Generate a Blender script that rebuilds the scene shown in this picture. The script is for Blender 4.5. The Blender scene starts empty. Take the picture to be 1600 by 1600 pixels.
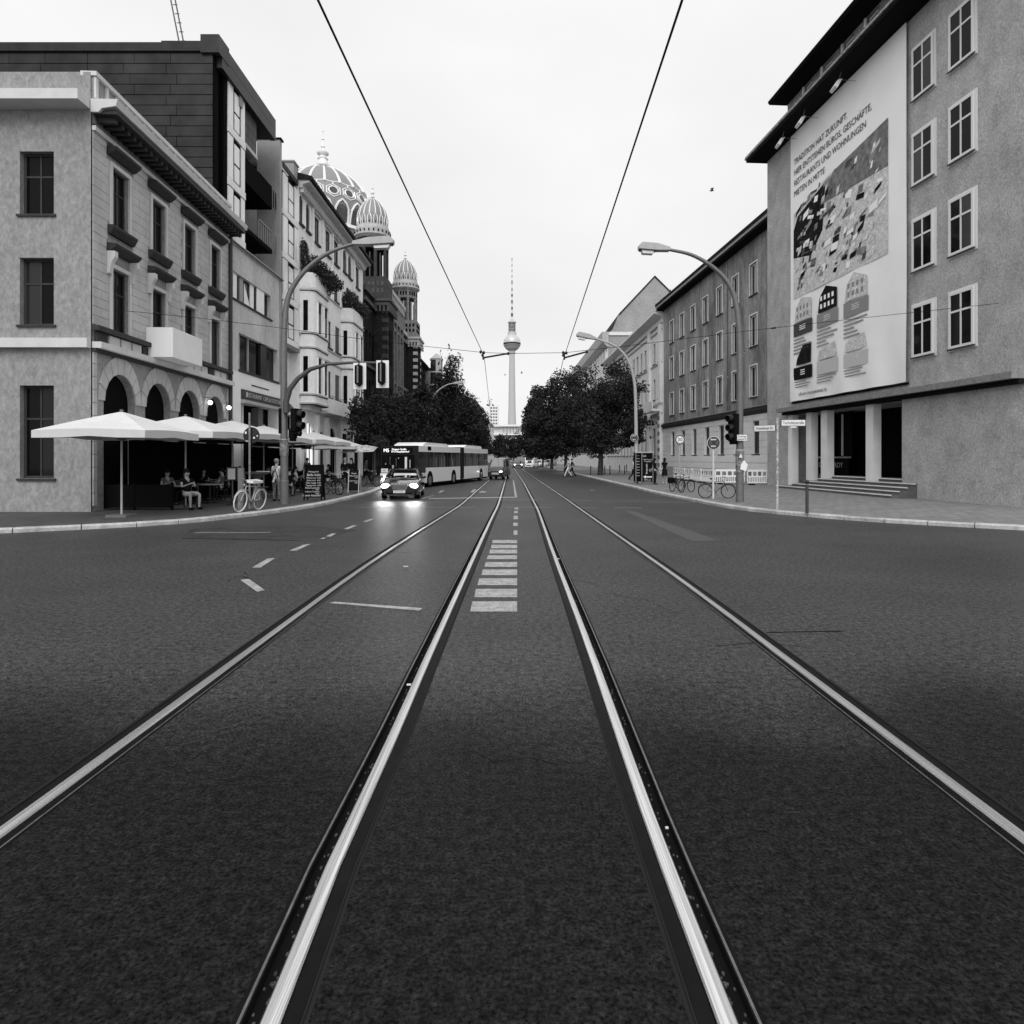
import bpy, bmesh, math, random
import numpy as np
from mathutils import Matrix, Vector
random.seed(7)
SC = bpy.context.scene
COL = SC.collection
# ------------------------------------------------------------------ camera, light
F, HC, CX, HY = 1035.0, 1.85, 800.0, 716.0
cam = bpy.data.cameras.new('camera'); camo = bpy.data.objects.new('camera', cam); COL.objects.link(camo)
camo.location = (0, 0, HC); camo.rotation_euler = (math.radians(90), 0, 0)
cam.sensor_width = 36; cam.lens = 36 * F / 1600; cam.shift_y = -(800 - HY) / 1600
cam.clip_start = .05; cam.clip_end = 6000
SC.camera = camo
SUN_EL, SUN_AZ = 46, 184          # azimuth clockwise from +Y: behind the camera, to the right
world = bpy.data.worlds.new('World'); SC.world = world; world.use_nodes = True
nt = world.node_tree; nt.nodes.clear(); N = nt.nodes.new; L = nt.links.new
out = N('ShaderNodeOutputWorld'); bg = N('ShaderNodeBackground'); sky = N('ShaderNodeTexSky')
sky.sky_type = 'NISHITA'; sky.sun_disc = False; sky.sun_elevation = math.radians(SUN_EL); sky.sun_rotation = math.radians(SUN_AZ)
sky.dust_density = 4; sky.air_density = 1
bw = N('ShaderNodeRGBToBW'); tc = N('ShaderNodeTexCoord'); mp = N('ShaderNodeMapping'); mp.inputs['Scale'].default_value = (1, 1, 2.2)
no = N('ShaderNodeTexNoise'); no.inputs['Scale'].default_value = 1.6; no.inputs['Detail'].default_value = 5
mr = N('ShaderNodeMapRange'); mr.inputs[1].default_value = .32; mr.inputs[2].default_value = .72; mr.inputs[3].default_value = 10.6; mr.inputs[4].default_value = 9.0
mx = N('ShaderNodeMix'); mx.inputs[0].default_value = .94     # an overcast deck over the clear sky
L(sky.outputs[0], bw.inputs[0]); L(tc.outputs['Generated'], mp.inputs[0]); L(mp.outputs[0], no.inputs['Vector']); L(no.outputs[0], mr.inputs[0])
L(bw.outputs[0], mx.inputs[2]); L(mr.outputs[0], mx.inputs[3]); L(mx.outputs[0], bg.inputs[0]); L(bg.outputs[0], out.inputs[0])
bg.inputs[1].default_value = .0745
sun = bpy.data.lights.new('sun', 'SUN'); suno = bpy.data.objects.new('sun', sun); COL.objects.link(suno)
sun.energy = 1.5; sun.angle = math.radians(40); sun.color = (1, .985, .97)
az, el = math.radians(SUN_AZ), math.radians(SUN_EL)
sd = Vector((math.sin(az) * math.cos(el), math.cos(az) * math.cos(el), math.sin(el)))
suno.rotation_euler = sd.to_track_quat('Z', 'Y').to_euler()
SC.view_settings.view_transform = 'Standard'; SC.view_settings.look = 'None'
SC.view_settings.exposure = .42; SC.view_settings.gamma = 1; SC.view_settings.use_curve_mapping = False
SC.cycles.max_bounces = 6; SC.cycles.use_denoising = True

# ------------------------------------------------------------------ helpers
def D_at(y, z=0.0): return (HC - z) * F / (y - HY)
def G(x, y, z=0.0):
    d = D_at(y, z); return Vector(((x - CX) * d / F, d, z))
def P(x, y, d): return Vector(((x - CX) * d / F, d, HC - (y - HY) * d / F))

MATS = {}
def mat(name, g, rough=.7, var=.0, scale=1.0, bump=0.0, bscale=20.0, metal=0.0, spec=.5, stretch=(1, 1, 1), emit=0, ior=None, var2=0.0, scale2=.3, coat=0, fine=0, fscale=200):
    if name in MATS: return MATS[name]
    if spec is None: spec = .1 if rough >= .7 else (.3 if rough >= .5 else .5)
    if g < .03 and rough >= .6: spec = min(spec, .04)
    m = bpy.data.materials.new(name); m.use_nodes = True; t = m.node_tree; b = t.nodes['Principled BSDF']
    c = (g, g, g * 1.015, 1)
    b.inputs['Base Color'].default_value = c; b.inputs['Roughness'].default_value = rough; b.inputs['Metallic'].default_value = metal
    b.inputs['Specular IOR Level'].default_value = spec
    if ior: b.inputs['IOR'].default_value = ior
    if coat: b.inputs['Coat Weight'].default_value = coat; b.inputs['Coat Roughness'].default_value = .04
    if emit: b.inputs['Emission Color'].default_value = (1, .98, .95, 1); b.inputs['Emission Strength'].default_value = emit
    if var or bump or var2 or fine:
        n = t.nodes.new; l = t.links.new
        ge = n('ShaderNodeNewGeometry'); mp = n('ShaderNodeMapping'); mp.inputs['Scale'].default_value = stretch
        l(ge.outputs['Position'], mp.inputs[0])
        val = None
        for amp, sc, det in ((var, scale, 6), (var2, scale2, 3), (fine, fscale, 2)):
            if not amp: continue
            nz = n('ShaderNodeTexNoise'); nz.inputs['Scale'].default_value = sc; nz.inputs['Detail'].default_value = det; nz.inputs['Roughness'].default_value = .65
            l(mp.outputs[0], nz.inputs['Vector'])
            r = n('ShaderNodeMapRange'); r.inputs[1].default_value = .3; r.inputs[2].default_value = .7
            r.inputs[3].default_value = 1 - amp; r.inputs[4].default_value = 1 + amp
            l(nz.outputs[0], r.inputs[0])
            if val is None: val = r.outputs[0]
            else:
                mu = n('ShaderNodeMath'); mu.operation = 'MULTIPLY'; l(val, mu.inputs[0]); l(r.outputs[0], mu.inputs[1]); val = mu.outputs[0]
        if val is not None:
            sc_ = n('ShaderNodeVectorMath'); sc_.operation = 'SCALE'; sc_.inputs[0].default_value = c[:3]; l(val, sc_.inputs['Scale']); l(sc_.outputs[0], b.inputs['Base Color'])
        if bump:
            nb = n('ShaderNodeTexNoise'); nb.inputs['Scale'].default_value = bscale; nb.inputs['Detail'].default_value = 4
            l(ge.outputs['Position'], nb.inputs['Vector'])
            bp = n('ShaderNodeBump'); bp.inputs['Strength'].default_value = bump; bp.inputs['Distance'].default_value = .02
            l(nb.outputs[0], bp.inputs['Height']); l(bp.outputs[0], b.inputs['Normal'])
    MATS[name] = m
    return m

def woff(o):
    v = Vector((0, 0, 0))
    while o is not None: v = v + o.location; o = o.parent
    return v
class MB:
    def __init__(s, M=None): s.v = []; s.f = []; s.mi = []; s.m = 0; s.M = M or Matrix()
    def add(s, pts, faces):
        k = len(s.v); M = s.M
        s.v += [M @ Vector(p) for p in pts]
        for f in faces: s.f.append([k + i for i in f]); s.mi.append(s.m)
        return s
    def box(s, a, b):
        x0, y0, z0 = a; x1, y1, z1 = b
        return s.add([(x0, y0, z0), (x1, y0, z0), (x1, y1, z0), (x0, y1, z0), (x0, y0, z1), (x1, y0, z1), (x1, y1, z1), (x0, y1, z1)],
                     [(0, 3, 2, 1), (4, 5, 6, 7), (0, 1, 5, 4), (1, 2, 6, 5), (2, 3, 7, 6), (3, 0, 4, 7)])
    def cbox(s, c, d): return s.box([c[i] - d[i] / 2 for i in range(3)], [c[i] + d[i] / 2 for i in range(3)])
    def quad(s, *p): return s.add(p, [tuple(range(len(p)))])
    def prism(s, poly, axis, a, b):
        """poly: 2-D points in the two other axes (in order), extruded along axis from a to b"""
        n = len(poly)
        def mk(p, t):
            q = list(p); q.insert(axis, t); return q
        return s.add([mk(p, a) for p in poly] + [mk(p, b) for p in poly],
                     [tuple(range(n - 1, -1, -1)), tuple(range(n, 2 * n))] + [(i, (i + 1) % n, n + (i + 1) % n, n + i) for i in range(n)])
    def tube(s, pts, r, n=8, caps=True):
        pts = [Vector(p) for p in pts]
        if not isinstance(r, (list, tuple)): r = [r] * len(pts)
        V = []; prev = None
        for i, p in enumerate(pts):
            t = (pts[min(i + 1, len(pts) - 1)] - pts[max(i - 1, 0)])
            if t.length < 1e-9: t = Vector((0, 0, 1))
            t.normalize()
            if prev is None: a = t.orthogonal().normalized()
            else:
                a = prev - t * prev.dot(t)
                a = a.normalized() if a.length > 1e-6 else t.orthogonal().normalized()
            prev = a; b = t.cross(a)
            for k in range(n):
                w = 2 * math.pi * k / n; V.append(p + (a * math.cos(w) + b * math.sin(w)) * r[i])
        Fa = [(i * n + k, i * n + (k + 1) % n, (i + 1) * n + (k + 1) % n, (i + 1) * n + k) for i in range(len(pts) - 1) for k in range(n)]
        if caps: Fa += [tuple(range(n - 1, -1, -1)), tuple(range((len(pts) - 1) * n, len(pts) * n))]
        return s.add(V, Fa)
    def lathe(s, prof, n=24, c=(0, 0, 0), a0=0.0):
        V = []; Fa = []
        for (r, z) in prof:
            for k in range(n):
                w = a0 + 2 * math.pi * k / n; V.append((c[0] + r * math.cos(w), c[1] + r * math.sin(w), c[2] + z))
        for i in range(len(prof) - 1):
            for k in range(n): Fa.append((i * n + k, i * n + (k + 1) % n, (i + 1) * n + (k + 1) % n, (i + 1) * n + k))
        return s.add(V, Fa + [tuple(range(n - 1, -1, -1)), tuple(range((len(prof) - 1) * n, len(prof) * n))])
    def ell(s, c, r, n=12, m=8):
        pr = [(math.sin(math.pi * i / m), -math.cos(math.pi * i / m)) for i in range(m + 1)]
        V = []; Fa = []
        for (rr, z) in pr:
            for k in range(n):
                w = 2 * math.pi * k / n; V.append((c[0] + r[0] * rr * math.cos(w), c[1] + r[1] * rr * math.sin(w), c[2] + r[2] * z))
        for i in range(m):
            for k in range(n): Fa.append((i * n + k, i * n + (k + 1) % n, (i + 1) * n + (k + 1) % n, (i + 1) * n + k))
        return s.add(V, Fa)
    def build(s, name, m, parent=None, smooth=False, world=True, **kw):
        me = bpy.data.meshes.new(name)
        off = woff(parent) if (parent is not None and world) else Vector((0, 0, 0))
        me.from_pydata([tuple(v - off) for v in s.v], [], s.f)
        ms = m if isinstance(m, (list, tuple)) else [m]
        for q in ms: me.materials.append(q)
        if len(ms) > 1: me.polygons.foreach_set('material_index', s.mi)
        if smooth:
            me.polygons.foreach_set('use_smooth', [True] * len(me.polygons))
            try: me.set_sharp_from_angle(angle=math.radians(38))
            except Exception: pass
        me.update()
        o = bpy.data.objects.new(name, me); COL.objects.link(o); o.parent = parent
        for k, v in kw.items(): o[k] = v
        return o
def thing(name, label, cat, loc=(0, 0, 0), rz=0, group=None):
    o = bpy.data.objects.new(name, None); COL.objects.link(o); o.location = loc; o.rotation_euler = (0, 0, rz)
    o.empty_display_size = .2; o['label'] = label; o['category'] = cat
    if group: o['group'] = group
    return o
def dup(root, loc, rz=None, label=None, sc=None):
    def cp(o, par):
        c = o.copy(); COL.objects.link(c); c.parent = par
        for ch in kids.get(o.name, ()): cp(ch, c)
        return c
    kids = {}
    for o in list(root.children_recursive): kids.setdefault(o.parent.name, []).append(o)
    r = cp(root, None); r.location = loc
    if rz is not None: r.rotation_euler = (0, 0, rz)
    if label: r['label'] = label
    if sc: r.scale = (sc,) * 3 if not isinstance(sc, tuple) else sc
    return r
def text(name, s, size, M, m, parent, align='CENTER', ext=.004, sx=1.0, world=True, sub=True):
    """lettering as a mesh; M maps (x right, y up, z out)"""
    cu = bpy.data.curves.new(name, 'FONT'); cu.body = s; cu.size = size; cu.align_x = align; cu.align_y = 'CENTER'; cu.extrude = ext; cu.resolution_u = 2
    o = bpy.data.objects.new(name, cu); COL.objects.link(o)
    dg = bpy.context.evaluated_depsgraph_get(); me = bpy.data.meshes.new_from_object(o.evaluated_get(dg)); bpy.data.objects.remove(o)
    off = woff(parent) if world else Vector((0, 0, 0))
    me.transform(Matrix.Translation(-off) @ M @ Matrix.Diagonal((sx, 1, 1, 1)))
    me.materials.clear(); me.materials.append(m); me.name = name
    q = bpy.data.objects.new(name, me); COL.objects.link(q); q.parent = parent
    return q
def frame(o, x, z, n=None):
    """matrix with origin o, x axis, z(out) axis"""
    x = Vector(x).normalized(); z = Vector(z).normalized(); y = z.cross(x)
    return Matrix(((x.x, y.x, z.x, o[0]), (x.y, y.y, z.y, o[1]), (x.z, y.z, z.z, o[2]), (0, 0, 0, 1)))

class Fac:
    """a facade: s along the street (+Y), o outward to the street, z up"""
    def __init__(s, X0, Y0, dx, side):
        s.X0, s.Y0, s.dx, s.side = X0, Y0, dx, side
        k = math.hypot(1, dx); s.k = k; s.u = Vector((dx, 1, 0)) / k; s.n = Vector((-side, side * dx, 0)) / k
        s.M = Matrix(((s.u.x, s.n.x, 0, X0), (s.u.y, s.n.y, 0, Y0), (0, 0, 1, 0), (0, 0, 0, 1)))
    def Y(s, px): return (s.X0 - s.dx * s.Y0) / ((px - CX) / F - s.dx)
    def s(s, px): return (s.Y(px) - s.Y0) * s.k
    def z(s, px, py): return HC - (py - HY) * s.Y(px) / F
    def sY(s, Y): return (Y - s.Y0) * s.k
    def pt(s, a, o, z): return s.M @ Vector((a, o, z))
    def txt(s, a, o, z):
        """matrix for lettering read from the street"""
        return frame(s.pt(a, o, z), s.u * (1 if s.side < 0 else -1), s.n)

def wall(mb, s0, s1, z0, z1, ops, dep=.35, o=0.0, back=False):
    """front face with rectangular openings and their reveals"""
    ss = sorted(set([s0, s1] + [q for a in ops for q in a[:2] if s0 < q < s1])); zs = sorted(set([z0, z1] + [q for a in ops for q in a[2:4] if z0 < q < z1]))
    for i in range(len(ss) - 1):
        j = 0
        while j < len(zs) - 1:
            def hole(j):
                cs, cz = (ss[i] + ss[i + 1]) / 2, (zs[j] + zs[j + 1]) / 2
                return any(a[0] < cs < a[1] and a[2] < cz < a[3] for a in ops)
            if hole(j): j += 1; continue
            k = j
            while k + 1 < len(zs) - 1 and not hole(k + 1): k += 1
            mb.quad((ss[i], o, zs[j]), (ss[i + 1], o, zs[j]), (ss[i + 1], o, zs[k + 1]), (ss[i], o, zs[k + 1])); j = k + 1
    for a in ops:
        p, q, r, t = a[:4]
        mb.quad((p, o, r), (p, o - dep, r), (p, o - dep, t), (p, o, t)); mb.quad((q, o, r), (q, o - dep, r), (q, o - dep, t), (q, o, t))
        mb.quad((p, o, r), (q, o, r), (q, o - dep, r), (p, o - dep, r)); mb.quad((p, o, t), (q, o, t), (q, o - dep, t), (p, o - dep, t))
def shell(mb, s0, s1, z0, z1, depth, o=0.0, top=True, first=True):
    """side, back and top faces of a building behind its front"""
    if first: mb.quad((s0, o, z0), (s0, o - depth, z0), (s0, o - depth, z1), (s0, o, z1))
    mb.quad((s1, o, z0), (s1, o - depth, z0), (s1, o - depth, z1), (s1, o, z1))
    mb.quad((s0, o - depth, z0), (s1, o - depth, z0), (s1, o - depth, z1), (s0, o - depth, z1))
    if top: mb.quad((s0, o, z1), (s1, o, z1), (s1, o - depth, z1), (s0, o - depth, z1))
def window(fc, par, s0, s1, z0, z1, rec=.2, fw=.06, cols=2, trans=.3, fm=None, gm=None, o=0.0, M=None, curtain=False, sill=None, name='window'):
    M = M or fc.M; b = MB(M); f0, f1 = o - rec, o - rec + .06
    b.box((s0, f0, z0), (s0 + fw, f1, z1)); b.box((s1 - fw, f0, z0), (s1, f1, z1)); b.box((s0 + fw, f0, z0), (s1 - fw, f1, z0 + fw)); b.box((s0 + fw, f0, z1 - fw), (s1 - fw, f1, z1))
    w = (s1 - s0 - 2 * fw); zt = z1 - fw - (z1 - z0) * trans if trans else None
    for k in range(1, cols): b.box((s0 + fw + w * k / cols - fw * .35, f0, z0 + fw), (s0 + fw + w * k / cols + fw * .35, f1 - .005, z1 - fw))
    if zt: b.box((s0 + fw, f0 + .004, zt - fw * .4), (s1 - fw, f1 - .008, zt + fw * .4))
    W = b.build(name, fm, par)
    for k in range(cols):
        g = MB(M); g.box((s0 + fw + w * k / cols, f0 + .015, z0 + fw), (s0 + fw + w * (k + 1) / cols, f0 + .03, z1 - fw)); g.build('pane', gm if gm is not MATS.get('window_glass') else random.choice([gm, gm, GL3, GL2]), W)
    if sill is not None:
        q = MB(M); q.box((s0 - .08, o - rec + .065, z0 - .07), (s1 + .08, o + .1, z0 - .003)); q.build('sill', sill, W)
    return W
def arch_fill(mb, s0, s1, zs, zt, o=0.0, dep=.3, n=8):
    """fills the corners above a round-headed opening: springing zs, top zt"""
    c = (s0 + s1) / 2; r = (s1 - s0) / 2; h = zt - zs
    pts = [(c + r * math.cos(math.pi * k / n), zs + h * math.sin(math.pi * k / n)) for k in range(n + 1)]
    for side in (0, 1):
        pp = pts[:n // 2 + 1] if side == 0 else pts[n // 2:]
        cx = s1 if side == 0 else s0
        poly = pp + [(cx, zt)]
        mb.add([(p[0], o, p[1]) for p in poly], [tuple(range(len(poly)))])
    for k in range(n): mb.quad((pts[k][0], o, pts[k][1]), (pts[k + 1][0], o, pts[k + 1][1]), (pts[k + 1][0], o - dep, pts[k + 1][1]), (pts[k][0], o - dep, pts[k][1]))

# ------------------------------------------------------------------ materials
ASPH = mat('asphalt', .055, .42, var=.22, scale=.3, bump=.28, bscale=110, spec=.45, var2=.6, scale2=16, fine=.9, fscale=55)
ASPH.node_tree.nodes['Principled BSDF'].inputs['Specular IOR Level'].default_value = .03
def near_road_vignette():
    # near road painted darker for a lens vignette, uneven edge along a surfacing boundary
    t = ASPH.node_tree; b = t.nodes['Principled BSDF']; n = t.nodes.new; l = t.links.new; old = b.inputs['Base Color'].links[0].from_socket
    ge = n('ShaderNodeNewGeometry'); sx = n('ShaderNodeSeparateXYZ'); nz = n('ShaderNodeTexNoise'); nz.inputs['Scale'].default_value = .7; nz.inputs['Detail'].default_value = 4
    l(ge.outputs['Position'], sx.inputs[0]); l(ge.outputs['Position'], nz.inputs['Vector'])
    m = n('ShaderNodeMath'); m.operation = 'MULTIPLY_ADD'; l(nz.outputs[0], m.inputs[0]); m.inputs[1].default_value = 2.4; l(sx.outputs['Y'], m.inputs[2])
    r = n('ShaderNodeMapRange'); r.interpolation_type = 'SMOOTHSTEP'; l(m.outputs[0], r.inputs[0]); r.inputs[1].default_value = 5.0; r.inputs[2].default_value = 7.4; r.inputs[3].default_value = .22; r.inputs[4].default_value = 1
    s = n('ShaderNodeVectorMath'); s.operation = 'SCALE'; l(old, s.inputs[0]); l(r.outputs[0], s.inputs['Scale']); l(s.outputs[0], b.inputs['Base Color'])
near_road_vignette()
PATCH = mat('asphalt_patch', .06, .7, var=.3, scale=8, bump=.4, bscale=120, spec=.4)
PAINT = mat('road_paint', .3, .6, var=.4, scale=7, bump=.3, bscale=60, var2=.4, scale2=30)
SEAM = mat('worn_line', .12, .6, var=.5, scale=6)
STEEL = mat('rail_steel', .8, .32, var=.3, scale=3, stretch=(45, .25, 1), metal=1, fine=.12, fscale=1.5)
STEELD = mat('rail_edge', .22, .45, metal=1, var=.3, scale=12)
GROOVE = mat('groove_dirt', .008, .9)
BITU = mat('bitumen_joint', .007, .55, var=.3, scale=6, spec=.06)
KERB = mat('granite_kerb', .42, .8, var=.25, scale=9, bump=.5, bscale=40, var2=.3, scale2=1.2)
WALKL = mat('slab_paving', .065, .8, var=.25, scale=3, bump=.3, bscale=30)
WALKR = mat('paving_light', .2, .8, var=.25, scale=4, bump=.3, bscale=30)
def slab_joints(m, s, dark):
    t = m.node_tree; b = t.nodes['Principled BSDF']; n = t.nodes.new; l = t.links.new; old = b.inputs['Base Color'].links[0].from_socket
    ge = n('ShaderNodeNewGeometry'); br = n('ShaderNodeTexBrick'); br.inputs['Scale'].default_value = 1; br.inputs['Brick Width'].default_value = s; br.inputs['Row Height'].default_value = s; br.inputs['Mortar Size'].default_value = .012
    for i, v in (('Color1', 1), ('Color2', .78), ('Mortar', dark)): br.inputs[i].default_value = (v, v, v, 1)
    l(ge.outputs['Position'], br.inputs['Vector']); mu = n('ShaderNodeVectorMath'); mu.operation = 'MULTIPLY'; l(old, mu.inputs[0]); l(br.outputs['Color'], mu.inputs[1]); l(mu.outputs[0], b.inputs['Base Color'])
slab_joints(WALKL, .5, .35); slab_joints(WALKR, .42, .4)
BLACK = mat('black_paint', .012, .35)
BLACKM = mat('matt_black', .008, .9, spec=.1)
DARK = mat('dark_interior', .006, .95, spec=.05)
GLASS = mat('window_glass', .005, .05, spec=.1, ior=1.5)
GLASSB = mat('bright_glass', .03, .04, spec=1.0, ior=2.4)
GREY = mat('grey_metal', .16, .45, var=.15, scale=4, metal=.3)
GREYL = mat('pale_grey_metal', .4, .45, var=.1, scale=4)
WHITE = mat('white_paint', .8, .4)
WHITEF = mat('white_frame', .72, .5)
CANV = mat('canvas_white', .6, .85, var=.04, scale=3)
TEXTW = mat('lettering_white', .75, .6)
TEXTB = mat('lettering_black', .01, .6)
LAMPON = mat('lit_lamp', .9, .4, emit=3)
HEADON = mat('lit_headlight', .9, .3, emit=8)
LENS = mat('lamp_lens', .7, .15)
SKIN = mat('skin', .36, .55)
CHALK = mat('chalkboard', .012, .7)
# ------------------------------------------------------------------ ground, road, rails
def poly_at(pts, Y):
    """x of a polyline of (X, Y) points sorted by Y"""
    if Y <= pts[0][1]: return pts[0][0]
    for a, b in zip(pts, pts[1:]):
        if Y <= b[1]: return a[0] + (b[0] - a[0]) * (Y - a[1]) / (b[1] - a[1])
    return pts[-1][0]
def gp(px): return [(G(x, y).x, G(x, y).y) for x, y in px]
RAILS = {  # centre of the running head, groove side (+1 = to the right)
    'OL': (gp([(282, 1094), (554, 895), (640, 839), (719, 790), (757.5, 756), (768, 747)]) + [(-2.0, 110), (-3.4, 300)], 1),
    'IL': (gp([(430, 1577), (520, 1352), (614, 1150), (677, 1007), (767, 812), (778, 790), (786.5, 762)]) + [(-.62, 110), (-2.0, 300)], -1),
    'IR': (gp([(1130, 1577), (1023, 1300), (920, 1007), (866, 868), (841.4, 798), (819.5, 756)]) + [(.45, 112), (-.9, 300)], 1),
    'OR': (gp([(1318, 1096), (1082, 918), (941, 819.5), (875, 773), (838, 748)]) + [(1.75, 112), (.5, 300)], -1)}
for k, (pts, sd_) in RAILS.items():
    # carry the first stretch on behind the camera
    (x0, y0), (x1, y1) = pts[0], pts[1]
    t = (-4 - y0) / (y1 - y0); pts.insert(0, (x0 + (x1 - x0) * t, -4))
YS = [-4, -2, 0] + [1 + i * .5 for i in range(0, 60)] + [31 + i * 2 for i in range(40)] + [112 + i * 8 for i in range(24)]
HW = .125
def smooth_x(pts, Y): return sum(poly_at(pts, Y + d) for d in (-1.6, -.8, 0, .8, 1.6)) / 5 if Y > 6 else poly_at(pts, Y)
order = ['OL', 'IL', 'IR', 'OR']
rb = MB(); rows = []
for Y in YS:
    xs = [-45]
    for k in order: c = smooth_x(RAILS[k][0], Y); xs += [c - HW, c + HW]
    xs.append(45); rows.append(xs)
for s in range(5):
    for i in range(len(YS) - 1):
        a, b = rows[i], rows[i + 1]
        rb.quad((a[2 * s], YS[i], 0), (a[2 * s + 1], YS[i], 0), (b[2 * s + 1], YS[i + 1], 0), (b[2 * s], YS[i + 1], 0))
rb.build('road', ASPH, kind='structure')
g = MB(); g.quad((-3000, -60, -.12), (3000, -60, -.12), (3000, 4500, -.12), (-3000, 4500, -.12)); g.build('ground', mat('ground_far', .05, .9), kind='structure')
rail_labels = {'OL': 'leftmost of the four tram rails, curving away beside the bus', 'IL': 'second tram rail from the left, bright and running between the headlights and zebra bars',
               'IR': 'third tram rail from the left, bright and just right of the zebra bars', 'OR': 'rightmost of the four tram rails, passing in front of the right pavement'}
for k in order:
    pts, gs = RAILS[k]; t = thing('tram_rail', rail_labels[k], 'tram rail', (0, 0, 0), group='grooved tram rails in the asphalt')
    def loft(name, prof, m, smooth=False):
        b = MB(); n = len(prof)
        for i, Y in enumerate(YS):
            c = smooth_x(pts, Y)
            for (x, z) in prof: b.v.append(Vector((c + x * gs, Y, z)))
        for i in range(len(YS) - 1):
            for j in range(n - 1): b.f.append([i * n + j, i * n + j + 1, (i + 1) * n + j + 1, (i + 1) * n + j]); b.mi.append(0)
        return b.build(name, m, t, smooth=smooth)
    # x positive = groove side
    loft('rail_head', [(-.036, -.03), (-.036, .0), (-.03, .005), (0, .0065), (.028, .004), (.036, -.006), (.038, -.05)], STEEL)
    loft('groove', [(.038, -.05), (.055, -.055), (.096, -.05), (.098, -.01)], GROOVE)
    loft('guard_lip', [(.098, -.01), (.098, .003), (.108, .003), (.108, -.004)], STEELD)
    loft('joint_filler', [(.108, -.004), (.118, -.003), (HW + .001, .0005)], BITU)
    loft('side_plate', [(-.036, -.03), (-.04, -.006), (-.098, -.004), (-.1, -.02)], BITU)
    loft('edge_strip', [(-.1, -.02), (-.101, .002), (-.107, .002), (-.109, -.004), (-HW - .001, .0005)], [STEELD][0] if False else mat('dark_edge', .02, .7))
# ---- paint on the road
def paint(quads, name, m, z=.004, **kw):
    b = MB()
    for q in quads: b.quad(*[(G(x, y).x, G(x, y).y, z) for x, y in q])
    return b.build(name, m, **kw)
rd = bpy.data.objects['road']
def paintp(q, name='road_marking', m=PAINT):
    b = MB(); b.quad(*[(G(x, y).x, G(x, y).y, .004) for x, y in q]); return b.build(name, m, rd)
for (xl, xb, y0, y1) in [(770, 769, 844, 849), (768, 767, 851.5, 857), (765.5, 764.5, 859, 865), (762.5, 760.5, 868, 874), (759, 757, 878.5, 886), (754.5, 752, 890, 899), (749, 746, 904, 914.7), (743.5, 741, 920.5, 933.5), (738, 734.5, 940, 956)]:
    paintp([(xl, y0), (808, y0), (808, y1), (xb, y1)], 'zebra_bar')
for (x0, x1, y0, y1) in [(804, 810, 793, 796), (803.5, 809, 798.5, 802), (802.5, 809, 806, 811.5), (802, 809, 817, 822), (802.5, 808.5, 829, 836)]:
    paintp([(x0, y0), (x1, y0), (x1, y1), (x0, y1)])
def c1(x, y): return (282 + x / 3.089, 780 + y / 3.089)
def c2(x, y): return (800 + x / 3.089, 740 + y / 3.089)
def c3(x, y): return (600 + x / 5.716, 520 + y / 5.716)
for q in [[(345, 331), (420, 287), (457, 285), (385, 331)], [(288, 390), (330, 386), (408, 440), (370, 448)], [(525, 249), (595, 220), (628, 217), (560, 249)], [(673, 191), (690, 186), (706, 186), (690, 192)],
          [(703, 180), (730, 166), (752, 166), (725, 181)], [(788, 144), (830, 127), (852, 127), (810, 145)], [(880, 109), (915, 96), (935, 96), (900, 110)], [(718, 502), (745, 496), (1168, 527), (1152, 539)]]:
    paintp([c1(*p) for p in q])
for q in [[(483, 1427), (518, 1407), (542, 1407), (507, 1427)], [(768, 1427), (798, 1400), (828, 1400), (796, 1427)], [(845, 1428), (870, 1413), (918, 1418), (905, 1426)], [(1150, 1318), (1160, 1318), (1190, 1468), (1168, 1468)], [(400, 1478), (400, 1484), (1188, 1472), (1188, 1465)], [(330, 1480), (440, 1452), (448, 1454), (345, 1482)]]:
    paintp([c3(*p) for p in q])
for (x0, x1, y) in [(560, 640, 793.2), (655, 745, 793.2), (790, 860, 793.3), (905, 935, 794), (960, 1005, 794), (820, 850, 781.6), (890, 925, 782.2), (941, 1000, 783.6), (1010, 1100, 785), (760, 850, 781.2), (600, 690, 785), (300, 420, 833)]:
    b = MB(); d0 = D_at(y); b.quad((G(x0, y).x, d0, .004), (G(x1, y).x, d0, .004), (G(x1, y).x, d0 + .22, .004), (G(x0, y).x, d0 + .22, .004)); b.build('worn_line', SEAM, rd)
paintp([c2(*p) for p in [(545, 182), (590, 182), (1000, 325), (870, 328)]], 'repair_patch', PATCH)
b = MB(); pp = [c1(*p) for p in [(0, 520), (60, 500), (165, 455)]] 
def crack(px, w=.02):
    b = MB(); P_ = [G(x, y) for x, y in px]
    for a, c in zip(P_, P_[1:]): b.quad((a.x, a.y, .003), (c.x, c.y, .003), (c.x + .001, c.y + w, .003), (a.x + .001, a.y + w, .003))
    b.build('crack', mat('crack_tar', .006, .6), rd)
crack([c1(*p) for p in [(0, 525), (60, 503), (110, 476), (165, 458)]], .035); crack([c1(*p) for p in [(225, 402), (245, 385), (300, 372), (330, 385)]], .03); crack([c1(*p) for p in [(305, 352), (320, 366), (400, 330), (520, 268), (560, 255)]], .03)
crack([c2(*p) for p in [(1230, 770), (1400, 766), (1598, 764)]], .03)
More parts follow.
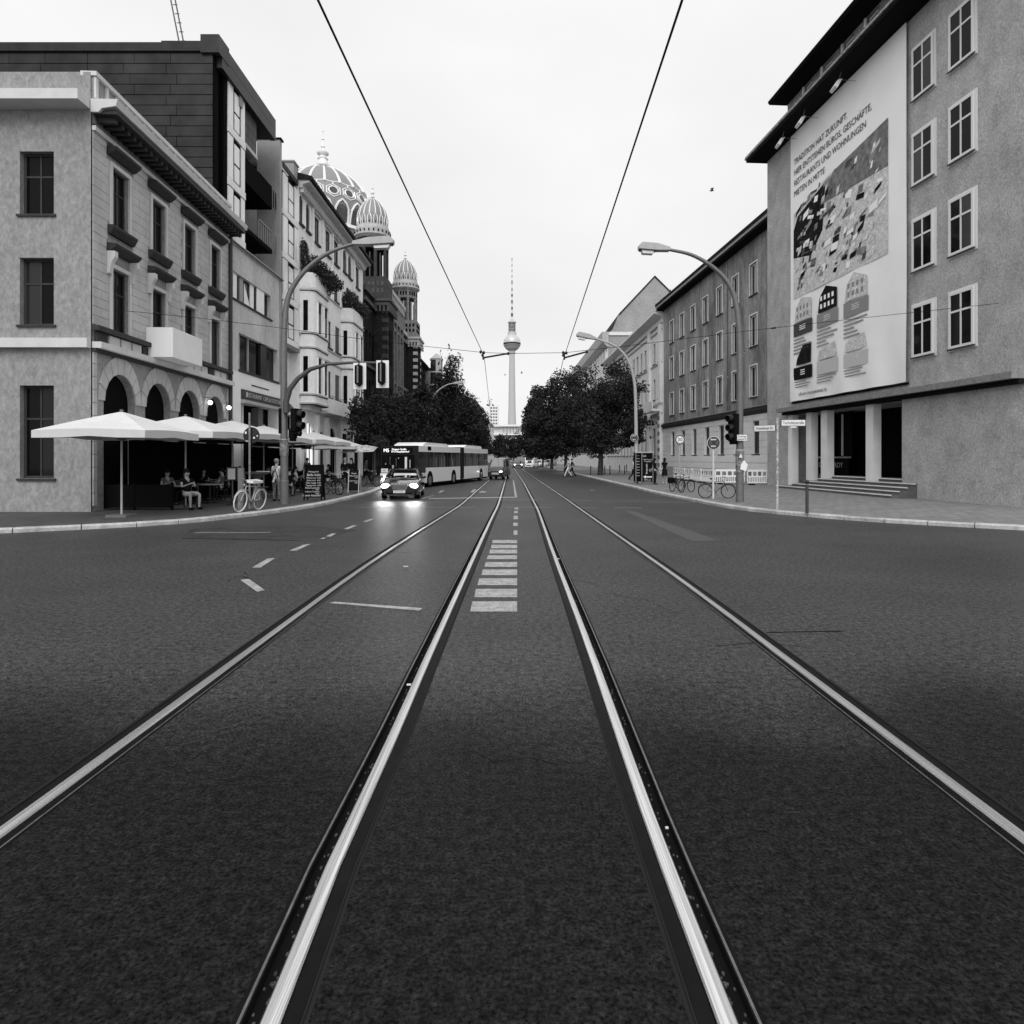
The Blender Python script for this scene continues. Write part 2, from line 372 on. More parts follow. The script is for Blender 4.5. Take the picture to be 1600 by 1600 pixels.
# small litter
for i, (x, y, s) in enumerate([(639, 1072, .022), (634, 886, .05), (872, 874, .03), (1042, 1297, .009), (925, 766, .12)]):
    p = G(x, y); b = MB(); b.cbox((p.x, p.y, .012), (s * 1.6, s, .008)); b.build('litter', mat('pale_litter', .6, .8), label=['white scrap of paper in the groove of the second rail', 'tiny pale scrap on the asphalt left of the zebra bars', 'tiny pale scrap lying against the third rail', 'crumb of litter in the groove of the third rail near the camera', 'white paper scrap lying on the far right lane'][i], category='litter', group='scraps of litter on the road')
# ---- kerbs and pavements
KL = gp([(-420, 848), (-200, 841), (0, 834), (150, 827), (282, 819.5), (330, 815), (392, 807), (440, 801), (482, 795), (512, 788.5), (552, 779.5), (588, 769.5)]) + [(-7.9, 41), (-8.3, 46), (-8.5, 60), (-8.4, 120), (-9.5, 300)]
KR = gp([(2020, 848), (1800, 839), (1600, 829), (1450, 821), (1318, 813.5), (1212, 803), (1160, 799), (1085, 784.5), (1022, 771.5), (985, 762), (960, 756), (900, 741.5)]) + [(6.9, 100), (6.6, 130), (5.5, 300)]
def resample(pts, step):
    out = [Vector(pts[0])]; acc = 0
    for a, b in zip(pts, pts[1:]):
        a = Vector(a); b = Vector(b); n = max(1, int((b - a).length / step))
        for i in range(1, n + 1): out.append(a + (b - a) * i / n)
    # smooth
    for _ in range(2): out = [out[0]] + [(out[i - 1] + out[i] * 2 + out[i + 1]) / 4 for i in range(1, len(out) - 1)] + [out[-1]]
    return out
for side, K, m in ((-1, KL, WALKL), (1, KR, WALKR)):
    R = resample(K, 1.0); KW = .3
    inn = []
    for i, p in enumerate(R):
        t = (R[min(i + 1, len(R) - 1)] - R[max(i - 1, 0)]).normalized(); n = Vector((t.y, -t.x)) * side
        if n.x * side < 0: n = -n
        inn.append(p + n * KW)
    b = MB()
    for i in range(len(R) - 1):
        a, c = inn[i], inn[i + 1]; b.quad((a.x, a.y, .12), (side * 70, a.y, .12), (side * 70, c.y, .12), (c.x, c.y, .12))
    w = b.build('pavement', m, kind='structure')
    kb = thing('kerb', '', ''); del kb['label'], kb['category']; kb['kind'] = 'structure'
    far = MB(); cnt = 0
    for i in range(len(R) - 1):
        a, c, e, f = R[i], R[i + 1], inn[i + 1], inn[i]
        if a.y < 75:
            q = MB(); gap = .012; d = (c - a).normalized() * gap; h = .12 + random.uniform(-.004, .006)
            A, C, E, Fv = a + d, c - d, e - d, f + d
            cz = random.uniform(.0, .012); A = A + (f - a) * cz; C = C + (e - c) * cz
            pts = [(A.x, A.y, -.02), (C.x, C.y, -.02), (E.x, E.y, -.02), (Fv.x, Fv.y, -.02)]
            inA = A + (f - a).normalized() * .03; inC = C + (e - c).normalized() * .03
            q.add(pts + [(A.x, A.y, h - .03), (C.x, C.y, h - .03), (inA.x, inA.y, h), (inC.x, inC.y, h), (E.x, E.y, h), (Fv.x, Fv.y, h)],
                  [(0, 1, 5, 4), (4, 5, 7, 6), (6, 7, 8, 9), (0, 4, 6, 9, 3), (1, 2, 8, 7, 5)])
            q.build('kerb_stone', KERB, kb)
        else:
            far.quad((a.x, a.y, 0), (c.x, c.y, 0), (c.x, c.y, .122), (a.x, a.y, .122)); far.quad((a.x, a.y, .122), (c.x, c.y, .122), (e.x, e.y, .122), (f.x, f.y, .122))
    far.build('kerb_far', KERB, kb, kind='stuff')

for (x0, x1, yy) in (): crack([(x0 + (x1 - x0) * k / 8, yy + random.uniform(-2, 2)) for k in range(9)], .012)
crack([(283, 842), (330, 842.5), (400, 843.5), (470, 845)], .05)
for k, (sx, n_) in enumerate(((640, 5), (939, 5))): pass
# grit and stones lying in the grooves
for kk in ('IL', 'IR'):
    pts, gs = RAILS[kk]; q = MB(); rg = random.Random(3)
    for i in range(160):
        Y = 1.6 + rg.random() ** 2 * 14; c = smooth_x(pts, Y) + gs * rg.uniform(.05, .088); s_ = rg.uniform(.003, .009); q.ell((c, Y, -.05), (s_, s_ * 1.6, s_), 5, 3)
    q.build('groove_grit', mat('grit', .06, .9, var=.8, scale=60), None, kind='stuff', label='loose grit and small stones lying in the inner rail grooves', category='grit')

PD = mat('asphalt_repair_dark', .045, .6, var=.3, scale=2, bump=.3, bscale=100, spec=.05, fine=.5, fscale=50)
PL = mat('asphalt_repair_pale', .075, .6, var=.3, scale=2, bump=.3, bscale=100, spec=.05, fine=.5, fscale=50)
for q_, m_ in (([(300, 826), (480, 822), (560, 828), (520, 838), (430, 843), (282, 842)], PD),):
    b = MB(); P_ = [G(x, y) for x, y in q_]; b.add([(p.x, p.y, .0025) for p in P_], [tuple(range(len(P_)))]); b.build('repair_patch', m_, rd)
crack([(880, 905), (930, 912), (960, 930), (1010, 938), (1060, 960)], .014); crack([(560, 868), (600, 862), (640, 864), (676, 858)], .03); crack([(700, 1180), (740, 1174), (770, 1190), (830, 1184), (872, 1196)], .006); crack([(1120, 1010), (1190, 1004), (1260, 1012)], .012)
# ------------------------------------------------------------------ buildings, left side
ST1 = mat('stucco_grey', .27, .85, var=.1, scale=1.3, stretch=(1, 1, .6), fine=.12, fscale=12, bump=.3, bscale=25, var2=.15, scale2=6)
ST1L = mat('stucco_light', .6, .8, var=.1, scale=1.5)
ASH = mat('ashlar_block', .48, .85, var=.2, scale=.9, bump=.25, bscale=30)
DKM = mat('dark_moulding', .03, .8, var=.3, scale=5)
ROUGH = mat('roughcast', .55, .9, var=.22, scale=.8, bump=.6, bscale=60, stretch=(1, 1, .35), fine=.18, fscale=14)
CONC = mat('concrete_fin', .32, .9, var=.12, scale=.6, fine=.12, fscale=25)
CLAD = mat('dark_cladding', .02, .45, var=.7, scale=.7, stretch=(1, 1, 1), spec=.2, metal=.15)
CLADB = mat('dark_joint', .004, .9)
WPAN = mat('white_panel', .85, .25, var=.04, scale=1)
WREND = mat('white_render', .85, .8, var=.05, scale=.8)
WB = mat('white_stucco', .84, .8, var=.1, scale=.7, bump=.15, bscale=20, var2=.08, scale2=5, stretch=(1, 1, .5))
WBT = mat('white_trim', .5, .8, var=.15, scale=2)
ROOFD = mat('dark_roof', .02, .7, var=.3, scale=3)
CURT = mat('curtain', .35, .9)
GL2 = mat('window_glass_pale', .025, .08, spec=.25)
GL3 = mat('window_glass_mid', .012, .06, spec=.2)

# ===== building 1: grey stucco with ashlar joints and parapet frieze
b1 = thing('stucco_building', 'grey stucco corner building with hooded windows and panelled roof parapet', 'building', (-14, 32.8, 0))
f1 = Fac(-14, 32.8, -.0386, -1)
sS = f1.sY(21.4); sE = -.06
WIN = []           # window openings
for k in range(4):
    c = f1.sY(31.05 - 2.68 * k)
    WIN += [(c - .52, c + .52, 9.72, 11.75), (c - .52, c + .52, 6.15, 8.32)]
    WIN += [(c - .98, c + .98, .14, 4.75)]
wm = MB(f1.M); wall(wm, sS, sE, .1, 13.4, WIN, .45); shell(wm, sS, sE, .1, 13.4, 14, first=False)
for w in WIN:
    if w[2] < 1: arch_fill(wm, w[0], w[1], 3.75, 4.75, 0, .45, 12)
wm.build('wall', ST1, b1)
for i, w in enumerate(WIN):
    if w[2] > 1:
        W = window(f1, b1, w[0] + .02, w[1] - .02, w[2], w[3], .17, .07, 2, .33, DKM, GLASS)
        t = MB(f1.M); e = .14   # light surround
        t.box((w[0] - e, .002, w[2]), (w[0] - .01, .07, w[3] + e)); t.box((w[1] + .01, .002, w[2]), (w[1] + e, .07, w[3] + e)); t.box((w[0] - .01, .002, w[3] + .01), (w[1] + .01, .07, w[3] + e)); t.build('surround', ST1L, b1)
        c = MB(f1.M); c.box((w[0] + .12, -.148, w[2] + .1), (w[0] + .26, -.14, w[3] - .15)); c.build('curtain', CURT, b1)
        hi = w[2] > 9
        h = MB(f1.M); z = w[3] + (.32 if hi else .5)
        h.prism([(.003, z), (.12, z), (.32, z + .16), (.34, z + .24), (.003, z + .28)], 0, w[0] - .3, w[1] + .3); h.build('window_hood', DKM, b1)
        if hi:
            q = MB(f1.M); q.prism([(.003, w[2] - .3), (.1, w[2] - .3), (.22, w[2] - .08), (.22, w[2] - .005), (.003, w[2] - .005)], 0, w[0] - .25, w[1] + .25); q.build('sill', DKM, b1)
        else:
            for sx in (w[0] - .3, w[1] + .08):
                q = MB(f1.M); q.prism([(.003, w[3] - .25), (.1, w[3] - .25), (.16, w[3] + .1), (.28, w[3] + .3), (.28, w[3] + .49), (.003, w[3] + .49)], 0, sx, sx + .2); q.build('bracket', ST1L, b1)
    else:
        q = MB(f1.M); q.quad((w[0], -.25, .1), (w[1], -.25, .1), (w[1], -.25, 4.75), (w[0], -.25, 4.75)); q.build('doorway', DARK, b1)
        # voussoirs around the arch, proud of the wall
        c = (w[0] + w[1]) / 2
        for j in range(9):
            a0, a1 = math.pi * (j + .04) / 9, math.pi * (j + .96) / 9
            v = MB(f1.M); v.prism([(c + .985 * math.cos(a0), 3.75 + 1.005 * math.sin(a0)), (c + 1.34 * math.cos(a0), 3.75 + 1.62 * math.sin(a0)), (c + 1.34 * math.cos(a1), 3.75 + 1.62 * math.sin(a1)), (c + .985 * math.cos(a1), 3.75 + 1.005 * math.sin(a1))], 1, .003, .05)
            v.build('arch_stone', ASH, b1)
# ashlar blocks
def blocks(fc, par, s0, s1, z0, z1, ops, bw_, bh, m, prd=.022, gap=.014, name='ashlar_block', cap=300):
    n = 0; z = z0; r = 0; rest = MB(fc.M)
    while z < z1 - .05:
        s = s0 - (bw_ / 2 if r % 2 else 0)
        while s < s1 - .02:
            a, c = max(s, s0), min(s + bw_, s1); zz = min(z + bh, z1)
            segs = [(a, c)]
            for w in ops:
                if w[2] < zz and w[3] > z:
                    ns = []
                    for (p, q) in segs:
                        if w[1] <= p or w[0] >= q: ns.append((p, q)); continue
                        if w[0] > p: ns.append((p, w[0]))
                        if w[1] < q: ns.append((w[1], q))
                    segs = ns
            for (p, q) in segs:
                if q - p < .12: continue
                pr = prd + random.uniform(-.004, .004)
                if n < cap:
                    v = MB(fc.M); v.box((p + gap / 2, .001, z + gap / 2), (q - gap / 2, pr, zz - gap / 2)); v.build(name, m, par); n += 1
                else: rest.box((p + gap / 2, .001, z + gap / 2), (q - gap / 2, pr, zz - gap / 2))
            s += bw_
        z += bh; r += 1
    if rest.v: rest.build(name + '_rest', m, par, kind='stuff')
OW = [(w[0] - .17, w[1] + .17, w[2], w[3] + .16) for w in WIN if w[2] > 1] + [(w[0] - .32, w[1] + .32, w[3] + .16, w[3] + .8) for w in WIN if w[2] > 1] + [(w[0] - .27, w[1] + .27, w[2] - .32, w[2]) for w in WIN if w[2] > 9]
blocks(f1, b1, sS, sE, 6.2, 12.45, OW, .95, .3, ASH)
blocks(f1, b1, sS, sE, .3, 5.35, [(w[0] - .4, w[1] + .4, 0, 5.0) for w in WIN if w[2] < 1], .6, .42, ASH, .03, .02)
for (z0, z1, o, m, nm) in [(12.45, 12.6, .12, ST1L, 'string_course'), (12.62, 12.66, .07, DKM, 'string_line'), (6.0, 6.16, .22, DKM, 'ledge'), (5.42, 5.62, .3, ST1L, 'ledge'), (5.3, 5.42, .14, DKM, 'ledge_shadow_moulding')]:
    q = MB(f1.M); q.box((sS - .02, .002, z0), (sE, o, z1)); q.build(nm, m, b1)
q = MB(f1.M); q.prism([(.002, 13.0), (.25, 13.0), (.35, 13.12), (.8, 13.2), (.85, 13.42), (.002, 13.42)], 0, sS - .1, sE + .25); q.build('cornice', ST1L, b1)
q = MB(f1.M); q.box((sS, .02, 12.98), (sE + .1, .78, 13.08)); q.build('cornice_soffit', DKM, b1)
for k in range(30):
    s = sS + .2 + k * .38
    if s < sE: q = MB(f1.M); q.box((s, .05, 12.8), (s + .16, .62, 12.975)); q.build('cornice_bracket', DKM, b1)
# frieze panels under the first floor
for k in range(16):
    s = sS + .1 + k * .72
    if s + .62 < sE: q = MB(f1.M); q.box((s, .003, 5.66), (s + .6, .1, 5.96)); q.build('frieze_panel', ST1L if k % 4 else DKM, b1)
# parapet with little pilasters
q = MB(f1.M); q.box((sS, -.3, 13.42), (sE, .05, 14.2)); q.build('parapet', ST1, b1)
q = MB(f1.M); q.box((sS - .05, -.35, 14.2), (sE, .16, 14.34)); q.build('parapet_cap', ST1L, b1)
for k in range(20):
    s = sS + k * .6
    if s < sE: q = MB(f1.M); q.box((s, .052, 13.5), (s + .14, .12, 14.19)); q.build('parapet_pilaster', ST1L, b1)
# balcony on the left part of the first floor
c = f1.sY(26.15)
q = MB(f1.M); q.box((c - 1.4, .0, 5.64), (c + 1.15, 1.0, 5.84)); q.box((c - 1.4, .92, 5.84), (c + 1.15, 1.0, 6.75)); q.box((c + 1.07, .0, 5.84), (c + 1.15, .92, 6.75)); q.box((c - 1.4, .0, 5.84), (c - 1.32, .92, 6.75)); q.build('balcony', WREND, b1)
# side of the building towards the cross street
fS = Fac(f1.pt(sS, 0, 0).x, f1.pt(sS, 0, 0).y, 0, -1); fS.M = Matrix(((-1, 0, 0, fS.X0 - .02), (0, -1, 0, fS.Y0 + .0), (0, 0, 1, 0), (0, 0, 0, 1)))
so = []
for k in range(5):
    for (z0, z1) in ((9.72, 11.75), (6.15, 8.32), (1.2, 4.2)): so.append((1.2 + 2.7 * k, 2.3 + 2.7 * k, z0, z1))
sw = MB(fS.M); wall(sw, 0, 14, .1, 13.42, so, .3, .03); sw.build('side_wall', ST1, b1)
for w in so: window(fS, b1, w[0], w[1], w[2], w[3], .22, .08, 2, .33, DKM, GLASS, sill=DKM)
q = MB(fS.M); q.box((0, .03, 13.1), (14, .7, 13.42)); q.build('cornice', ST1L, b1)
q = MB(fS.M); q.box((0, -.3, 13.43), (14, .06, 14.3)); q.build('parapet', ST1, b1)
q = MB(fS.M); q.box((0, .03, 5.4), (14, .25, 5.7)); q.build('ledge', ST1L, b1)
# lit wall lamps over the arches
for px, py in ((318, 629), (348, 637)):
    s = f1.s(px); z = f1.z(px, py); p = f1.pt(s, .3, z)
    l = thing('wall_lamp', 'small lit globe lamp on the stucco wall, ' + ('between the first two arches' if px == 318 else 'right of the second arch'), 'lamp', p, group='lit globe lamps over the arches')
    q = MB(); q.ell((0, 0, 0), (.1, .1, .1)); q.build('globe', LAMPON, l, smooth=True, world=False)
    q = MB(); q.tube([(0, 0, .1), (0, 0, .22), (-.28, 0, .24)], .015); q.build('bracket', BLACK, l, world=False)
# downpipe between buildings
q = MB(f1.M); q.tube([(-.12, .12, .2), (-.12, .12, 12.9), (-.12, .5, 13.1)], .09); o_ = q.build('downpipe', mat('pipe_dark', .03, .5), None, label='dark downpipe between the stucco and the roughcast building', category='downpipe')

# ===== building 2: modern infill, roughcast below, dark cladding and white bays above
b2 = thing('modern_building', 'modern grey infill building with white bay stacks and dark metal attic', 'building', (-14, 33, 0))
f2 = Fac(-14, 33.0, -.0068, -1)
S = f2.s
e0 = .02; e1 = S(466)
zL = 12.62
w1 = [(S(364.5), S(423), 9.92, 11.28)]; w2 = [(S(373), S(433.5), 6.42, 8.3)]
dr = [(S(375.5), S(431), .14, 4.72), (S(447), S(464), .14, 4.6)]
sb = S(439.5)
wm = MB(f2.M); wall(wm, e0, sb - .36, 6.28, zL, w1 + w2, .3); wm.quad((e0, 0, zL), (sb - .36, 0, zL), (sb - .36, -1.9, zL), (e0, -1.9, zL)); wm.build('roughcast_wall', ROUGH, b2)
wm = MB(f2.M); wall(wm, e0, e1, .1, 6.28, dr, .5, .03); shell(wm, e0, e1, .1, 21, 12, -2.2); wm.build('render_wall', WREND, b2)
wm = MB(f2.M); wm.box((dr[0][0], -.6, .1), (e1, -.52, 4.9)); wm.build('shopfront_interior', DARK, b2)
# strip windows
a, c, z0, z1 = w1[0]
for (p0, p1, m, rec) in [(364.8, 373, WPAN, .1), (373.2, 378, GLASS, .25), (378, 383.5, mat('grey_panel', .3, .5), .12), (384, 394, GLASS, .2), (394.2, 400, WPAN, .12), (400.2, 403, GLASS, .2), (403.2, 414.5, WPAN, .06), (414.8, 423, GLASS, .22)]:
    q = MB(f2.M); q.box((S(p0), -rec - .05, z0), (S(p1), -rec, z1)); W = q.build('window_panel', m, b2)
q = MB(f2.M); q.add([(S(384), -.1, z0), (S(394), -.1, z0), (S(384.5), -.1, z1 - .2)], [(0, 1, 2)]); q.build('window_blind', WPAN, b2)
q = MB(f2.M); q.box((a - .1, .002, z0 - .1), (c + .15, .07, z0 - .003)); q.build('sill', DKM, b2)
a, c, z0, z1 = w2[0]; q = MB(f2.M); q.box((a, -.3, z0), (c, -.24, z1)); W = q.build('window', GLASS, b2)
for p in (378.3, 392.3): q = MB(f2.M); q.box((S(p), -.238, z0), (S(p) + .06, -.15, z1)); q.build('mullion', GREYL, b2)
q = MB(f2.M); q.box((S(410), -.238, z0), (S(419), -.1, z1)); q.build('window_panel', CLAD, b2)
q = MB(f2.M); q.box((a - .05, .002, z0 - .12), (c + .1, .08, z0 - .003)); q.build('sill', DKM, b2)
q = MB(f2.M); q.box((e0 + .02, -.02, zL + .002), (sb, .12, zL + .14)); q.build('ledge', GREYL, b2)
q = MB(f2.M); q.box((e0 + .02, .121, zL + .0), (sb, .15, zL + .07)); q.build('ledge_edge', DKM, b2)
# setback zone behind the balconies
sf = S(403.5)
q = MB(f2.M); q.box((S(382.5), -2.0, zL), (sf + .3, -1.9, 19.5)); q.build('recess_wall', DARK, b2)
for zb in (14.25, 16.85):
    t = MB(f2.M); t.box((S(383), -1.9, zb - .35), (S(428), -.1, zb - .1)); t.build('balcony_slab', CLADB, b2)
    if zb > 16:
        t = MB(f2.M); t.box((S(383), -.15, zb - .1), (S(427.5), -.1, zb + .95)); t.build('balcony_panel', CLADB, b2)
    t = MB(f2.M)
    for k in range(9):
        s = S(407) + k * .34; t.box((s, -.14, zb - .1), (s + .09, -.11, zb + .9))
    t.box((S(407), -.16, zb + .9), (S(427), -.09, zb + .98)); t.build('balcony_railing', GREY if zb < 16 else CLADB, b2)
q = MB(f2.M); q.box((S(400), -1.85, zL + .15), (S(402.5), -1.6, 15.3)); q.build('pillar', WREND, b2)
# concrete fin: its broad side faces the junction
q = MB(f2.M); q.box((sb - .35, -1.35, 6.3), (sb, .03, 21.1)); q.build('concrete_fin', CONC, b2)
q = MB(f2.M); q.box((sb - .4, -1.45, 21.1), (sb + .1, .12, 21.2)); q.build('fin_cap', BLACKM, b2)
q = MB(f2.M); q.box((S(434.5), -.5, 6.3), (sb - .36, -.4, zL)); q.build('recess_wall', DARK, b2)
# bays of white framed panels
def bay(fc, par, s0, s1, zs, o0, o1):
    q = MB(fc.M); q.box((s0, o0 - .5, zs[0] - .12), (s1, o1 - .08, zs[-1] + .05)); q.build('bay_body', CLADB, par)
    w = s1 - s0
    for z0, z1 in zip(zs, zs[1:]):
        q = MB(fc.M); q.box((s0, o1 - .079, z0 - .05), (s1, o1 + .03, z0 + .32)); q.build('spandrel', WREND, par)
        za, zb = z0 + .36, z1 - .1
        for (f, g, sub) in ((.02, .3, 0), (.34, .72, 1), (.76, .98, 0)):
            if not sub:
                q = MB(fc.M); q.box((s0 + f * w, o1 - .079, za), (s0 + g * w, o1, zb)); q.build('window_panel', WPAN, par)
            else:
                q = MB(fc.M); q.box((s0 + f * w, o1 - .079, za), (s0 + g * w, o1 - .02, zb)); W = q.build('window', CLADB, par)
                m1 = za + (zb - za) * .42
                for (u, v) in ((za + .05, m1 - .05), (m1 + .05, zb - .22)):
                    q = MB(fc.M); q.box((s0 + f * w + .05, o1 - .018, u), (s0 + (g - .04) * w - .05, o1 + .0, v)); q.build('pane', WPAN, W)
bay(f2, b2, S(355), S(382), [12.8, 15.4, 18.0, 20.6], 0, .04)
bay(f2, b2, S(441.5), S(465), [9.05, 11.65, 14.25, 16.9, 19.5], 0, .04)
q = MB(f2.M); q.box((S(349.5), -1.8, zL + .1), (S(355), -.0, 21)); q.build('dark_pier', CLADB, b2)
q = MB(f2.M); q.box((S(441.5), -.02, 19.7), (S(465), .06, 20.0)); q.build('bay_cap', DKM, b2)
q = MB(f2.M); q.box((S(458), -1.2, 20.0), (S(465), .04, 20.9)); q.box((S(457.5), -1.25, 20.9), (S(465.3), .1, 21.0)); q.build('roof_pier', CONC, b2)
q = MB(f2.M); q.box((S(372), -.9, 19.9), (S(376.5), .1, 21.0)); q.build('roof_pier', CONC, b2)
q = MB(f2.M); q.box((S(371.5), -.95, 21.0), (S(377), .14, 21.08)); q.build('pier_cap', BLACKM, b2)
# dark opening under the right stack
q = MB(f2.M); q.box((sb, -.9, 6.3), (e1, -.8, 9.0)); q.build('recess_wall', GREY, b2)
for p, m in ((442, GREY), (447, WREND), (455, DKM), (461, WREND)): q = MB(f2.M); q.box((S(p), -.75, 6.3), (S(p) + .5, -.5, 8.9)); q.build('pillar', m, b2)
q = MB(f2.M); q.box((sb, -.8, 8.75), (e1, .1, 9.0)); q.build('lintel', GREY, b2)
# attic in dark cladding, wedge of roof
zt = 21.65
q = MB(f2.M); q.box((S(382.5), -.6, 18.5), (S(403), -.1, 20.5)); q.build('attic_core', CLADB, b2)
q = MB(f2.M); q.box((S(382), -1.9, 18.3), (S(403), -.02, 18.5)); q.build('ledge', GREYL, b2)
for r in range(4):
    z = 18.5 + r * .5
    for k in range(3):
        s = S(382.5) + k * .6
        if s + .58 < S(403.5): q = MB(f2.M); q.box((s, -.1, z), (s + .58, -.06, z + .48)); q.build('cladding_panel', CLAD, b2)
for r in range(2):
    s = S(340)
    while s < S(425):
        q = MB(f2.M); q.box((s + .01, -.1, 20.42 + r * .6), (min(s + 1.6, S(425)), .22, 21.0 + r * .62)); q.build('cladding_panel', CLAD, b2); s += 1.6
q = MB(f2.M); q.box((S(338), -2.6, 20.6), (S(425), -.12, 21.6)); q.build('roof', CLAD, b2)
# gable over building 1, clad in long dark panels facing the junction
gy = f2.pt(S(349), 0, 0).y - .9
q = MB(); q.box((-27, gy + .06, 13), (-14.05, gy + .5, 21.0)); q.build('gable_core', CLADB, b2)
r = 0; z = 13.1
while z < 21.0:
    x = -14.1; k = 0
    while x > -27:
        wd = [2.0, 1.7, 2.2][(k + r) % 3]; x2 = max(-27, x - wd)
        q = MB(); q.box((x2 + .012, gy - random.uniform(0, .008), z + .02), (x - .012, gy + .055, z + .475)); q.build('cladding_panel', CLAD, b2); x = x2; k += 1
    z += .49; r += 1
q = MB(); q.box((-27, gy - .1, 21.0), (-14.6, gy + .6, 21.4)); q.box((-14.62, gy - .14, 20.9), (-13.75, gy + 1.0, 21.75)); q.build('roof_edge', CLAD, b2)
# mast and stays on the roof
q = MB(); c0 = P(286, 78, 33)
for dx in (0, .22): q.tube([(c0.x + dx, c0.y, c0.z - .6), (c0.x + dx - .75, c0.y, c0.z + 3.2)], .035)
for k in range(8): q.tube([(c0.x - .1 * k, c0.y, c0.z + .45 * k), (c0.x + .22 - .1 * k, c0.y, c0.z + .45 * k)], .02)
q.build('roof_ladder', BLACK, None, label='slanting black lattice mast on the dark metal roof', category='mast')
# fascia sign
s0, s1 = S(375.5), S(437); q = MB(f2.M); q.box((s0, .035, 4.92), (s1, .12, 5.42)); sg = q.build('shop_sign', mat('sign_dark', .03, .5), None, label='long dark fascia sign reading RESTAURANT CAFE & COCKTAILS over the shopfront', category='sign')
text('lettering', 'RESTAURANT  CAFÉ & COCKTAILS', .34, f2.txt((s0 + s1) / 2 + .3, .125, 5.17), mat('lettering_grey', .45, .6), sg, sx=1.0, world=True)
text('lettering', '8', .4, f2.txt(s0 + .55, .125, 5.17), TEXTW, sg)
q = MB(f2.M); q.box((s0, .035, 4.7), (s1, .25, 4.88)); q.build('lintel', GREYL, b2)
q = MB(f2.M); q.box((S(392), .035, 5.75), (S(419), .06, 5.8)); q.build('slot', BLACKM, b2)
for p, w_, m in ((382, .12, WHITE), (406.5, .7, GREY), (413, .05, GREY)): q = MB(f2.M); q.box((S(p), -.5, .15), (S(p) + w_, -.1, 4.65)); q.build('shopfront_post', m, b2)
q = MB(f2.M); q.box((S(431), .035, 4.6), (S(436), .2, .14)); q.build('pier', WREND, b2)

# ===== building 3: white ornate house with two bays
b3 = thing('white_house', 'white stucco apartment house with two rounded bay columns and balcony plants', 'building', (-14, 43, 0))
f3 = Fac(-14, 43.4, .0, -1)
S = f3.s; T = f3.z
e0 = 0.02; e1 = f3.sY(62.2)
ops = []
def op(px0, px1, z0, z1, a=0):
    o = (S(px0), S(px1), z0, z1, a); ops.append(o); return o
bays = [(f3.sY(43.75), f3.sY(47.2)), (f3.sY(54.2), f3.sY(58.4))]
# top floor
op(467.8, 473.6, 17.4, 19.3, 1); op(478.2, 484, 17.4, 19.3, 1); op(491.8, 498.6, 17.25, 19.1); op(508.6, 515.4, 17.25, 19.1); op(522, 528.5, 17.25, 19.1); op(536, 541.5, 17.4, 19.3, 1); op(544, 549, 17.4, 19.3, 1); op(556, 561, 17.25, 19.1)
# second from top
op(469.6, 484.5, 14.25, 16.6, 1); op(494, 498.5, 14.4, 16.3); op(508, 513, 14.3, 16.2); op(522.3, 528, 14.3, 16.2); op(539.5, 548, 14.25, 16.4, 1)
for (z0, z1) in ((10.3, 12.35), (6.5, 8.5)):
    op(512.2, 517.2, z0, z1); op(524, 530.8, z0, z1)
    ops.append((f3.sY(59.4), f3.sY(60.5), z0, z1, 0))
gd_ = [(S(475), S(490), .14, 4.3, 1), (S(497), S(507), .14, 3.8, 1), (S(512), S(525), .14, 4.2, 1), (S(533), S(543), .14, 3.9, 0), (f3.sY(58), f3.sY(60.6), .14, 3.9, 0)]
ops += gd_
wm = MB(f3.M); wall(wm, e0, e1, .1, 19.75, [o[:4] for o in ops], .4); shell(wm, e0, e1, .1, 19.75, 12)
for o in ops:
    if o[4]: arch_fill(wm, o[0], o[1], o[3] - (o[1] - o[0]) / 2, o[3], 0, .4, 10)
wm.build('wall', WB, b3)
for o in ops:
    if o in gd_:
        lit = o is gd_[0]
        q = MB(f3.M); q.quad((o[0], -.12, o[2]), (o[1], -.12, o[2]), (o[1], -.12, o[3]), (o[0], -.12, o[3])); q.build('shop_window', mat('lit_glass', .6, .3, emit=.6) if lit else DARK, b3)
        for k in range(1, 3): q = MB(f3.M); s = o[0] + (o[1] - o[0]) * k / 3; q.box((s, -.115, .14), (s + .07, -.07, o[3])); q.build('mullion', DKM, b3)
        continue
    window(f3, b3, o[0], o[1], o[2], o[3], .13, .06, 2, .3, DKM if o[2] > 14 else GREY, GLASS)
    q = MB(f3.M); q.box((o[0] - .1, .002, o[2] - .14), (o[1] + .1, .14, o[2] - .004)); q.build('sill', DKM, b3)
    if o[2] > 17 and not o[4]:
        q = MB(f3.M); q.box((o[0] - .2, .002, o[3] + .1), (o[1] + .2, .16, o[3] + .24)); q.build('lintel_moulding', WBT, b3)
for px in (487.5, 503, 518.5, 532, 552): q = MB(f3.M); q.box((S(px) - .16, .002, 14.1), (S(px) + .16, .12, 19.6)); q.build('pilaster', WB, b3)
# eaves with dentils
q = MB(f3.M); q.prism([(.002, 19.6), (.25, 19.62), (.3, 19.85), (.7, 19.95), (.75, 20.2), (.002, 20.2)], 0, e0, e1 + .2); q.build('eaves', WBT, b3)
for k in range(56):
    s = e0 + .1 + k * .33
    if s < e1: q = MB(f3.M); q.box((s, .06, 19.35), (s + .17, .3, 19.6)); q.build('dentil', WBT, b3)
q = MB(f3.M); q.prism([(.76, 20.1), (.92, 20.1), (.92, 20.32), (-2.5, 21.2), (-3.6, 20.2)], 0, e0 - .1, e1 + .3); q.build('roof', ROOFD, b3)
q = MB(f3.M); q.prism([(-.5, 20.6), (-.4, 21.5), (-2.0, 21.5), (-2.0, 20.6)], 0, f3.sY(47), f3.sY(48.4)); q.build('dormer', mat('zinc', .12, .5), b3)
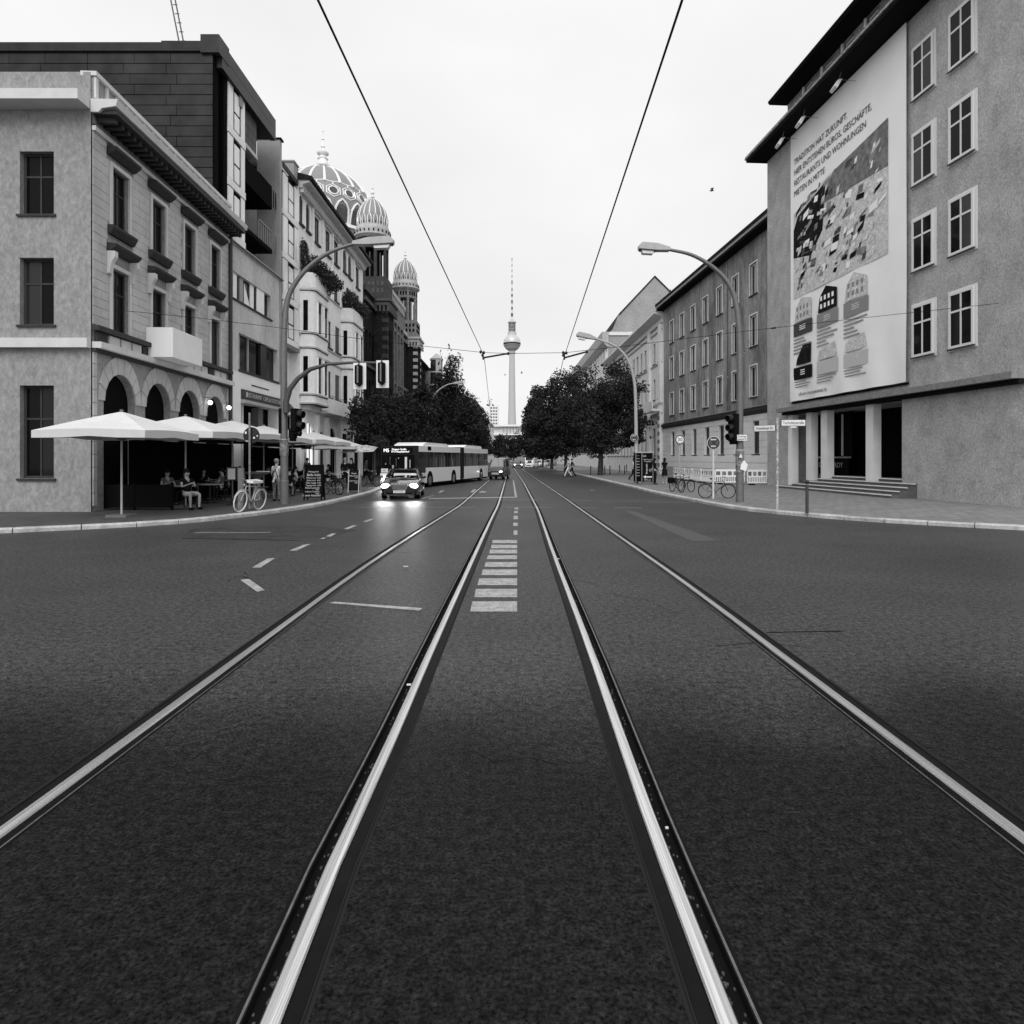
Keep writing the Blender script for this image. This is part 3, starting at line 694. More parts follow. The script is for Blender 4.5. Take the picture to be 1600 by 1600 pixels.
# bays
def bayplan(s0, s1, d=.95, r=.45, n=4):
    pts = [(s0, 0)]
    for i in range(n + 1): a = math.pi / 2 * i / n; pts.append((s0 + r - r * math.cos(a), d - r + r * math.sin(a)))
    for i in range(n + 1): a = math.pi / 2 * i / n; pts.append((s1 - r + r * math.sin(a), d - r + r * math.cos(a)))
    return pts + [(s1, 0)]
for (s0, s1) in bays:
    pl = bayplan(s0, s1)
    q = MB(f3.M); q.prism([(a, c) for a, c in pl], 2, 5.55, 13.15)
    q.build('bay', WB, b3, smooth=True)
    q = MB(f3.M); q.prism(bayplan(s0 + .3, s1 - .3, .6, .3), 2, 5.1, 5.54); q.build('bay_foot', WBT, b3)
    q = MB(f3.M)
    pr = bayplan(s0, s1); inn = bayplan(s0 + .12, s1 - .12, .83, .4)
    n = len(pr); q.add([(a, c, 13.17) for a, c in pr] + [(a, c, 14.15) for a, c in pr] + [(a, c, 14.15) for a, c in inn] + [(a, c, 13.3) for a, c in inn], [(i, i + 1, n + i + 1, n + i) for i in range(n - 1)] + [(n + i, n + i + 1, 2 * n + i + 1, 2 * n + i) for i in range(n - 1)] + [(2 * n + i, 2 * n + i + 1, 3 * n + i + 1, 3 * n + i) for i in range(n - 1)])
    q.build('balcony_parapet', WB, b3, smooth=True)
    for z in (13.02, 10.16, 9.2, 6.1, 5.5, 14.15):
        q = MB(f3.M); q.prism(bayplan(s0 - .08, s1 + .08, 1.05, .5), 2, z - .05, z + .05) if z < 14 else q.add([(a, c, z + .002) for a, c in pr] + [(a, c, z + .002) for a, c in inn], [(i, i + 1, n + i + 1, n + i) for i in range(n - 1)])
        q.build('ledge', WBT if z < 14 else DKM, b3)
        if z < 14: q = MB(f3.M); q.prism(bayplan(s0 - .03, s1 + .03, .99, .47), 2, z - .1, z - .052); q.build('ledge_moulding', DKM, b3)
    for (z0, z1) in ((10.3, 12.3), (6.25, 8.6)):
        # a window in the side facing the junction and two in the front, set in shallow frames
        q = MB(f3.M); q.box((s0 - .02, .22, z0), (s0 + .03, .52, z1)); W = q.build('window', DARK, b3)
        q = MB(f3.M); q.box((s0 - .03, .26, z0 + .05), (s0 - .021, .48, z1 - .6)); q.build('pane', GLASS, W)
        m_ = (s0 + s1) / 2; L_ = s1 - s0
        for cc in (s0 + .3 * L_, s0 + .72 * L_):
            q = MB(f3.M); q.box((cc - .38, .9, z0), (cc + .38, .97, z1)); W = q.build('window', CLADB, b3)
            q = MB(f3.M); q.box((cc - .3, .972, z0 + .08), (cc - .02, .98, z1 - .7)); q.build('pane', GLASS, W); q = MB(f3.M); q.box((cc + .02, .972, z0 + .08), (cc + .3, .98, z1 - .7)); q.build('pane', GLASS, W)
            q = MB(f3.M); q.box((cc - .5, .94, z1 + .0), (cc + .5, 1.06, z1 + .12)); q.build('lintel_moulding', WBT, b3)
            for d_ in (-.48, .38): q = MB(f3.M); q.box((cc + d_, .94, z0 - .1), (cc + d_ + .1, 1.05, z1)); q.build('surround', WB, b3)
for z in (14.05, 10.05, 9.15, 6.0):   # string courses across the flat part
    for (u, v) in ((e0, bays[0][0] - .1), (bays[0][1] + .1, bays[1][0] - .1), (bays[1][1] + .1, e1)):
        q = MB(f3.M); q.box((u, .002, z), (v, .1, z + .1)); q.build('string_course', WBT, b3)
q = MB(f3.M); q.box((bays[0][1] + .2, .0, 5.1), (bays[1][0] - .1, .9, 5.3)); q.box((bays[0][1] + .2, .82, 5.3), (bays[1][0] - .1, .9, 6.15)); q.build('balcony', WB, b3)
q = MB(f3.M)
for k in range(20): s = bays[0][1] + .25 + k * .33; q.tube([(s, .86, 6.15), (s, .86, 6.4)], .012, 4)
q.tube([(bays[0][1] + .2, .86, 6.4), (bays[1][0] - .1, .86, 6.4)], .015, 5); q.build('railing', BLACK, b3)
for px in (470, 492, 508.5, 528, 547): q = MB(f3.M); q.box((S(px) - .25, .002, .15), (S(px) + .25, .3, 4.9)); q.build('pillar', WB, b3)
# lattice painted columns by the café
# balcony plants
LEAF = mat('leaf', .035, .6, var=.5, scale=3, spec=.3)
def leafcloud(cs, n, size, rnd, flat=.0):
    """cs: list of (centre, radii). Leaf-sized quads on and in ellipsoids."""
    V = []; Fa = []
    wts = [r[0] * r[1] * r[2] for _, r in cs]; tot = sum(wts)
    for (c, r), w in zip(cs, wts):
        m = max(8, int(n * w / tot))
        for _ in range(m):
            d = Vector((rnd.gauss(0, 1), rnd.gauss(0, 1), rnd.gauss(0, 1))).normalized()
            q = rnd.random() ** .35 * (1 + rnd.gauss(0, .08)); p = Vector((c[0] + d.x * r[0] * q, c[1] + d.y * r[1] * q, c[2] + d.z * r[2] * q))
            a = (d * .7 + Vector((rnd.gauss(0, 1), rnd.gauss(0, 1), rnd.gauss(0, 1) + .4))).normalized(); u = a.orthogonal().normalized(); u = (Matrix.Rotation(rnd.random() * 6.28, 3, a) @ u); v = a.cross(u)
            s = size * rnd.uniform(.6, 1.3); k = len(V)
            V += [p - u * s * .5, p + v * s * .3, p + u * s * .5, p - v * s * .3]; Fa.append((k, k + 1, k + 2, k + 3))
    return V, Fa
def plant(name, label, cat, boxes, n, size, seed, group=None):
    rnd = random.Random(seed); c0 = boxes[0][0]
    t = thing(name, label, cat, c0, group=group); V, Fa = leafcloud([((c[0] - c0[0], c[1] - c0[1], c[2] - c0[2]), r) for c, r in boxes], n, size, rnd)
    me = bpy.data.meshes.new('foliage'); me.from_pydata(V, [], Fa); me.materials.append(LEAF); o = bpy.data.objects.new('foliage', me); COL.objects.link(o); o.parent = t
    q = MB()
    for (c, r) in boxes: q.tube([(c[0] - c0[0], c[1] - c0[1], c[2] - c0[2] - r[2] * .9), (c[0] - c0[0] + .05, c[1] - c0[1], c[2] - c0[2] + r[2] * .4)], .03, 5)
    q.build('stem', DKM, t, world=False); return t
g1 = f3.pt(bays[0][0] + .5, .75, 14.7); g2 = f3.pt(bays[0][0] + 1.6, .9, 14.5); g3 = f3.pt(bays[0][1] - .5, .95, 14.3)
plant('balcony_plant', 'bushy dark plants spilling over the first rounded balcony of the white house', 'plant', [(g1, (.6, .6, .8)), (g2, (.7, 1.0, .75)), (g3, (.8, 1.3, .8)), (f3.pt(bays[0][0] + .2, .1, 15.2), (.4, .4, 1.2)), (f3.pt(bays[0][1] + .3, 1.2, 14.3), (.7, .8, .5))], 5200, .17, 3)
g1 = f3.pt(bays[1][0] + .6, .6, 14.9)
plant('balcony_plant', 'smaller clump of plants on the second balcony, nearer the synagogue', 'plant', [(g1, (.8, 1.0, .8)), (f3.pt(bays[1][1] - .8, .8, 14.7), (.8, 1.2, .7))], 3000, .17, 4)
# shop blade signs
for i, (px, py, w_, h_) in enumerate([(473, 655, .5, .9), (521, 560, .0, .0)][:1]):
    pass
# ------------------------------------------------------------------ synagogue with its domes
DBR = mat('dark_brick', .022, .85, var=.35, scale=1.5, fine=.35, fscale=5)
DBRL = mat('pale_brick', .17, .85, var=.35, scale=2.5, fine=.3, fscale=7)
DST = mat('dark_stone', .07, .85, var=.4, scale=3)  # darker stone for the first tower and the wall beside it
DBD = mat('tower_dark_brick', .035, .85, var=.4, scale=2)  # darker brick for the first tower
STON = mat('weathered_stone', .42, .8, var=.3, scale=2.5)
ZINC = mat('dome_plates', .22, .55, var=.08, scale=1.2, stretch=(1, 1, 3))
GOLD = mat('gilded_strap', .85, .3, metal=.25)
DGL = mat('dome_window', .06, .15, spec=.5)
syn = thing('synagogue', 'dark brick synagogue with a large ribbed dome between two small domed towers', 'building', (-14, 62.5, 0))
f4 = Fac(-14, 62.3, .0, -1)
LN = 95 - 62.3
ops = []
for k in range(3): ops.append((1.0 + k * 1.5, 1.9 + k * 1.5, 5.5, 9.5)); ops.append((1.0 + k * 1.5, 1.9 + k * 1.5, 11.2, 14.2))
for k in range(5): ops.append((10.5 + k * 2.2, 11.9 + k * 2.2, 5, 10.5)); ops.append((10.5 + k * 2.2, 11.9 + k * 2.2, 12.5, 16.2))
q = MB(f4.M); wall(q, .02, LN, .1, 17.8, ops, .5); shell(q, .02, LN, .1, 17.8, 18); q.build('wall', DBR, syn)
for o in ops: window(f4, syn, *o, rec=.2, fw=.09, cols=2, trans=.35, fm=BLACKM, gm=GLASS)
for z, h, m in ((10.6, .3, DBRL), (16.8, .35, DBRL), (17.8, .5, STON), (4.2, .3, STON)):
    q = MB(f4.M); q.box((9.4, .003, z), (LN, .25, z + h)); q.build('string_course', m, syn); q = MB(f4.M); q.box((.02, .003, z), (9.39, .25, z + h)); q.build('string_course', DST, syn)
q = MB(f4.M); q.box((9.3, .0, 17.8), (21.6, .3, 20.4)); q.build('parapet', DBRL, syn); q = MB(f4.M); q.box((9.3, -1, 20.4), (21.6, .55, 20.9)); q.build('cornice', STON, syn)
for k in range(16): q = MB(f4.M); q.box((9.5 + k * .75, .31, 19.6), (9.8 + k * .75, .5, 20.38)); q.build('corbel', STON, syn)
for s in (9.6, 11.8 + .25, 14.3, 16.5, 18.7, 20.9): q = MB(f4.M); q.box((s, .003, .1), (s + .35, .35, 17.8)); q.build('pilaster', DBRL, syn)
def tower(Yc, Xc, k):
    STON, DBRL = (globals()['STON'], globals()['DBRL']) if k else (DST, DBD)
    t = MB(); q = MB(); q.box((Xc - 1.85, Yc - 1.85, .1), (Xc + 1.85, Yc + 1.85, 17.6)); q.build('tower_base', DBR, syn)
    # banded corner stones of the base
    for sx in (-1, 1):
        for i in range(16):
            z = 3 + i * .9
            q = MB(); q.cbox((Xc + 1.62 * 1, Yc - sx * 1.62, z + .22), (.56, .56, .44)); q.build('corner_stone', STON if k else DBRL, syn)
    for zz in (5.5, 11.5):
        q = MB(); q.box((Xc - .6, Yc - 1.9, zz), (Xc + .5, Yc - 1.86, zz + 3.6)); W = q.build('window', DARK, syn); q = MB(); q.box((Xc - .5, Yc - 1.92, zz + .1), (Xc + .4, Yc - 1.902, zz + 3.5)); q.build('pane', GLASS, W)
        q = MB(); q.box((Xc + 1.86, Yc - .6, zz), (Xc + 1.9, Yc + .6, zz + 3.6)); W = q.build('window', DARK, syn)
    q = MB(); q.box((Xc - 2.15, Yc - 2.15, 17.3), (Xc + 2.15, Yc + 2.15, 17.7)); q.box((Xc - 2.3, Yc - 2.3, 17.7), (Xc + 2.3, Yc + 2.3, 17.95)); q.build('cornice', STON, syn)
    for i in range(11):
        for (a, b_) in ((Xc - 2.0 + i * .4, Yc - 2.12), (Xc + 2.12, Yc - 2.0 + i * .4)):
            q = MB(); q.cbox((a, b_, 16.95), (.2, .22, .6)); q.build('corbel', STON, syn)
    q = MB(); q.box((Xc - 1.95, Yc - 1.95, 17.96), (Xc + 1.95, Yc + 1.95, 18.5)); q.box((Xc - 1.75, Yc - 1.75, 18.5), (Xc + 1.75, Yc + 1.75, 20.3)); q.build('tower_block', DBRL, syn)
    m = DBRL if k else DBR; o8 = math.pi / 8
    for zr in (18.9, 19.6):
        for i in range(7):
            for (a, b_, dx_, dy_) in ((Xc - 1.4 + i * .46, Yc - 1.76, .24, .04), (Xc + 1.76, Yc - 1.4 + i * .46, .04, .24)):
                q = MB(); q.cbox((a, b_, zr), (dx_, dy_, .42)); q.build('blind_niche', DARK if k else STON, syn)
    for i in range(8):
        for j in (-1, 0, 1):
            a = i * math.pi / 4; q = MB(); q.cbox((0, 0, 0), (.04, .2, .5)); Mx = Matrix.Translation((Xc, Yc, 23.95)) @ Matrix.Rotation(a, 4, 'Z') @ Matrix.Translation((1.56, j * .36, 0)); q.v = [Mx @ v for v in q.v]; q.build('blind_niche', DARK if k else STON, syn)
    q = MB(); q.lathe([(.9, 20.3), (.9, 24.4)], 8, (Xc, Yc, 0), o8); q.build('tower_core', DGL if k else DARK, syn)
    q = MB(); q.lathe([(1.62, 19.2), (1.66, 20.3), (1.5, 20.35)], 8, (Xc, Yc, 0), o8); q.build('tower_drum', m, syn)
    for i in range(8):
        a = o8 + i * math.pi / 4; c, s = math.cos(a), math.sin(a)
        q = MB(); q.tube([(Xc + 1.5 * c, Yc + 1.5 * s, 20.3), (Xc + 1.5 * c, Yc + 1.5 * s, 23.4)], .17, 8); q.build('column', DBRL if k else DBRL, syn)
        a = i * math.pi / 4; c, s = math.cos(a), math.sin(a)
        q = MB(); q.tube([(Xc + 1.38 * c, Yc + 1.38 * s, 20.3), (Xc + 1.38 * c, Yc + 1.38 * s, 22.9)], .07, 6); q.build('mullion', STON, syn)
    q = MB(); q.lathe([(1.55, 23.3), (1.68, 23.4), (1.68, 24.5), (1.5, 24.5)], 8, (Xc, Yc, 0), o8); q.build('arcade_band', m, syn)
    q = MB(); q.lathe([(1.65, 24.45), (1.95, 24.7), (1.95, 24.82), (1.8, 24.82), (1.85, 25.35), (1.72, 25.4), (1.66, 25.75), (1.5, 25.8)], 32, (Xc, Yc, 0)); q.build('gallery', globals()['STON'], syn, smooth=True)
    for i in range(24):
        a = i * math.pi / 12; q = MB(); q.cbox((Xc + 1.84 * math.cos(a), Yc + 1.84 * math.sin(a), 25.08), (.12, .12, .2)); q.build('gallery_opening', DARK, syn)
    prof = [(1.5, 25.7), (1.58, 26.1), (1.6, 26.5), (1.55, 27.0), (1.42, 27.5), (1.2, 28.0), (.9, 28.45), (.55, 28.8), (.25, 29.02), (.1, 29.1)]
    prof = [(r, 25.7 + (z - 25.7) * .94) for r, z in prof]
    q = MB(); q.lathe(prof, 48, (Xc, Yc, 0)); q.build('dome', ZINC, syn, smooth=True)
    def sp(z, a, d=0.0):
        for (r0, z0), (r1, z1) in zip(prof, prof[1:]):
            if z <= z1: rr = r0 + (r1 - r0) * (z - z0) / (z1 - z0); break
        else: rr = prof[-1][0]
        return (Xc + (rr + d) * math.cos(a), Yc + (rr + d) * math.sin(a), z)
    for i in range(16):
        a = i * math.pi / 8
        q = MB(); q.tube([sp(z, a) for z in (26.8, 27.1, 27.4, 27.7, 28.0, 28.3, 28.6, 28.8)], [.07, .065, .06, .055, .05, .04, .035, .03], 5); q.build('rib', GOLD, syn)
        b = a + math.pi / 16
        q = MB(); q.tube([sp(25.8, a - .1), sp(26.2, a - .13), sp(26.55, a - .1), sp(26.85, a), sp(26.55, a + .1), sp(26.2, a + .13), sp(25.8, a + .1)], .05, 5); q.build('dome_arch', GOLD, syn)
        q = MB(); q.prism([(-.09, 0), (.09, 0), (.12, .4), (0, .75), (-.12, .4)], 1, -.03, .03)
        M_ = Matrix.Translation(sp(25.95, a, -.01)) @ Matrix.Rotation(a + math.pi / 2, 4, 'Z'); q.v = [M_ @ v for v in q.v]; q.build('dome_niche', BLACKM, syn)
    z0 = prof[-1][1]
    q = MB(); q.lathe([(.1, z0 - .05), (.22, z0 + .1), (.1, z0 + .2), (.06, z0 + .35), (.2, z0 + .5), (.2, z0 + .6), (.05, z0 + .7), (.04, z0 + .9), (.12, z0 + 1.0), (.03, z0 + 1.1), (.02, z0 + 1.5)], 12, (Xc, Yc, 0)); q.build('finial', GOLD, syn, smooth=True)
tower(68.9, -14.5, 0); tower(90.0, -14.5, 1)
# main dome
XC, YC = -22.7, 79.5
prof = [(5.7, 27.0), (5.8, 28.8), (6.05, 29.6), (6.2, 30.6), (6.05, 31.6), (5.7, 32.6), (5.15, 33.6), (4.4, 34.5), (3.45, 35.3), (2.4, 35.95), (1.3, 36.38), (.7, 36.55)]
dm = thing('', '', ''); bpy.data.objects.remove(dm)
q = MB(); q.lathe([(5.6, 17.5), (5.6, 26.2), (6.2, 26.6), (6.2, 27.2), (5.9, 27.4), (5.9, 28.0), (5.6, 28.2)], 32, (XC, YC, 0)); q.build('dome_drum', DBRL, syn)
q = MB(); q.lathe(prof, 64, (XC, YC, 0)); main = q.build('main_dome', ZINC, syn, smooth=True)
def sp(z, a, d=0.0):
    rr = prof[-1][0]
    for (r0, z0), (r1, z1) in zip(prof, prof[1:]):
        if z <= z1: rr = r0 + (r1 - r0) * (z - z0) / (z1 - z0); break
    return (XC + (rr + d) * math.cos(a), YC + (rr + d) * math.sin(a), z)
NR = 20
for i in range(NR):
    a = 2 * math.pi * i / NR
    zz = [33.0 + k * .35 for k in range(11)]
    q = MB(); q.tube([sp(min(z, 36.45), a) for z in zz], [.17 - .008 * k for k in range(11)], 6); q.build('rib', GOLD, main, world=True)
    b = a + math.pi / NR
    # medallion ring in a hexagon
    def loc(u, v): return sp(31.9 + v, b + u / 5.6, .03)
    for rad, n_, th, nm in ((.5, 16, .08, 'medallion_ring'), (.82, 6, .075, 'strap_hexagon')):
        q = MB(); q.tube([loc(rad * math.cos(2 * math.pi * j / n_ + (math.pi / 6 if n_ == 6 else 0) + 0), rad * math.sin(2 * math.pi * j / n_ + (math.pi / 6 if n_ == 6 else 0)) * .95) for j in range(n_ + 1)], th, 5); q.build(nm, GOLD, main)
    q = MB(); q.add([loc(.4 * math.cos(2 * math.pi * j / 12), .4 * math.sin(2 * math.pi * j / 12)) for j in range(12)], [tuple(range(12))]); q.build('medallion_window', DGL, main)
    q = MB(); q.tube([loc(0, .8), sp(33.0, b, .02)], .07, 5); q.tube([sp(33.0, b, .02), sp(33.15, a, .02)], .07, 5); q.tube([sp(33.0, b, .02), sp(33.15, a + 2 * math.pi / NR, .02)], .07, 5); q.build('strap', GOLD, main)
    # tall pointed arch window below, between ribs
    w = .135
    arch = [sp(28.4, a - w, .03), sp(29.3, a - w, .03), sp(30.0, a - w * .9, .03), sp(30.6, a - w * .55, .03), sp(31.0, a, .03), sp(30.6, a + w * .55, .03), sp(30.0, a + w * .9, .03), sp(29.3, a + w, .03), sp(28.4, a + w, .03)]
    q = MB(); q.tube(arch, .15, 5); q.build('arch_strap', GOLD, main)
    q = MB(); q.add([sp(28.4, a - w * .85, .02), sp(29.3, a - w * .85, .02), sp(30.0, a - w * .75, .03), sp(30.55, a - w * .45, .03), sp(30.85, a, .03), sp(30.55, a + w * .45, .03), sp(30.0, a + w * .75, .03), sp(29.3, a + w * .85, .02), sp(28.4, a + w * .85, .02), sp(29.3, a, .06), sp(30.0, a, .06), sp(28.4, a, .05)],
                [(0, 1, 9, 11), (1, 2, 10, 9), (2, 3, 4, 10), (4, 5, 6, 10), (6, 7, 9, 10), (7, 8, 11, 9)]); q.build('dome_window', DGL, main)
q = MB(); q.lathe([(5.8, 28.05), (6.0, 28.1), (6.0, 28.45), (5.7, 28.5)], 48, (XC, YC, 0)); q.build('dome_ring', GOLD, main)
q = MB(); q.lathe([(max(.035, r * .85), 36.35 + (z - 36.3) * .56) for r, z in [(.9, 36.3), (1.0, 36.5), (.7, 36.6), (.65, 37.0), (.9, 37.2), (.95, 37.5), (.7, 37.7), (.6, 38.6), (.75, 38.8), (.6, 39.0), (.45, 39.6), (.8, 39.85), (.85, 40.1), (.5, 40.2), (.15, 40.5), (.1, 41.2), (.3, 41.4), (.3, 41.6), (.08, 41.8), (.05, 42.9), (.2, 43.0), (.2, 43.2), (.05, 43.4), (.04, 44.6), (.12, 44.8), (.04, 45.0)]], 16, (XC, YC, 0))
q.build('finial', GOLD, main, smooth=True)

# ------------------------------------------------------------------ buildings further on the left
def block_house(name, label, X0, Y0, Y1, dx, side, z, rows, wm_, gap, ww, wh, z0w, pitch, depth=12, eave=.5, roofm=ROOFD, fm=WHITEF, cat='building', blind=False, gh=None):
    fc = Fac(X0, Y0, dx, side); L_ = fc.sY(Y1); t = thing(name, label, cat, (X0, Y0, 0)); ops = []
    n = max(1, int((L_ - .6) / gap)); off = (L_ - n * gap) / 2
    for i in range(n):
        for r in range(rows): ops.append((off + i * gap + (gap - ww) / 2, off + i * gap + (gap + ww) / 2, z0w + r * pitch, z0w + r * pitch + wh))
        if gh: ops.append((off + i * gap + (gap - ww * 1.2) / 2, off + i * gap + (gap + ww * 1.2) / 2, gh[0], gh[1]))
    q = MB(fc.M); wall(q, 0.02, L_, .1, z, ops, .3); shell(q, .02, L_, .1, z, depth); q.build('wall', wm_, t)
    for o in ops:
        window(fc, t, *o, rec=.2, fw=.08, cols=2, trans=.3, fm=fm, gm=GLASS)
        q = MB(fc.M); q.box((o[0] - .08, .002, o[2] - .12), (o[1] + .08, .1, o[2] - .003)); q.build('sill', DKM, t)
    q = MB(fc.M); q.prism([(.002, z - .5), (eave * .5, z - .3), (eave, z - .1), (eave, z + .1), (.002, z + .1)], 0, 0, L_ + .1); q.build('cornice', wm_, t)
    if roofm:
        q = MB(fc.M); q.prism([(eave, z + .103), (-4.5, z + 2.6), (-9, z + .103)], 0, .05, L_); q.build('roof', roofm, t)
    return fc, t
block_house('brick_building', 'dark narrow building just beyond the second domed tower', -14.0, 96, 107, 0, -1, 16.6, 4, DBR, 2.2, .9, 1.7, 2.5, 3.6)
q = MB(); cX, cY = P(682, 600, 104).x, 104
gt = thing('glass_stair_tower', 'round glazed stair tower with conical cap beyond the synagogue', 'tower', (cX, cY, 0))
q = MB(); q.lathe([(.95, .1), (.95, 17.2)], 12, (cX, cY, 0)); q.build('glass_shaft', GLASSB, gt)
for z in (9.2, 11.2, 13.2, 15.2, 17.2): q = MB(); q.lathe([(1.0, z), (1.05, z), (1.05, z + .22), (1.0, z + .22)], 12, (cX, cY, 0)); q.build('floor_ring', GREYL, gt)
q = MB(); q.lathe([(1.1, 17.4), (.1, 18.3)], 12, (cX, cY, 0)); q.build('cap', GREYL, gt)
block_house('row_house', 'grey row house glimpsed above the left trees with pitched roof', -13.0, 107.2, 140, .01, -1, 16.0, 4, ST1, 3, 1.2, 1.9, 3, 3.5)
block_house('pale_house', 'pale house with dark roof edge rising behind the far left trees', -12.2, 141, 170, .012, -1, 15.2, 4, ST1L, 3, 1.2, 1.9, 3, 3.4)
block_house('row_house', 'narrow dark topped house left of the white tower block', -10.6, 171, 215, .02, -1, 16.8, 4, ST1L, 3.6, 1.4, 2, 3, 3.4, eave=1.2)
block_house('row_house', 'last pale house of the left row, close to the tower block', -9.4, 216, 290, .02, -1, 15.5, 4, WB, 4.2, 1.6, 2, 3, 3.4)
# slab tower block and rounded corner building at the end of the street
p0, p1 = P(765.5, 716, 640), P(778, 716, 640)
tb = thing('tower_block', 'distant white tower block with rows of small balconies left of the television tower', 'tower block', (p0.x, 640, 0))
zt = P(0, 633, 640).z; q = MB(); q.box((p0.x, 640, 0), (p1.x, 660, zt)); q.box((p0.x - 6, 646, 0), (p0.x - .01, 664, zt - 1)); q.build('wall', WB, tb)
for r in range(16):
    z = zt - 3.5 - r * 3
    for k in range(3): x = p0.x + .6 + k * 2.4; q = MB(); q.box((x, 639.9, z), (x + 1.6, 639.98, z + 1.6)); q.build('window', GREY, tb)
p0, p1 = P(768, 716, 330), P(830, 716, 330)
rb_ = thing('rounded_building', 'rounded white office building with ribbon windows at the foot of the television tower', 'building', ((p0.x + p1.x) / 2, 345, 0))
cx_ = (p0.x + p1.x) / 2; R_ = (p1.x - p0.x) / 2
zt = P(0, 663.5, 330).z
for (a, b_, m, rr) in ((0, zt - 12.6, ST1, R_), (zt - 12.6, zt - 10.8, WB, R_ + .3), (zt - 10.8, zt - 8.6, mat('ribbon_glass', .08, .2), R_), (zt - 8.6, zt - 6.6, WB, R_ + .6), (zt - 6.6, zt - 5.2, GREY, R_), (zt - 5.2, zt - 4.6, WB, R_ + .9), (zt - 4.6, zt - .9, mat('ribbon_glass', .08, .2), R_ - .6), (zt - .9, zt, WREND, R_ + .9)):
    q = MB(); q.lathe([(rr, a), (rr, b_)], 40, (cx_, 330 + R_, 0)); q.build('floor_band', m, rb_)
for k in range(40):
    a = -math.pi * k / 40
    for (z0, z1) in ((zt - 4.55, zt - .95), (zt - 10.75, zt - 8.65)):
        q = MB(); q.cbox((cx_ + (R_ - .5 if z0 > zt - 5 else R_) * math.cos(a), 330 + R_ + (R_ - .5 if z0 > zt - 5 else R_) * math.sin(a), (z0 + z1) / 2), (.35, .35, z1 - z0)); q.build('mullion', WB, rb_)
# ------------------------------------------------------------------ television tower
TV = thing('television_tower', 'tall pale television tower with a steel ball and striped antenna mast', 'tower', (0, 1228, 0))
k = 1228 / F
def tz(y): return HC + (HY - y) * k
TVM = mat('tower_concrete', .5, .8); TVS = mat('tower_steel', .55, .4, metal=.2, var=.06, scale=.15)
def lz(pr, n=32): return [((r * k), tz(y)) for r, y in pr]
q = MB(); q.lathe(lz([(13, 716), (9, 690), (6.6, 668), (5.6, 640), (5.0, 600), (4.2, 553)]), 32, (0, 1228, 0)); q.build('shaft', TVM, TV, smooth=True)
q = MB(); q.lathe(lz([(4.4, 553), (5.3, 552), (5.3, 549.5), (4.5, 549), (5.2, 548), (5.2, 546.5), (4.1, 546), (4.0, 541)]), 32, (0, 1228, 0)); q.build('shaft_collar', TVM, TV)
q = MB(); q.ell((0, 1228, tz(536)), (13.4 * k, 13.4 * k, 13.2 * k), 40, 24); q.build('ball', TVS, TV, smooth=True)
for y0, y1, m in ((536.5, 538.5, BLACKM), (539.2, 541.0, GREY)):
    yy = (y0 + y1) / 2; r = math.sqrt(13.5 ** 2 - (yy - 536) ** 2) + .12; q = MB(); q.lathe(lz([(r, y1), (r, y0)]), 40, (0, 1228, 0)); q.build('window_band', m, TV)
q = MB(); q.lathe(lz([(9, 526.5), (7, 524), (6.8, 522), (6.5, 521.5), (6.5, 519), (4.8, 518.5), (4.8, 505), (6.5, 504.5), (6.5, 503), (3.6, 502), (2.5, 499)]), 24, (0, 1228, 0)); q.build('antenna_base', TVM, TV)
for j in range(6): y = 517.5 - j * 2.2; q = MB(); q.lathe(lz([(5.6, y), (5.8, y - .4), (5.6, y - .8)]), 24, (0, 1228, 0)); q.build('antenna_ring', GREY, TV)
ys = [499, 495, 489.5, 484.5, 479.5, 474.5, 469, 464, 459.5, 455, 450, 444.5, 438, 434, 430, 425.5, 421.5, 417, 412.5, 408, 403]
for j, (a, b_) in enumerate(zip(ys, ys[1:])):
    r = 1.75 if a > 489 else (1.3 if a > 458 else (.85 if a > 438 else .55)); q = MB(); q.lathe(lz([(r, a), (r, b_)]), 10, (0, 1228, 0)); q.build('mast_section', (mat('mast_red', .1, .6) if j % 2 else mat('mast_white', .75, .6)), TV)
# ------------------------------------------------------------------ right side
RC = mat('stained_roughcast', .25, .92, var=.65, scale=.55, bump=.6, bscale=50, stretch=(1, 1, .3), fine=.3, fscale=10, var2=.2, scale2=3)
RCT = mat('mottled_roughcast', .4, .92, var=.22, scale=1.1, stretch=(1, 1, .75), bump=.6, bscale=50, fine=.3, fscale=16)
PLAST = mat('pale_plaster', .76, .85, var=.1, scale=1)
PLINTH = mat('pale_plinth', .8, .85, var=.05, scale=1)
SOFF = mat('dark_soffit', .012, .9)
BANW = mat('banner_white', .93, .6, var=.05, scale=.35)
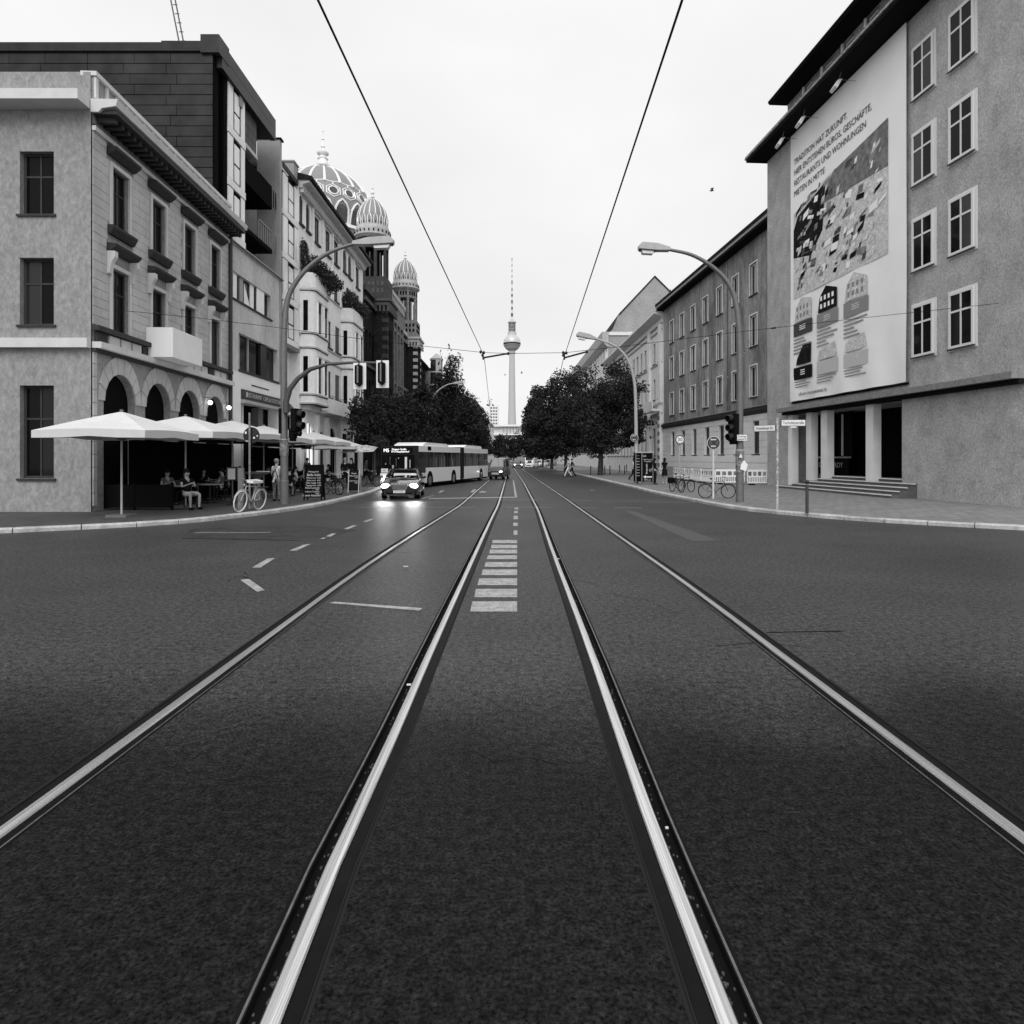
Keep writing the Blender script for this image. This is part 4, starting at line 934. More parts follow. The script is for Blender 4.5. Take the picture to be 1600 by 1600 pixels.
# ===== tower front with the banner
fT = Fac(16.5, 42.8, -.065, 1); S = fT.s
tw = thing('office_tower', 'tall mottled roughcast corner block with overhanging cornice and pillared entrance', 'building', (16.5, 42.8, 0))
sN = fT.sY(22.9)     # near corner
sF = 0.0
nw = [(fT.sY(Yc), fT.sY(Yc) + 1.3, z, z + 2.2) for Yc in (27.4, 25.2) for z in (6.2, 9.9, 13.6, 17.3)]
portico = (fT.sY(29.5), S(1231), .12, 4.45)
aw = []
q = MB(fT.M); wall(q, sN, sF, .1, 21.0, [portico] + aw, 2.6); shell(q, sN, sF, .1, 21.0, 14); q.build('wall', RCT, tw)
q = MB(fT.M); q.box((portico[0], -2.6, .12), (portico[1], -2.55, 4.45)); q.build('porch_back_wall', DARK, tw)
for o in nw:
    q = MB(fT.M); q.box((o[0] - .1, .003, o[2] - .1), (o[1] + .1, .05, o[3] + .1)); q.build('surround', WHITEF, tw); window(fT, tw, *o, rec=-.055, fw=.1, cols=2, trans=.3, fm=WHITEF, gm=GLASS, sill=DKM)
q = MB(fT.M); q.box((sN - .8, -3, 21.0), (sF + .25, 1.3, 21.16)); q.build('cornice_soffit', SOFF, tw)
q = MB(fT.M); q.box((sN - .85, -3, 21.162), (sF + .3, 1.36, 21.36)); q.build('cornice', mat('cornice_edge', .12, .7, var=.6, scale=4), tw)
q = MB(fT.M); q.box((sN - .86, 1.361, 21.2), (sF + .3, 1.39, 21.27)); q.build('gutter_line', mat('gutter', .3, .6, var=.9, scale=7), tw)
s_e = fT.sY(41.3)
ops = [(fT.sY(39.2) - 2.05 * i - .95, fT.sY(39.2) - 2.05 * i, 22.1, 23.82) for i in range(9)]
q = MB(fT.M); wall(q, sN, s_e, 21.42, 23.9, ops, .3, -.6); shell(q, sN, s_e, 21.42, 23.9, 10, -.6); q.build('attic_wall', RC, tw)
for o in ops:
    window(fT, tw, *o, rec=.2, fw=.1, cols=1, trans=0, fm=WHITEF, gm=GLASS, o=-.6)
    q = MB(fT.M); q.box((o[1] + .0, -.61, 22.0), (o[1] + .14, -.52, 23.86)); q.build('surround', PLAST, tw)
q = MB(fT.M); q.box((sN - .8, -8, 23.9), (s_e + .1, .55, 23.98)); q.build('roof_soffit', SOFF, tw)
q = MB(fT.M); q.box((sN - .85, -8, 23.982), (s_e + .12, .6, 24.12)); q.build('roof_edge', BLACKM, tw)
q = MB(fT.M)
for i in range(30):
    s = s_e - .5 - i * .65; q.tube([(s, -.3, 24.1), (s, -.2, 25.0)], .012, 4)
    q.tube([(s, -.2, 24.9), (s - .3, -.9, 24.1)], .008, 4)
q.tube([(s_e - .4, -.2, 24.98), (sN, -.2, 24.98)], .014, 4); q.build('roof_railing', GREY, tw)
# canopy ledge
q = MB(fT.M); q.box((sN, .002, 4.62), (S(1226), .55, 4.86)); q.build('porch_ledge', mat('ledge_stone', .22, .9, var=.3, scale=5), tw)
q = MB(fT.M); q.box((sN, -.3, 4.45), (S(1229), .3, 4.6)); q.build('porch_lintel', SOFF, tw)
pil = [(1230, .55, .42), (1259, .55, .34), (1282, .62, .5), (1352, .6, .45)]
for px, dp, wd in pil:
    s = S(px); q = MB(fT.M); q.box((s - dp, -.42, .12), (s, -.02, 4.44)); q.build('pillar', PLAST if px != 1230 else WREND, tw)
for (u, v) in ((1236, 1258), (1266, 1281)):
    a, c = S(v), S(u)
    q = MB(fT.M); q.box((a - .3, -1.7, 1.95), (c, -1.62, 4.45)); W = q.build('porch_window', BLACKM, tw)
    q = MB(fT.M); q.box((a + (c - a) * .45, -1.615, 2.0), (a + (c - a) * .45 + .1, -1.55, 4.3)); q.build('mullion', PLAST, W)
    q = MB(fT.M); q.box((a - .3, -1.5, .12), (c, -1.42, 1.85)); W = q.build('porch_panel', BLACKM, tw)
    q = MB(fT.M); q.box((a - .3, -1.6, 1.86), (c, -1.38, 1.94)); q.build('sill', RCT, tw)
GR = mat('graffiti_chalk', .35, .8, var=.5, scale=20)
text('graffiti', 'GREA', .42, fT.txt(S(1250), -1.41, 1.45), GR, tw, sub=False); text('graffiti', 'ROY', .42, fT.txt(S(1272), -1.41, 1.45), GR, tw); text('graffiti', 'ASM', .4, fT.txt(S(1248), -1.41, .8), GR, tw)
# entrance steps
for i in range(5):
    q = MB(fT.M); s1_ = S(1247 + i * 11); q.box((fT.sY(28.5), -1.4, .121 + i * .16), (s1_, 1.15 - i * .36, .118 + (i + 1) * .16)); q.build('step', mat('step_stone', .1, .8, var=.3, scale=4) , tw)
    q = MB(fT.M); q.box((fT.sY(28.5), 1.151 - i * .36, .118 + (i + 1) * .16 - .05), (s1_, 1.17 - i * .36, .119 + (i + 1) * .16)); q.build('step_edge', PLAST, tw)
# side towards the cross street
# ===== banner
bs1 = S(1239); bs0 = fT.sY(29.0); bz0, bz1 = 5.2, 20.95
W_ = bs1 - bs0; H_ = bz1 - bz0
n1, n2 = 24, 34; bn = MB(fT.M)
rnd = random.Random(5)
def bo(u, v):  # sag and creases of the cloth
    e = math.exp(-v * 5) * .06 * math.sin(u * 26 + v * 9) + .03 * math.sin(u * 9 + 2) * math.exp(-v * 3)
    return .14 + e
for j in range(n2 + 1):
    for i in range(n1 + 1):
        u, v = i / n1, j / n2; bn.v.append(fT.M @ Vector((bs1 - u * W_, bo(u, v), bz0 + v * H_)))
for j in range(n2):
    for i in range(n1): a = j * (n1 + 1) + i; bn.f.append([a, a + 1, a + n1 + 2, a + n1 + 1]); bn.mi.append(0)
ban = bn.build('advertising_banner', BANW, None, smooth=True, label='huge white advertising banner with city photo hung on the roughcast tower', category='banner')
q = MB(fT.M); q.box((bs0, .02, bz0 - .12), (bs1, .1, bz0 - .02)); q.build('bottom_bar', BLACKM, ban)
def bx_(u): return bs1 - u          # metres from the far (left as read) edge
def bpoly(pts, m, name, o=.165):
    q = MB(fT.M); q.add([(bx_(x), o, z) for x, z in pts], [tuple(range(len(pts)))]); return q.build(name, m, ban)
def brect(x0, x1, z0, z1, m, name, o=.165): return bpoly([(x0, z0), (x1, z0), (x1, z1), (x0, z1)], m, name, o)
def btext(s, size, x, z, m, sx=1.0): return text('lettering', s, size * 1.15, fT.txt(bx_(x), .17, z), m, ban, 'LEFT', .002, sx)
BT = mat('banner_ink', .04, .7)
for i, s in enumerate(['TRADITION HAT ZUKUNFT.', 'HIER ENTSTEHEN BÜROS, GESCHÄFTE,', 'RESTAURANTS UND WOHNUNGEN', 'MIETEN IN MITTE']): btext(s, .42, .45, 19.2 - i * .62, BT, .9)
G1, G2, G3, G4 = mat('print_dark', .012, .7, var=.8, scale=2.2, fine=.5, fscale=6), mat('print_mid', .16, .7, var=.6, scale=3), mat('print_light', .6, .7, var=.25, scale=3, fine=.3, fscale=9), mat('print_grey', .25, .7)
# the aerial photograph: dark tree mass, light streets, blocks with roofs and courts
bpoly([(.4, 11.2), (9.2, 11.2), (9.2, 17.4), (4.2, 16.9), (.4, 16.2)], G3, 'photo_print', .162)
bpoly([(.4, 13.6), (2.4, 13.2), (3.6, 14.2), (3.9, 16.7), (.9, 15.9), (.4, 15.2)], G1, 'photo_print', .166)
bpoly([(3.4, 15.6), (9.2, 15.2), (9.2, 17.4), (4.6, 16.9)], G2, 'photo_print', .167)
rnd = random.Random(11)
for i in range(170):
    x, z = rnd.uniform(.6, 8.6), rnd.uniform(11.4, 16.6); w_, h_ = rnd.uniform(.1, .7), rnd.uniform(.08, .4); sk = rnd.uniform(-.3, .5)
    bpoly([(x, z), (x + w_, z + sk * w_), (x + w_ + .1, z + sk * w_ + h_), (x + .1, z + h_)], rnd.choice([G1, G2, G3, G4, BANW, BT]), 'photo_print', .169 + i * .00012)
for cx_i, cxp in enumerate((.45, 3.05, 5.65)):
    for r, zt_ in enumerate((10.9, 8.6)):
        m = [[BT, mat('print_black', .01, .7)], [G4, mat('print_pale', .55, .7)], [G4, mat('print_pale', .55, .7)]][cx_i][r]
        if r == 0:
            bpoly([(cxp + .1, 9.75), (cxp + 2.0, 9.75), (cxp + 2.0, 10.85 - .1 * cx_i), (cxp + .9, 11.1), (cxp + .3, 10.6)], [G3, G1, G3][cx_i], 'building_print', .19)
            for k in range(4):
                for l in range(2): brect(cxp + .35 + k * .38, cxp + .55 + k * .38, 9.95 + l * .42, 10.2 + l * .42, [G4, BANW, G4][cx_i], 'window_print', .192)
            brect(cxp, cxp + 2.1, 8.95, 9.7, m, 'caption_block', .19)
            for k in range(3): brect(cxp + .7, cxp + 1.35, 9.25 + k * .11, 9.3 + k * .11, BANW if cx_i == 0 else G3, 'logo_line', .192)
            for k in range(5): brect(cxp, cxp + [1.2, 1.4, 2.0, 1.7, .9][(k + cx_i) % 5], 8.72 - k * .2, 8.8 - k * .2, G4, 'text_line_print', .19)
        else:
            if cx_i == 0: bpoly([(cxp + .3, 6.9 + .35), (cxp + 1.95, 7.25), (cxp + 2.0, 8.35), (cxp + 1.9, 8.5 - .9 + .7), (cxp + 1.1, 8.35), (cxp + .4, 7.6)], G1, 'building_print', .19)
            else: bpoly([(cxp + .1, 7.2), (cxp + 2.0, 7.2), (cxp + 1.8, 8.0), (cxp + .2, 7.7)], G3, 'building_print', .19)
            brect(cxp, cxp + 2.1, 6.95 - .55, 7.12, m, 'caption_block', .19)
            for k in range(3): brect(cxp + .8, cxp + 1.3, 6.65 + k * .12, 6.7 + k * .12, BANW if cx_i == 0 else G3, 'logo_line', .192)
            for k in range(3): brect(cxp, cxp + [1.4, 1.9, 1.6][(k + cx_i) % 3], 6.25 - k * .15, 6.31 - k * .15, G4, 'text_line_print', .19)
btext('www.forum-museumsinsel.de', .26, .45, 5.55, BT)
for i, (px, py) in enumerate([(1247, 190), (1281, 155), (1340, 90)]):
    s = S(px); z = 20.3; p = fT.pt(s, .95, z)
    l = thing('floodlight', ['white floodlight under the cornice nearest the far end of the banner', 'white floodlight under the cornice, second from the far end of the banner', 'white floodlight under the cornice, nearest the camera'][i], 'floodlight', p, group='floodlights above the banner')
    q = MB(); q.add([(-.1, -.1, .25), (-.1, .1, .25), (.12, .1, .3), (.12, -.1, .3), (-.35, -.28, -.15), (-.35, .28, -.15), (-.22, .28, -.25), (-.22, -.28, -.25)], [(0, 1, 2, 3), (4, 5, 6, 7), (0, 1, 5, 4), (1, 2, 6, 5), (2, 3, 7, 6), (3, 0, 4, 7)]); q.build('lamp_head', WHITE, l, world=False)
    q = MB(); q.tube([(0, 0, .28), (.1, 0, .68)], .02, 5); q.tube([(0, 0, .3), (.85, -.05, .2)], .012, 5); q.build('bracket', GREY, l, world=False)

# ===== long stained building
fR = Fac(17.6, 42.8, -.053, 1); S = fR.s
lb = thing('long_building', 'long stained grey building with rows of tall white framed windows and banded ground floor', 'building', (17.6, 42.8, 0))
e0, e1 = 0.02, fR.sY(70.4)
cols = [fR.sY(47.55 + 3.32 * k) for k in range(7)]
ops = []; gops = []
for c in cols:
    for z0, z1 in ((13.6, 15.85), (9.9, 12.15), (6.25, 8.5)): ops.append((c - .62, c + .62, z0, z1))
for k in range(-1, 8):
    c = fR.sY(47.1 + 3.32 * k)
    if c > .8 and c < e1 - .8: gops.append((c - .58, c + .58, 2.15, 4.5))
q = MB(fR.M); wall(q, e0, e1, 5.3, 17.7, ops, .35); shell(q, e0, e1, .1, 17.7, 12); q.build('wall', RC, lb)
q = MB(fR.M); wall(q, e0, e1, .1, 5.3, gops, .4, .02); q.build('ground_floor_wall', PLAST, lb)
for o in ops:
    window(fR, lb, *o, rec=.16, fw=.1, cols=2, trans=0, fm=WHITEF, gm=GLASS, sill=DKM)
    q = MB(fR.M)
    q.box((o[0] - .09, .002, o[2]), (o[0], .05, o[3] + .09)); q.box((o[1], .002, o[2]), (o[1] + .09, .05, o[3] + .09)); q.box((o[0], .002, o[3]), (o[1], .05, o[3] + .09)); q.build('surround', WHITEF, lb)
    if random.random() < .85: q = MB(fR.M); q.box((o[0] + .1, -.128, o[2] + .1), (o[0] + random.uniform(.25, .5), -.12, o[3] - .1)); q.build('curtain', CURT, lb)
for o in gops:
    window(fR, lb, *o, rec=.18, fw=.08, cols=2, trans=0, fm=GREY, gm=GLASS, sill=DKM)
edges = [e0] + [v for o in gops for v in (o[0] - .03, o[1] + .03)] + [e1]
for r in range(6):
    z = 2.14 + r * .48
    if z < 4.5:
        for i in range(0, len(edges), 2): 
            if edges[i + 1] - edges[i] > .2: q = MB(fR.M); q.box((edges[i], .021, z + .02), (edges[i + 1], .06, min(z + .46, 4.97))); q.build('stone_course', PLAST, lb)
q = MB(fR.M); q.box((e0, .021, 4.56), (e1, .06, 4.95)); q.build('stone_course', PLAST, lb)
q = MB(fR.M); q.box((e0, .021, 1.0), (e1, .12, 1.5)); q.build('plinth_course', PLINTH, lb); q = MB(fR.M); q.box((e0, .021, 1.53), (e1, .12, 2.05)); q.build('plinth_course', PLINTH, lb)
q = MB(fR.M); q.box((e0, .021, .1), (e1, .1, .98)); q.build('plinth', RCT, lb)
q = MB(fR.M); q.prism([(.002, 4.97), (.12, 5.0), (.3, 5.2), (.35, 5.4), (.002, 5.46)], 0, e0, e1); q.build('ledge', DKM, lb)
q = MB(fR.M); q.box((e0, .002, 5.463), (e1, .3, 5.52)); q.build('ledge_cap', ST1, lb)
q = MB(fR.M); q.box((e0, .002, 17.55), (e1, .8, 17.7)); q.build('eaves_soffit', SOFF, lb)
q = MB(fR.M); q.box((e0 - .05, -.5, 17.702), (e1 + .1, .88, 17.9)); q.build('eaves', ST1, lb)
q = MB(fR.M); q.prism([(.9, 17.903), (.95, 18.15), (-5, 20.3), (-5.2, 17.903)], 0, e0, e1 + .1); q.build('roof', ROOFD, lb)
for s in (fR.sY(52.4),): q = MB(fR.M); q.box((s, .003, 5.6), (s + .05, .03, 17.5)); q.build('wall_joint', DKM, lb)
for k in range(40): q = MB(fR.M); s = e0 + k * .68; q.box((s, .5, 18.15), (s + .04, .6, 18.45)); q.build('snow_guard', DKM, lb)
# light chain across the windows
def chain(px, lab):
    q = MB(); pts = []
    for (x, y) in px: Y = fR.Y(x); pts.append(P(x, y, Y) + fR.n * .5)
    lc = thing('light_chain', lab, 'light chain', pts[0])
    full = []
    for a, c in zip(pts, pts[1:]):
        for i in range(6): full.append(a + (c - a) * i / 6)
    full.append(pts[-1]); q = MB(); q.tube(full, .012, 4); q.build('cord', BLACK, lc)
    for p in full[::2]: q = MB(); q.ell(p - Vector((0, 0, .06)), (.05, .05, .06), 6, 4); q.build('bulb', GREYL, lc)
chain([(1090, 606), (1105, 605), (1125, 600), (1147, 588)], 'string of small bulbs sagging across lower windows of the stained building')
chain([(1163, 572), (1170, 560), (1176, 546), (1183, 532)], 'short steep string of bulbs beside the nearest lamp post')

# ===== next building: pale classical block
fc2, t2 = block_house('classical_building', 'pale classical building with fine cornices between the stained building and the gable', 16.05, 70.55, 109, -.012, 1, 17.4, 2, PLAST, 2.35, .95, 2.3, 8.4, 4.0, gh=(2.2, 5.2), eave=.9, fm=GREY)
L2 = fc2.sY(109)
for z, h, o in ((16.2, .15, .2), (15.6, .12, .12), (7.6, .25, .35), (6.6, .15, .2), (12.1, .12, .12)): q = MB(fc2.M); q.box((.03, .003, z), (L2, o, z + h)); q.build('string_course', STON, t2)
for s in (.1, 5.4): q = MB(fc2.M); q.box((s, .002, .12), (s + .9, .3, 16.2)); q.build('pilaster', PLAST, t2)
q = MB(fc2.M); q.box((.2, .3, 6.9), (4.6, 1.1, 7.15)); q.box((.2, 1.0, 7.15), (4.6, 1.1, 8.0)); q.build('balcony', PLAST, t2)
for r in range(14): q = MB(fc2.M); q.box((.12, .302, .5 + r * .42), (.98, .34, .86 + r * .42)); q.build('corner_stone', DBRL if r % 2 else PLAST, t2)
# ===== gabled building behind
f3r = Fac(16.0, 110, -.012, 1)
t3 = thing('gabled_building', 'large building with a bare plastered gable and steep roof behind the right trees', 'building', (16, 110, 0))
GY = 110.0
def gx(px): return (px - CX) / F * GY
def gz(py): return HC - (py - HY) / F * GY
GAB = mat('gable_plaster', .32, .9, var=.2, scale=.25, fine=.15, fscale=3)
q = MB(); q.prism([(gx(951), 0), (gx(951), gz(521)), (gx(958), gz(513)), (gx(967), gz(491)), (gx(1023), gz(432)), (gx(1062), gz(470)), (gx(1090), gz(500)), (gx(1090), 0)], 1, GY, GY + .5); q.build('gable_wall', GAB, t3)
q = MB(); q.box((gx(951), GY - .18, gz(524)), (gx(1020), GY - .003, gz(519))); q.build('gable_ledge', PLAST, t3)
q = MB(); q.prism([(gx(967), gz(490)), (gx(1023), gz(430.5)), (gx(1092), gz(499)), (gx(1092), gz(501)), (gx(1023), gz(433)), (gx(967), gz(493))], 1, GY - .15, GY + 40); q.build('roof', ROOFD, t3)
q = MB(); q.prism([(gx(949), gz(522)), (gx(957), gz(512)), (gx(967), gz(490)), (gx(966), gz(515))], 1, GY + .5, GY + 60); q.build('mansard', ROOFD, t3)
q = MB(); q.box((gx(1038), GY + .6, gz(470)), (gx(1090), GY + 8, gz(453))); q.build('rear_roof', ROOFD, t3)
for k in range(5): q = MB(); x = gx(1040 + k * 5); q.tube([(x, GY + 1, gz(453)), (x, GY + 1, gz(449.5))], .06, 5); q.build('vent_pipe', DKM, t3)
ops = []
for k in range(13): ops.append((2 + k * 3.2, 3.5 + k * 3.2, 14.6, 19.2)); ops.append((2 + k * 3.2, 3.5 + k * 3.2, 8.0, 12.6))
q = MB(f3r.M); wall(q, .5, 60, .1, gz(521), ops, .5, .02); q.build('wall', PLAST, t3)
for o in ops: window(f3r, t3, *o, rec=.35, fw=.12, cols=2, trans=.3, fm=GREY, gm=GLASS)
for k in range(14): q = MB(f3r.M); q.box((.7 + k * 3.2, .022, 7.6), (1.6 + k * 3.2, .35, 20.0)); q.build('pilaster', PLAST, t3)
q = MB(f3r.M); q.prism([(.02, 20.2), (.5, 20.6), (1.0, 21.2), (1.1, gz(519)), (.02, gz(519))], 0, -.4, 60); q.build('cornice', STON, t3)
block_house('far_building', 'far row building behind the right hand trees, mostly hidden by leaves', 15.0, 171, 300, -.03, 1, 17, 4, PLAST, 4, 1.6, 2.2, 3, 3.6, fm=GREY)
# ------------------------------------------------------------------ trees
LEAFT = mat('tree_leaf', .03, .6, var=.6, scale=.9, spec=.12, var2=.5, scale2=.35); BARK = mat('bark', .03, .9, var=.3, scale=6)
def tree(label, base, clumps, n, size, seed, trunk_r=.16, name='street_tree'):
    """clumps in px: (x, y, depth offset, rx, ry in px)"""
    rnd = random.Random(seed); t = thing(name, label, 'tree', base); D = base[1]; cs = []; inner = []
    for (x, y, dd, rx, ry) in clumps:
        d = D + dd; p = P(x, y, d); k = d / F
        # break each mass into lobes so that the outline stays ragged
        R = (rx * k * 1.12, rx * k, ry * k * 1.1)
        for _ in range(9):
            v = Vector((rnd.gauss(0, 1), rnd.gauss(0, 1), rnd.gauss(0, 1))).normalized() * rnd.uniform(.35, .85)
            cs.append((Vector((p.x + v.x * R[0], p.y + v.y * R[1], p.z + v.z * R[2])), tuple(r * rnd.uniform(.3, .5) for r in R)))
        for _ in range(8):   # sprays reaching out past the mass
            v = Vector((rnd.gauss(0, 1), rnd.gauss(0, 1), rnd.gauss(.25, 1))).normalized() * rnd.uniform(.9, 1.22); rr = rnd.uniform(.1, .2)
            cs.append((Vector((p.x + v.x * R[0], p.y + v.y * R[1], p.z + v.z * R[2])), tuple(r * rr for r in R)))
        cs.append((p, tuple(r * .7 for r in R))); inner.append(p)
    V, Fa = leafcloud([(c - Vector(base), r) for c, r in cs], n, size, rnd)
    me = bpy.data.meshes.new('crown'); me.from_pydata(V, [], Fa); me.materials.append(LEAFT); o = bpy.data.objects.new('crown', me); COL.objects.link(o); o.parent = t
    top = max(c.z for c, r in cs); q = MB(); z0 = base[2]
    q.tube([base, (base[0] + .05, base[1], z0 + 1.5), (base[0] - .03, base[1], z0 + 3.2), (base[0], base[1], (z0 + top) / 2)], [trunk_r * 1.25, trunk_r, trunk_r * .9, trunk_r * .5], 8)
    q.build('trunk', BARK, t, smooth=True)
    for c in inner:
        q = MB(); s = Vector((base[0], base[1], min(c.z - .3, z0 + 2.6 + rnd.random()))); m = (s + c) / 2 + Vector((rnd.gauss(0, .2), rnd.gauss(0, .2), .2)); q.tube([s, m, c], [trunk_r * .45, trunk_r * .3, .03], 5); q.build('limb', BARK, t)
    return t
def tb(x, D, z=.12): p = P(x, HY, D); return (p.x, D, z)
tree('round crowned tree behind the umbrellas and in front of the bus stop', tb(584, 50), [(578, 655, 0, 28, 38), (600, 660, 2, 30, 42), (560, 675, -1, 18, 22), (620, 640, 3, 25, 30), (590, 630, 1, 18, 20), (585, 690, 0, 30, 14)], 20000, .2, 1)
tree('dark tree standing behind the bus front and under the second domed tower', tb(640, 66), [(640, 650, 0, 34, 40), (655, 630, 2, 24, 30), (625, 665, -1, 25, 30), (660, 670, 0, 24, 32), (640, 690, 0, 34, 16), (632, 630, 1, 16, 20)], 18000, .25, 2)
tree('tall pointed tree rising highest on the left side of the street', tb(704, 92), [(705, 578, 0, 16, 30), (704, 563, 0, 7, 14), (705, 610, 0, 26, 30), (700, 650, 0, 40, 42), (730, 645, -2, 30, 40), (680, 640, 1, 30, 36), (745, 670, -3, 22, 28), (716, 680, -2, 34, 26), (690, 600, 2, 16, 20), (680, 690, 0, 34, 20), (740, 695, 0, 28, 16), (665, 650, 2, 22, 40)], 34000, .32, 3, .25)
tree('lower tree at the far end of the bus, beside the pale house', tb(752, 118), [(752, 672, 0, 16, 28), (742, 655, 0, 14, 22), (760, 685, 2, 10, 18), (757, 702, 0, 14, 12)], 9000, .36, 4)
tree('small far tree left of the television tower foot', tb(779, 190), [(780, 697, 0, 11, 16), (786, 690, 4, 8, 12), (775, 705, 0, 8, 10), (786, 706, 0, 10, 9)], 4000, .5, 5)
tree('small far tree right of the television tower foot', tb(802, 170), [(798, 700, 0, 12, 17), (808, 695, 3, 12, 18), (795, 708, 4, 10, 10), (805, 708, 4, 10, 9)], 4500, .5, 6)
tree('nearest tree of the right row with a branch reaching over the lamp post', tb(938, 67), [(950, 620, 0, 42, 42), (975, 600, -1, 24, 26), (1000, 606, -2, 14, 10), (935, 660, 0, 44, 42), (985, 655, 0, 30, 32), (960, 580, 1, 22, 16), (905, 640, 2, 34, 44), (965, 690, 0, 38, 14), (1012, 660, -2, 12, 8), (940, 700, 0, 26, 14), (985, 685, 0, 26, 12)], 40000, .24, 7, .25)
tree('second tree of the right row, its leafy top under the pennant wire bracket', tb(884, 84), [(885, 600, 0, 24, 24), (865, 625, 0, 28, 30), (905, 595, 1, 24, 20), (850, 660, 0, 34, 36), (918, 640, 2, 30, 44), (912, 690, 2, 30, 24), (885, 660, 0, 34, 40), (870, 690, 0, 34, 18), (890, 706, 0, 30, 12)], 30000, .28, 8, .22)
tree('third tree of the right row, a tapering crown nearest the television tower', tb(862, 106), [(838, 640, 0, 18, 34), (845, 615, 1, 14, 16), (826, 665, 0, 15, 28), (850, 680, 0, 26, 24), (835, 695, -1, 22, 14), (850, 708, 0, 24, 12)], 20000, .34, 9, .22)
tree('fourth tree of the right row, dark lower crown above the far parked cars', tb(848, 128), [(822, 690, 0, 14, 18), (840, 697, 0, 20, 12), (855, 700, 0, 18, 11), (838, 708, 0, 22, 9)], 9000, .4, 10)

# ------------------------------------------------------------------ street lamps, wires, signals
def lamp(label, base, pts, head, r=.1, lit=False, hl=1.5, hs=1.0):
    """pts px points of the mast at the depth of base; head = px of head (x0,y0)-(x1,y1)"""
    D = base[1]; t = thing('street_lamp', label, 'street lamp', base, group='curved street lamps')
    pp = [Vector(base)] + [P(x, y, D) for x, y in pts]
    # smooth the curve
    q = MB(); n = len(pp); rr = [r * 1.25, r * 1.1] + [r * (1 - .62 * i / (n - 2)) for i in range(n - 2)]
    fine = []; fr = []
    for i in range(n - 1):
        p0, p1, p2, p3 = pp[max(i - 1, 0)], pp[i], pp[i + 1], pp[min(i + 2, n - 1)]
        for k in range(5):
            u = k / 5; fine.append(.5 * ((2 * p1) + (p2 - p0) * u + (2 * p0 - 5 * p1 + 4 * p2 - p3) * u * u + (3 * p1 - p0 - 3 * p2 + p3) * u ** 3)); fr.append(rr[i] + (rr[i + 1] - rr[i]) * u)
    fine.append(pp[-1]); fr.append(rr[-1])
    q.tube(fine, fr, 12); q.build('mast', GREY, t, smooth=True)
    a, b = P(*head[0], D), P(*head[1], D); u = (b - a); L_ = u.length; u.normalize(); w = Vector((0, 1, 0)); v = w.cross(u)
    if v.z < 0: v = -v
    M = Matrix(((u.x, w.x, v.x, a.x), (u.y, w.y, v.y, a.y), (u.z, w.z, v.z, a.z), (0, 0, 0, 1))); h = .16 * hs
    q = MB(M); q.prism([(-.1, -h * .3), (L_ * .35, -h * .5), (L_, -h * .45), (L_ + .02, h * .3), (L_ * .9, h * 1.2), (L_ * .35, h * 1.15), (-.1, h * .4)], 1, -.17 * hs, .17 * hs); q.build('lamp_head', GREYL, t)
    q = MB(M); q.prism([(L_ * .38, -h * .5), (L_ * .97, -h * .45), (L_ * .97, -h * .1 - .09), (L_ * .42, -h * .1 - .1)][::-1], 1, -.175 * hs, .175 * hs); q.build('lamp_rim', BLACK, t)
    q = MB(M); q.prism([(L_ * .45, -h * .5), (L_ * .92, -h * .5), (L_ * .86, -h * 1.5), (L_ * .5, -h * 1.45)], 1, -.13 * hs, .13 * hs); q.build('lamp_lens', LENS, t)
    return t
dl = 25.0
bL = (P(444, 716, dl).x, dl, .12)
lamp('tall curved lamp post on the left pavement carrying stickers and the signal arm', bL, [(444, 700), (443.5, 600), (444, 520), (449, 470), (463, 440), (487, 413), (518, 393), (556, 380)], ((556, 381), (615, 378)), .125)
bR = (P(1156, 716, 26.1).x, 26.1, .12)
lamp('tall curved lamp post on the right pavement with the big signal', bR, [(1156, 700), (1156, 600), (1155, 520), (1149, 470), (1136, 440), (1112, 416), (1080, 398), (1045, 390)], ((1042, 390), (998, 387)), .125)
bR2 = (P(994, 716, 44.4).x, 44.4, .12)
lamp('second curved lamp post on the right, rising out of the near tree', bR2, [(994, 690), (993, 620), (990, 590), (981, 562), (962, 541), (930, 529)], ((929, 529), (901, 523)), .11, hs=1.1)
bL2 = (P(667, 716, 72).x, 72, .12)
lamp('pale curved lamp post behind the bus on the left', bL2, [(667, 690), (668, 660), (672, 632), (682, 613), (697, 602), (709, 599)], ((709, 599), (724, 598)), .1, hs=1.0)
for o in bpy.data.objects:
    if o.parent and o.name.startswith('mast') and o.parent.name in ('street_lamp.002', 'street_lamp.003'): o.data.materials[0] = GREYL
# far thin posts
for i, (x, y, D) in enumerate([(800, 705, 150), (811, 700, 170), (826, 703, 140)]):
    pass
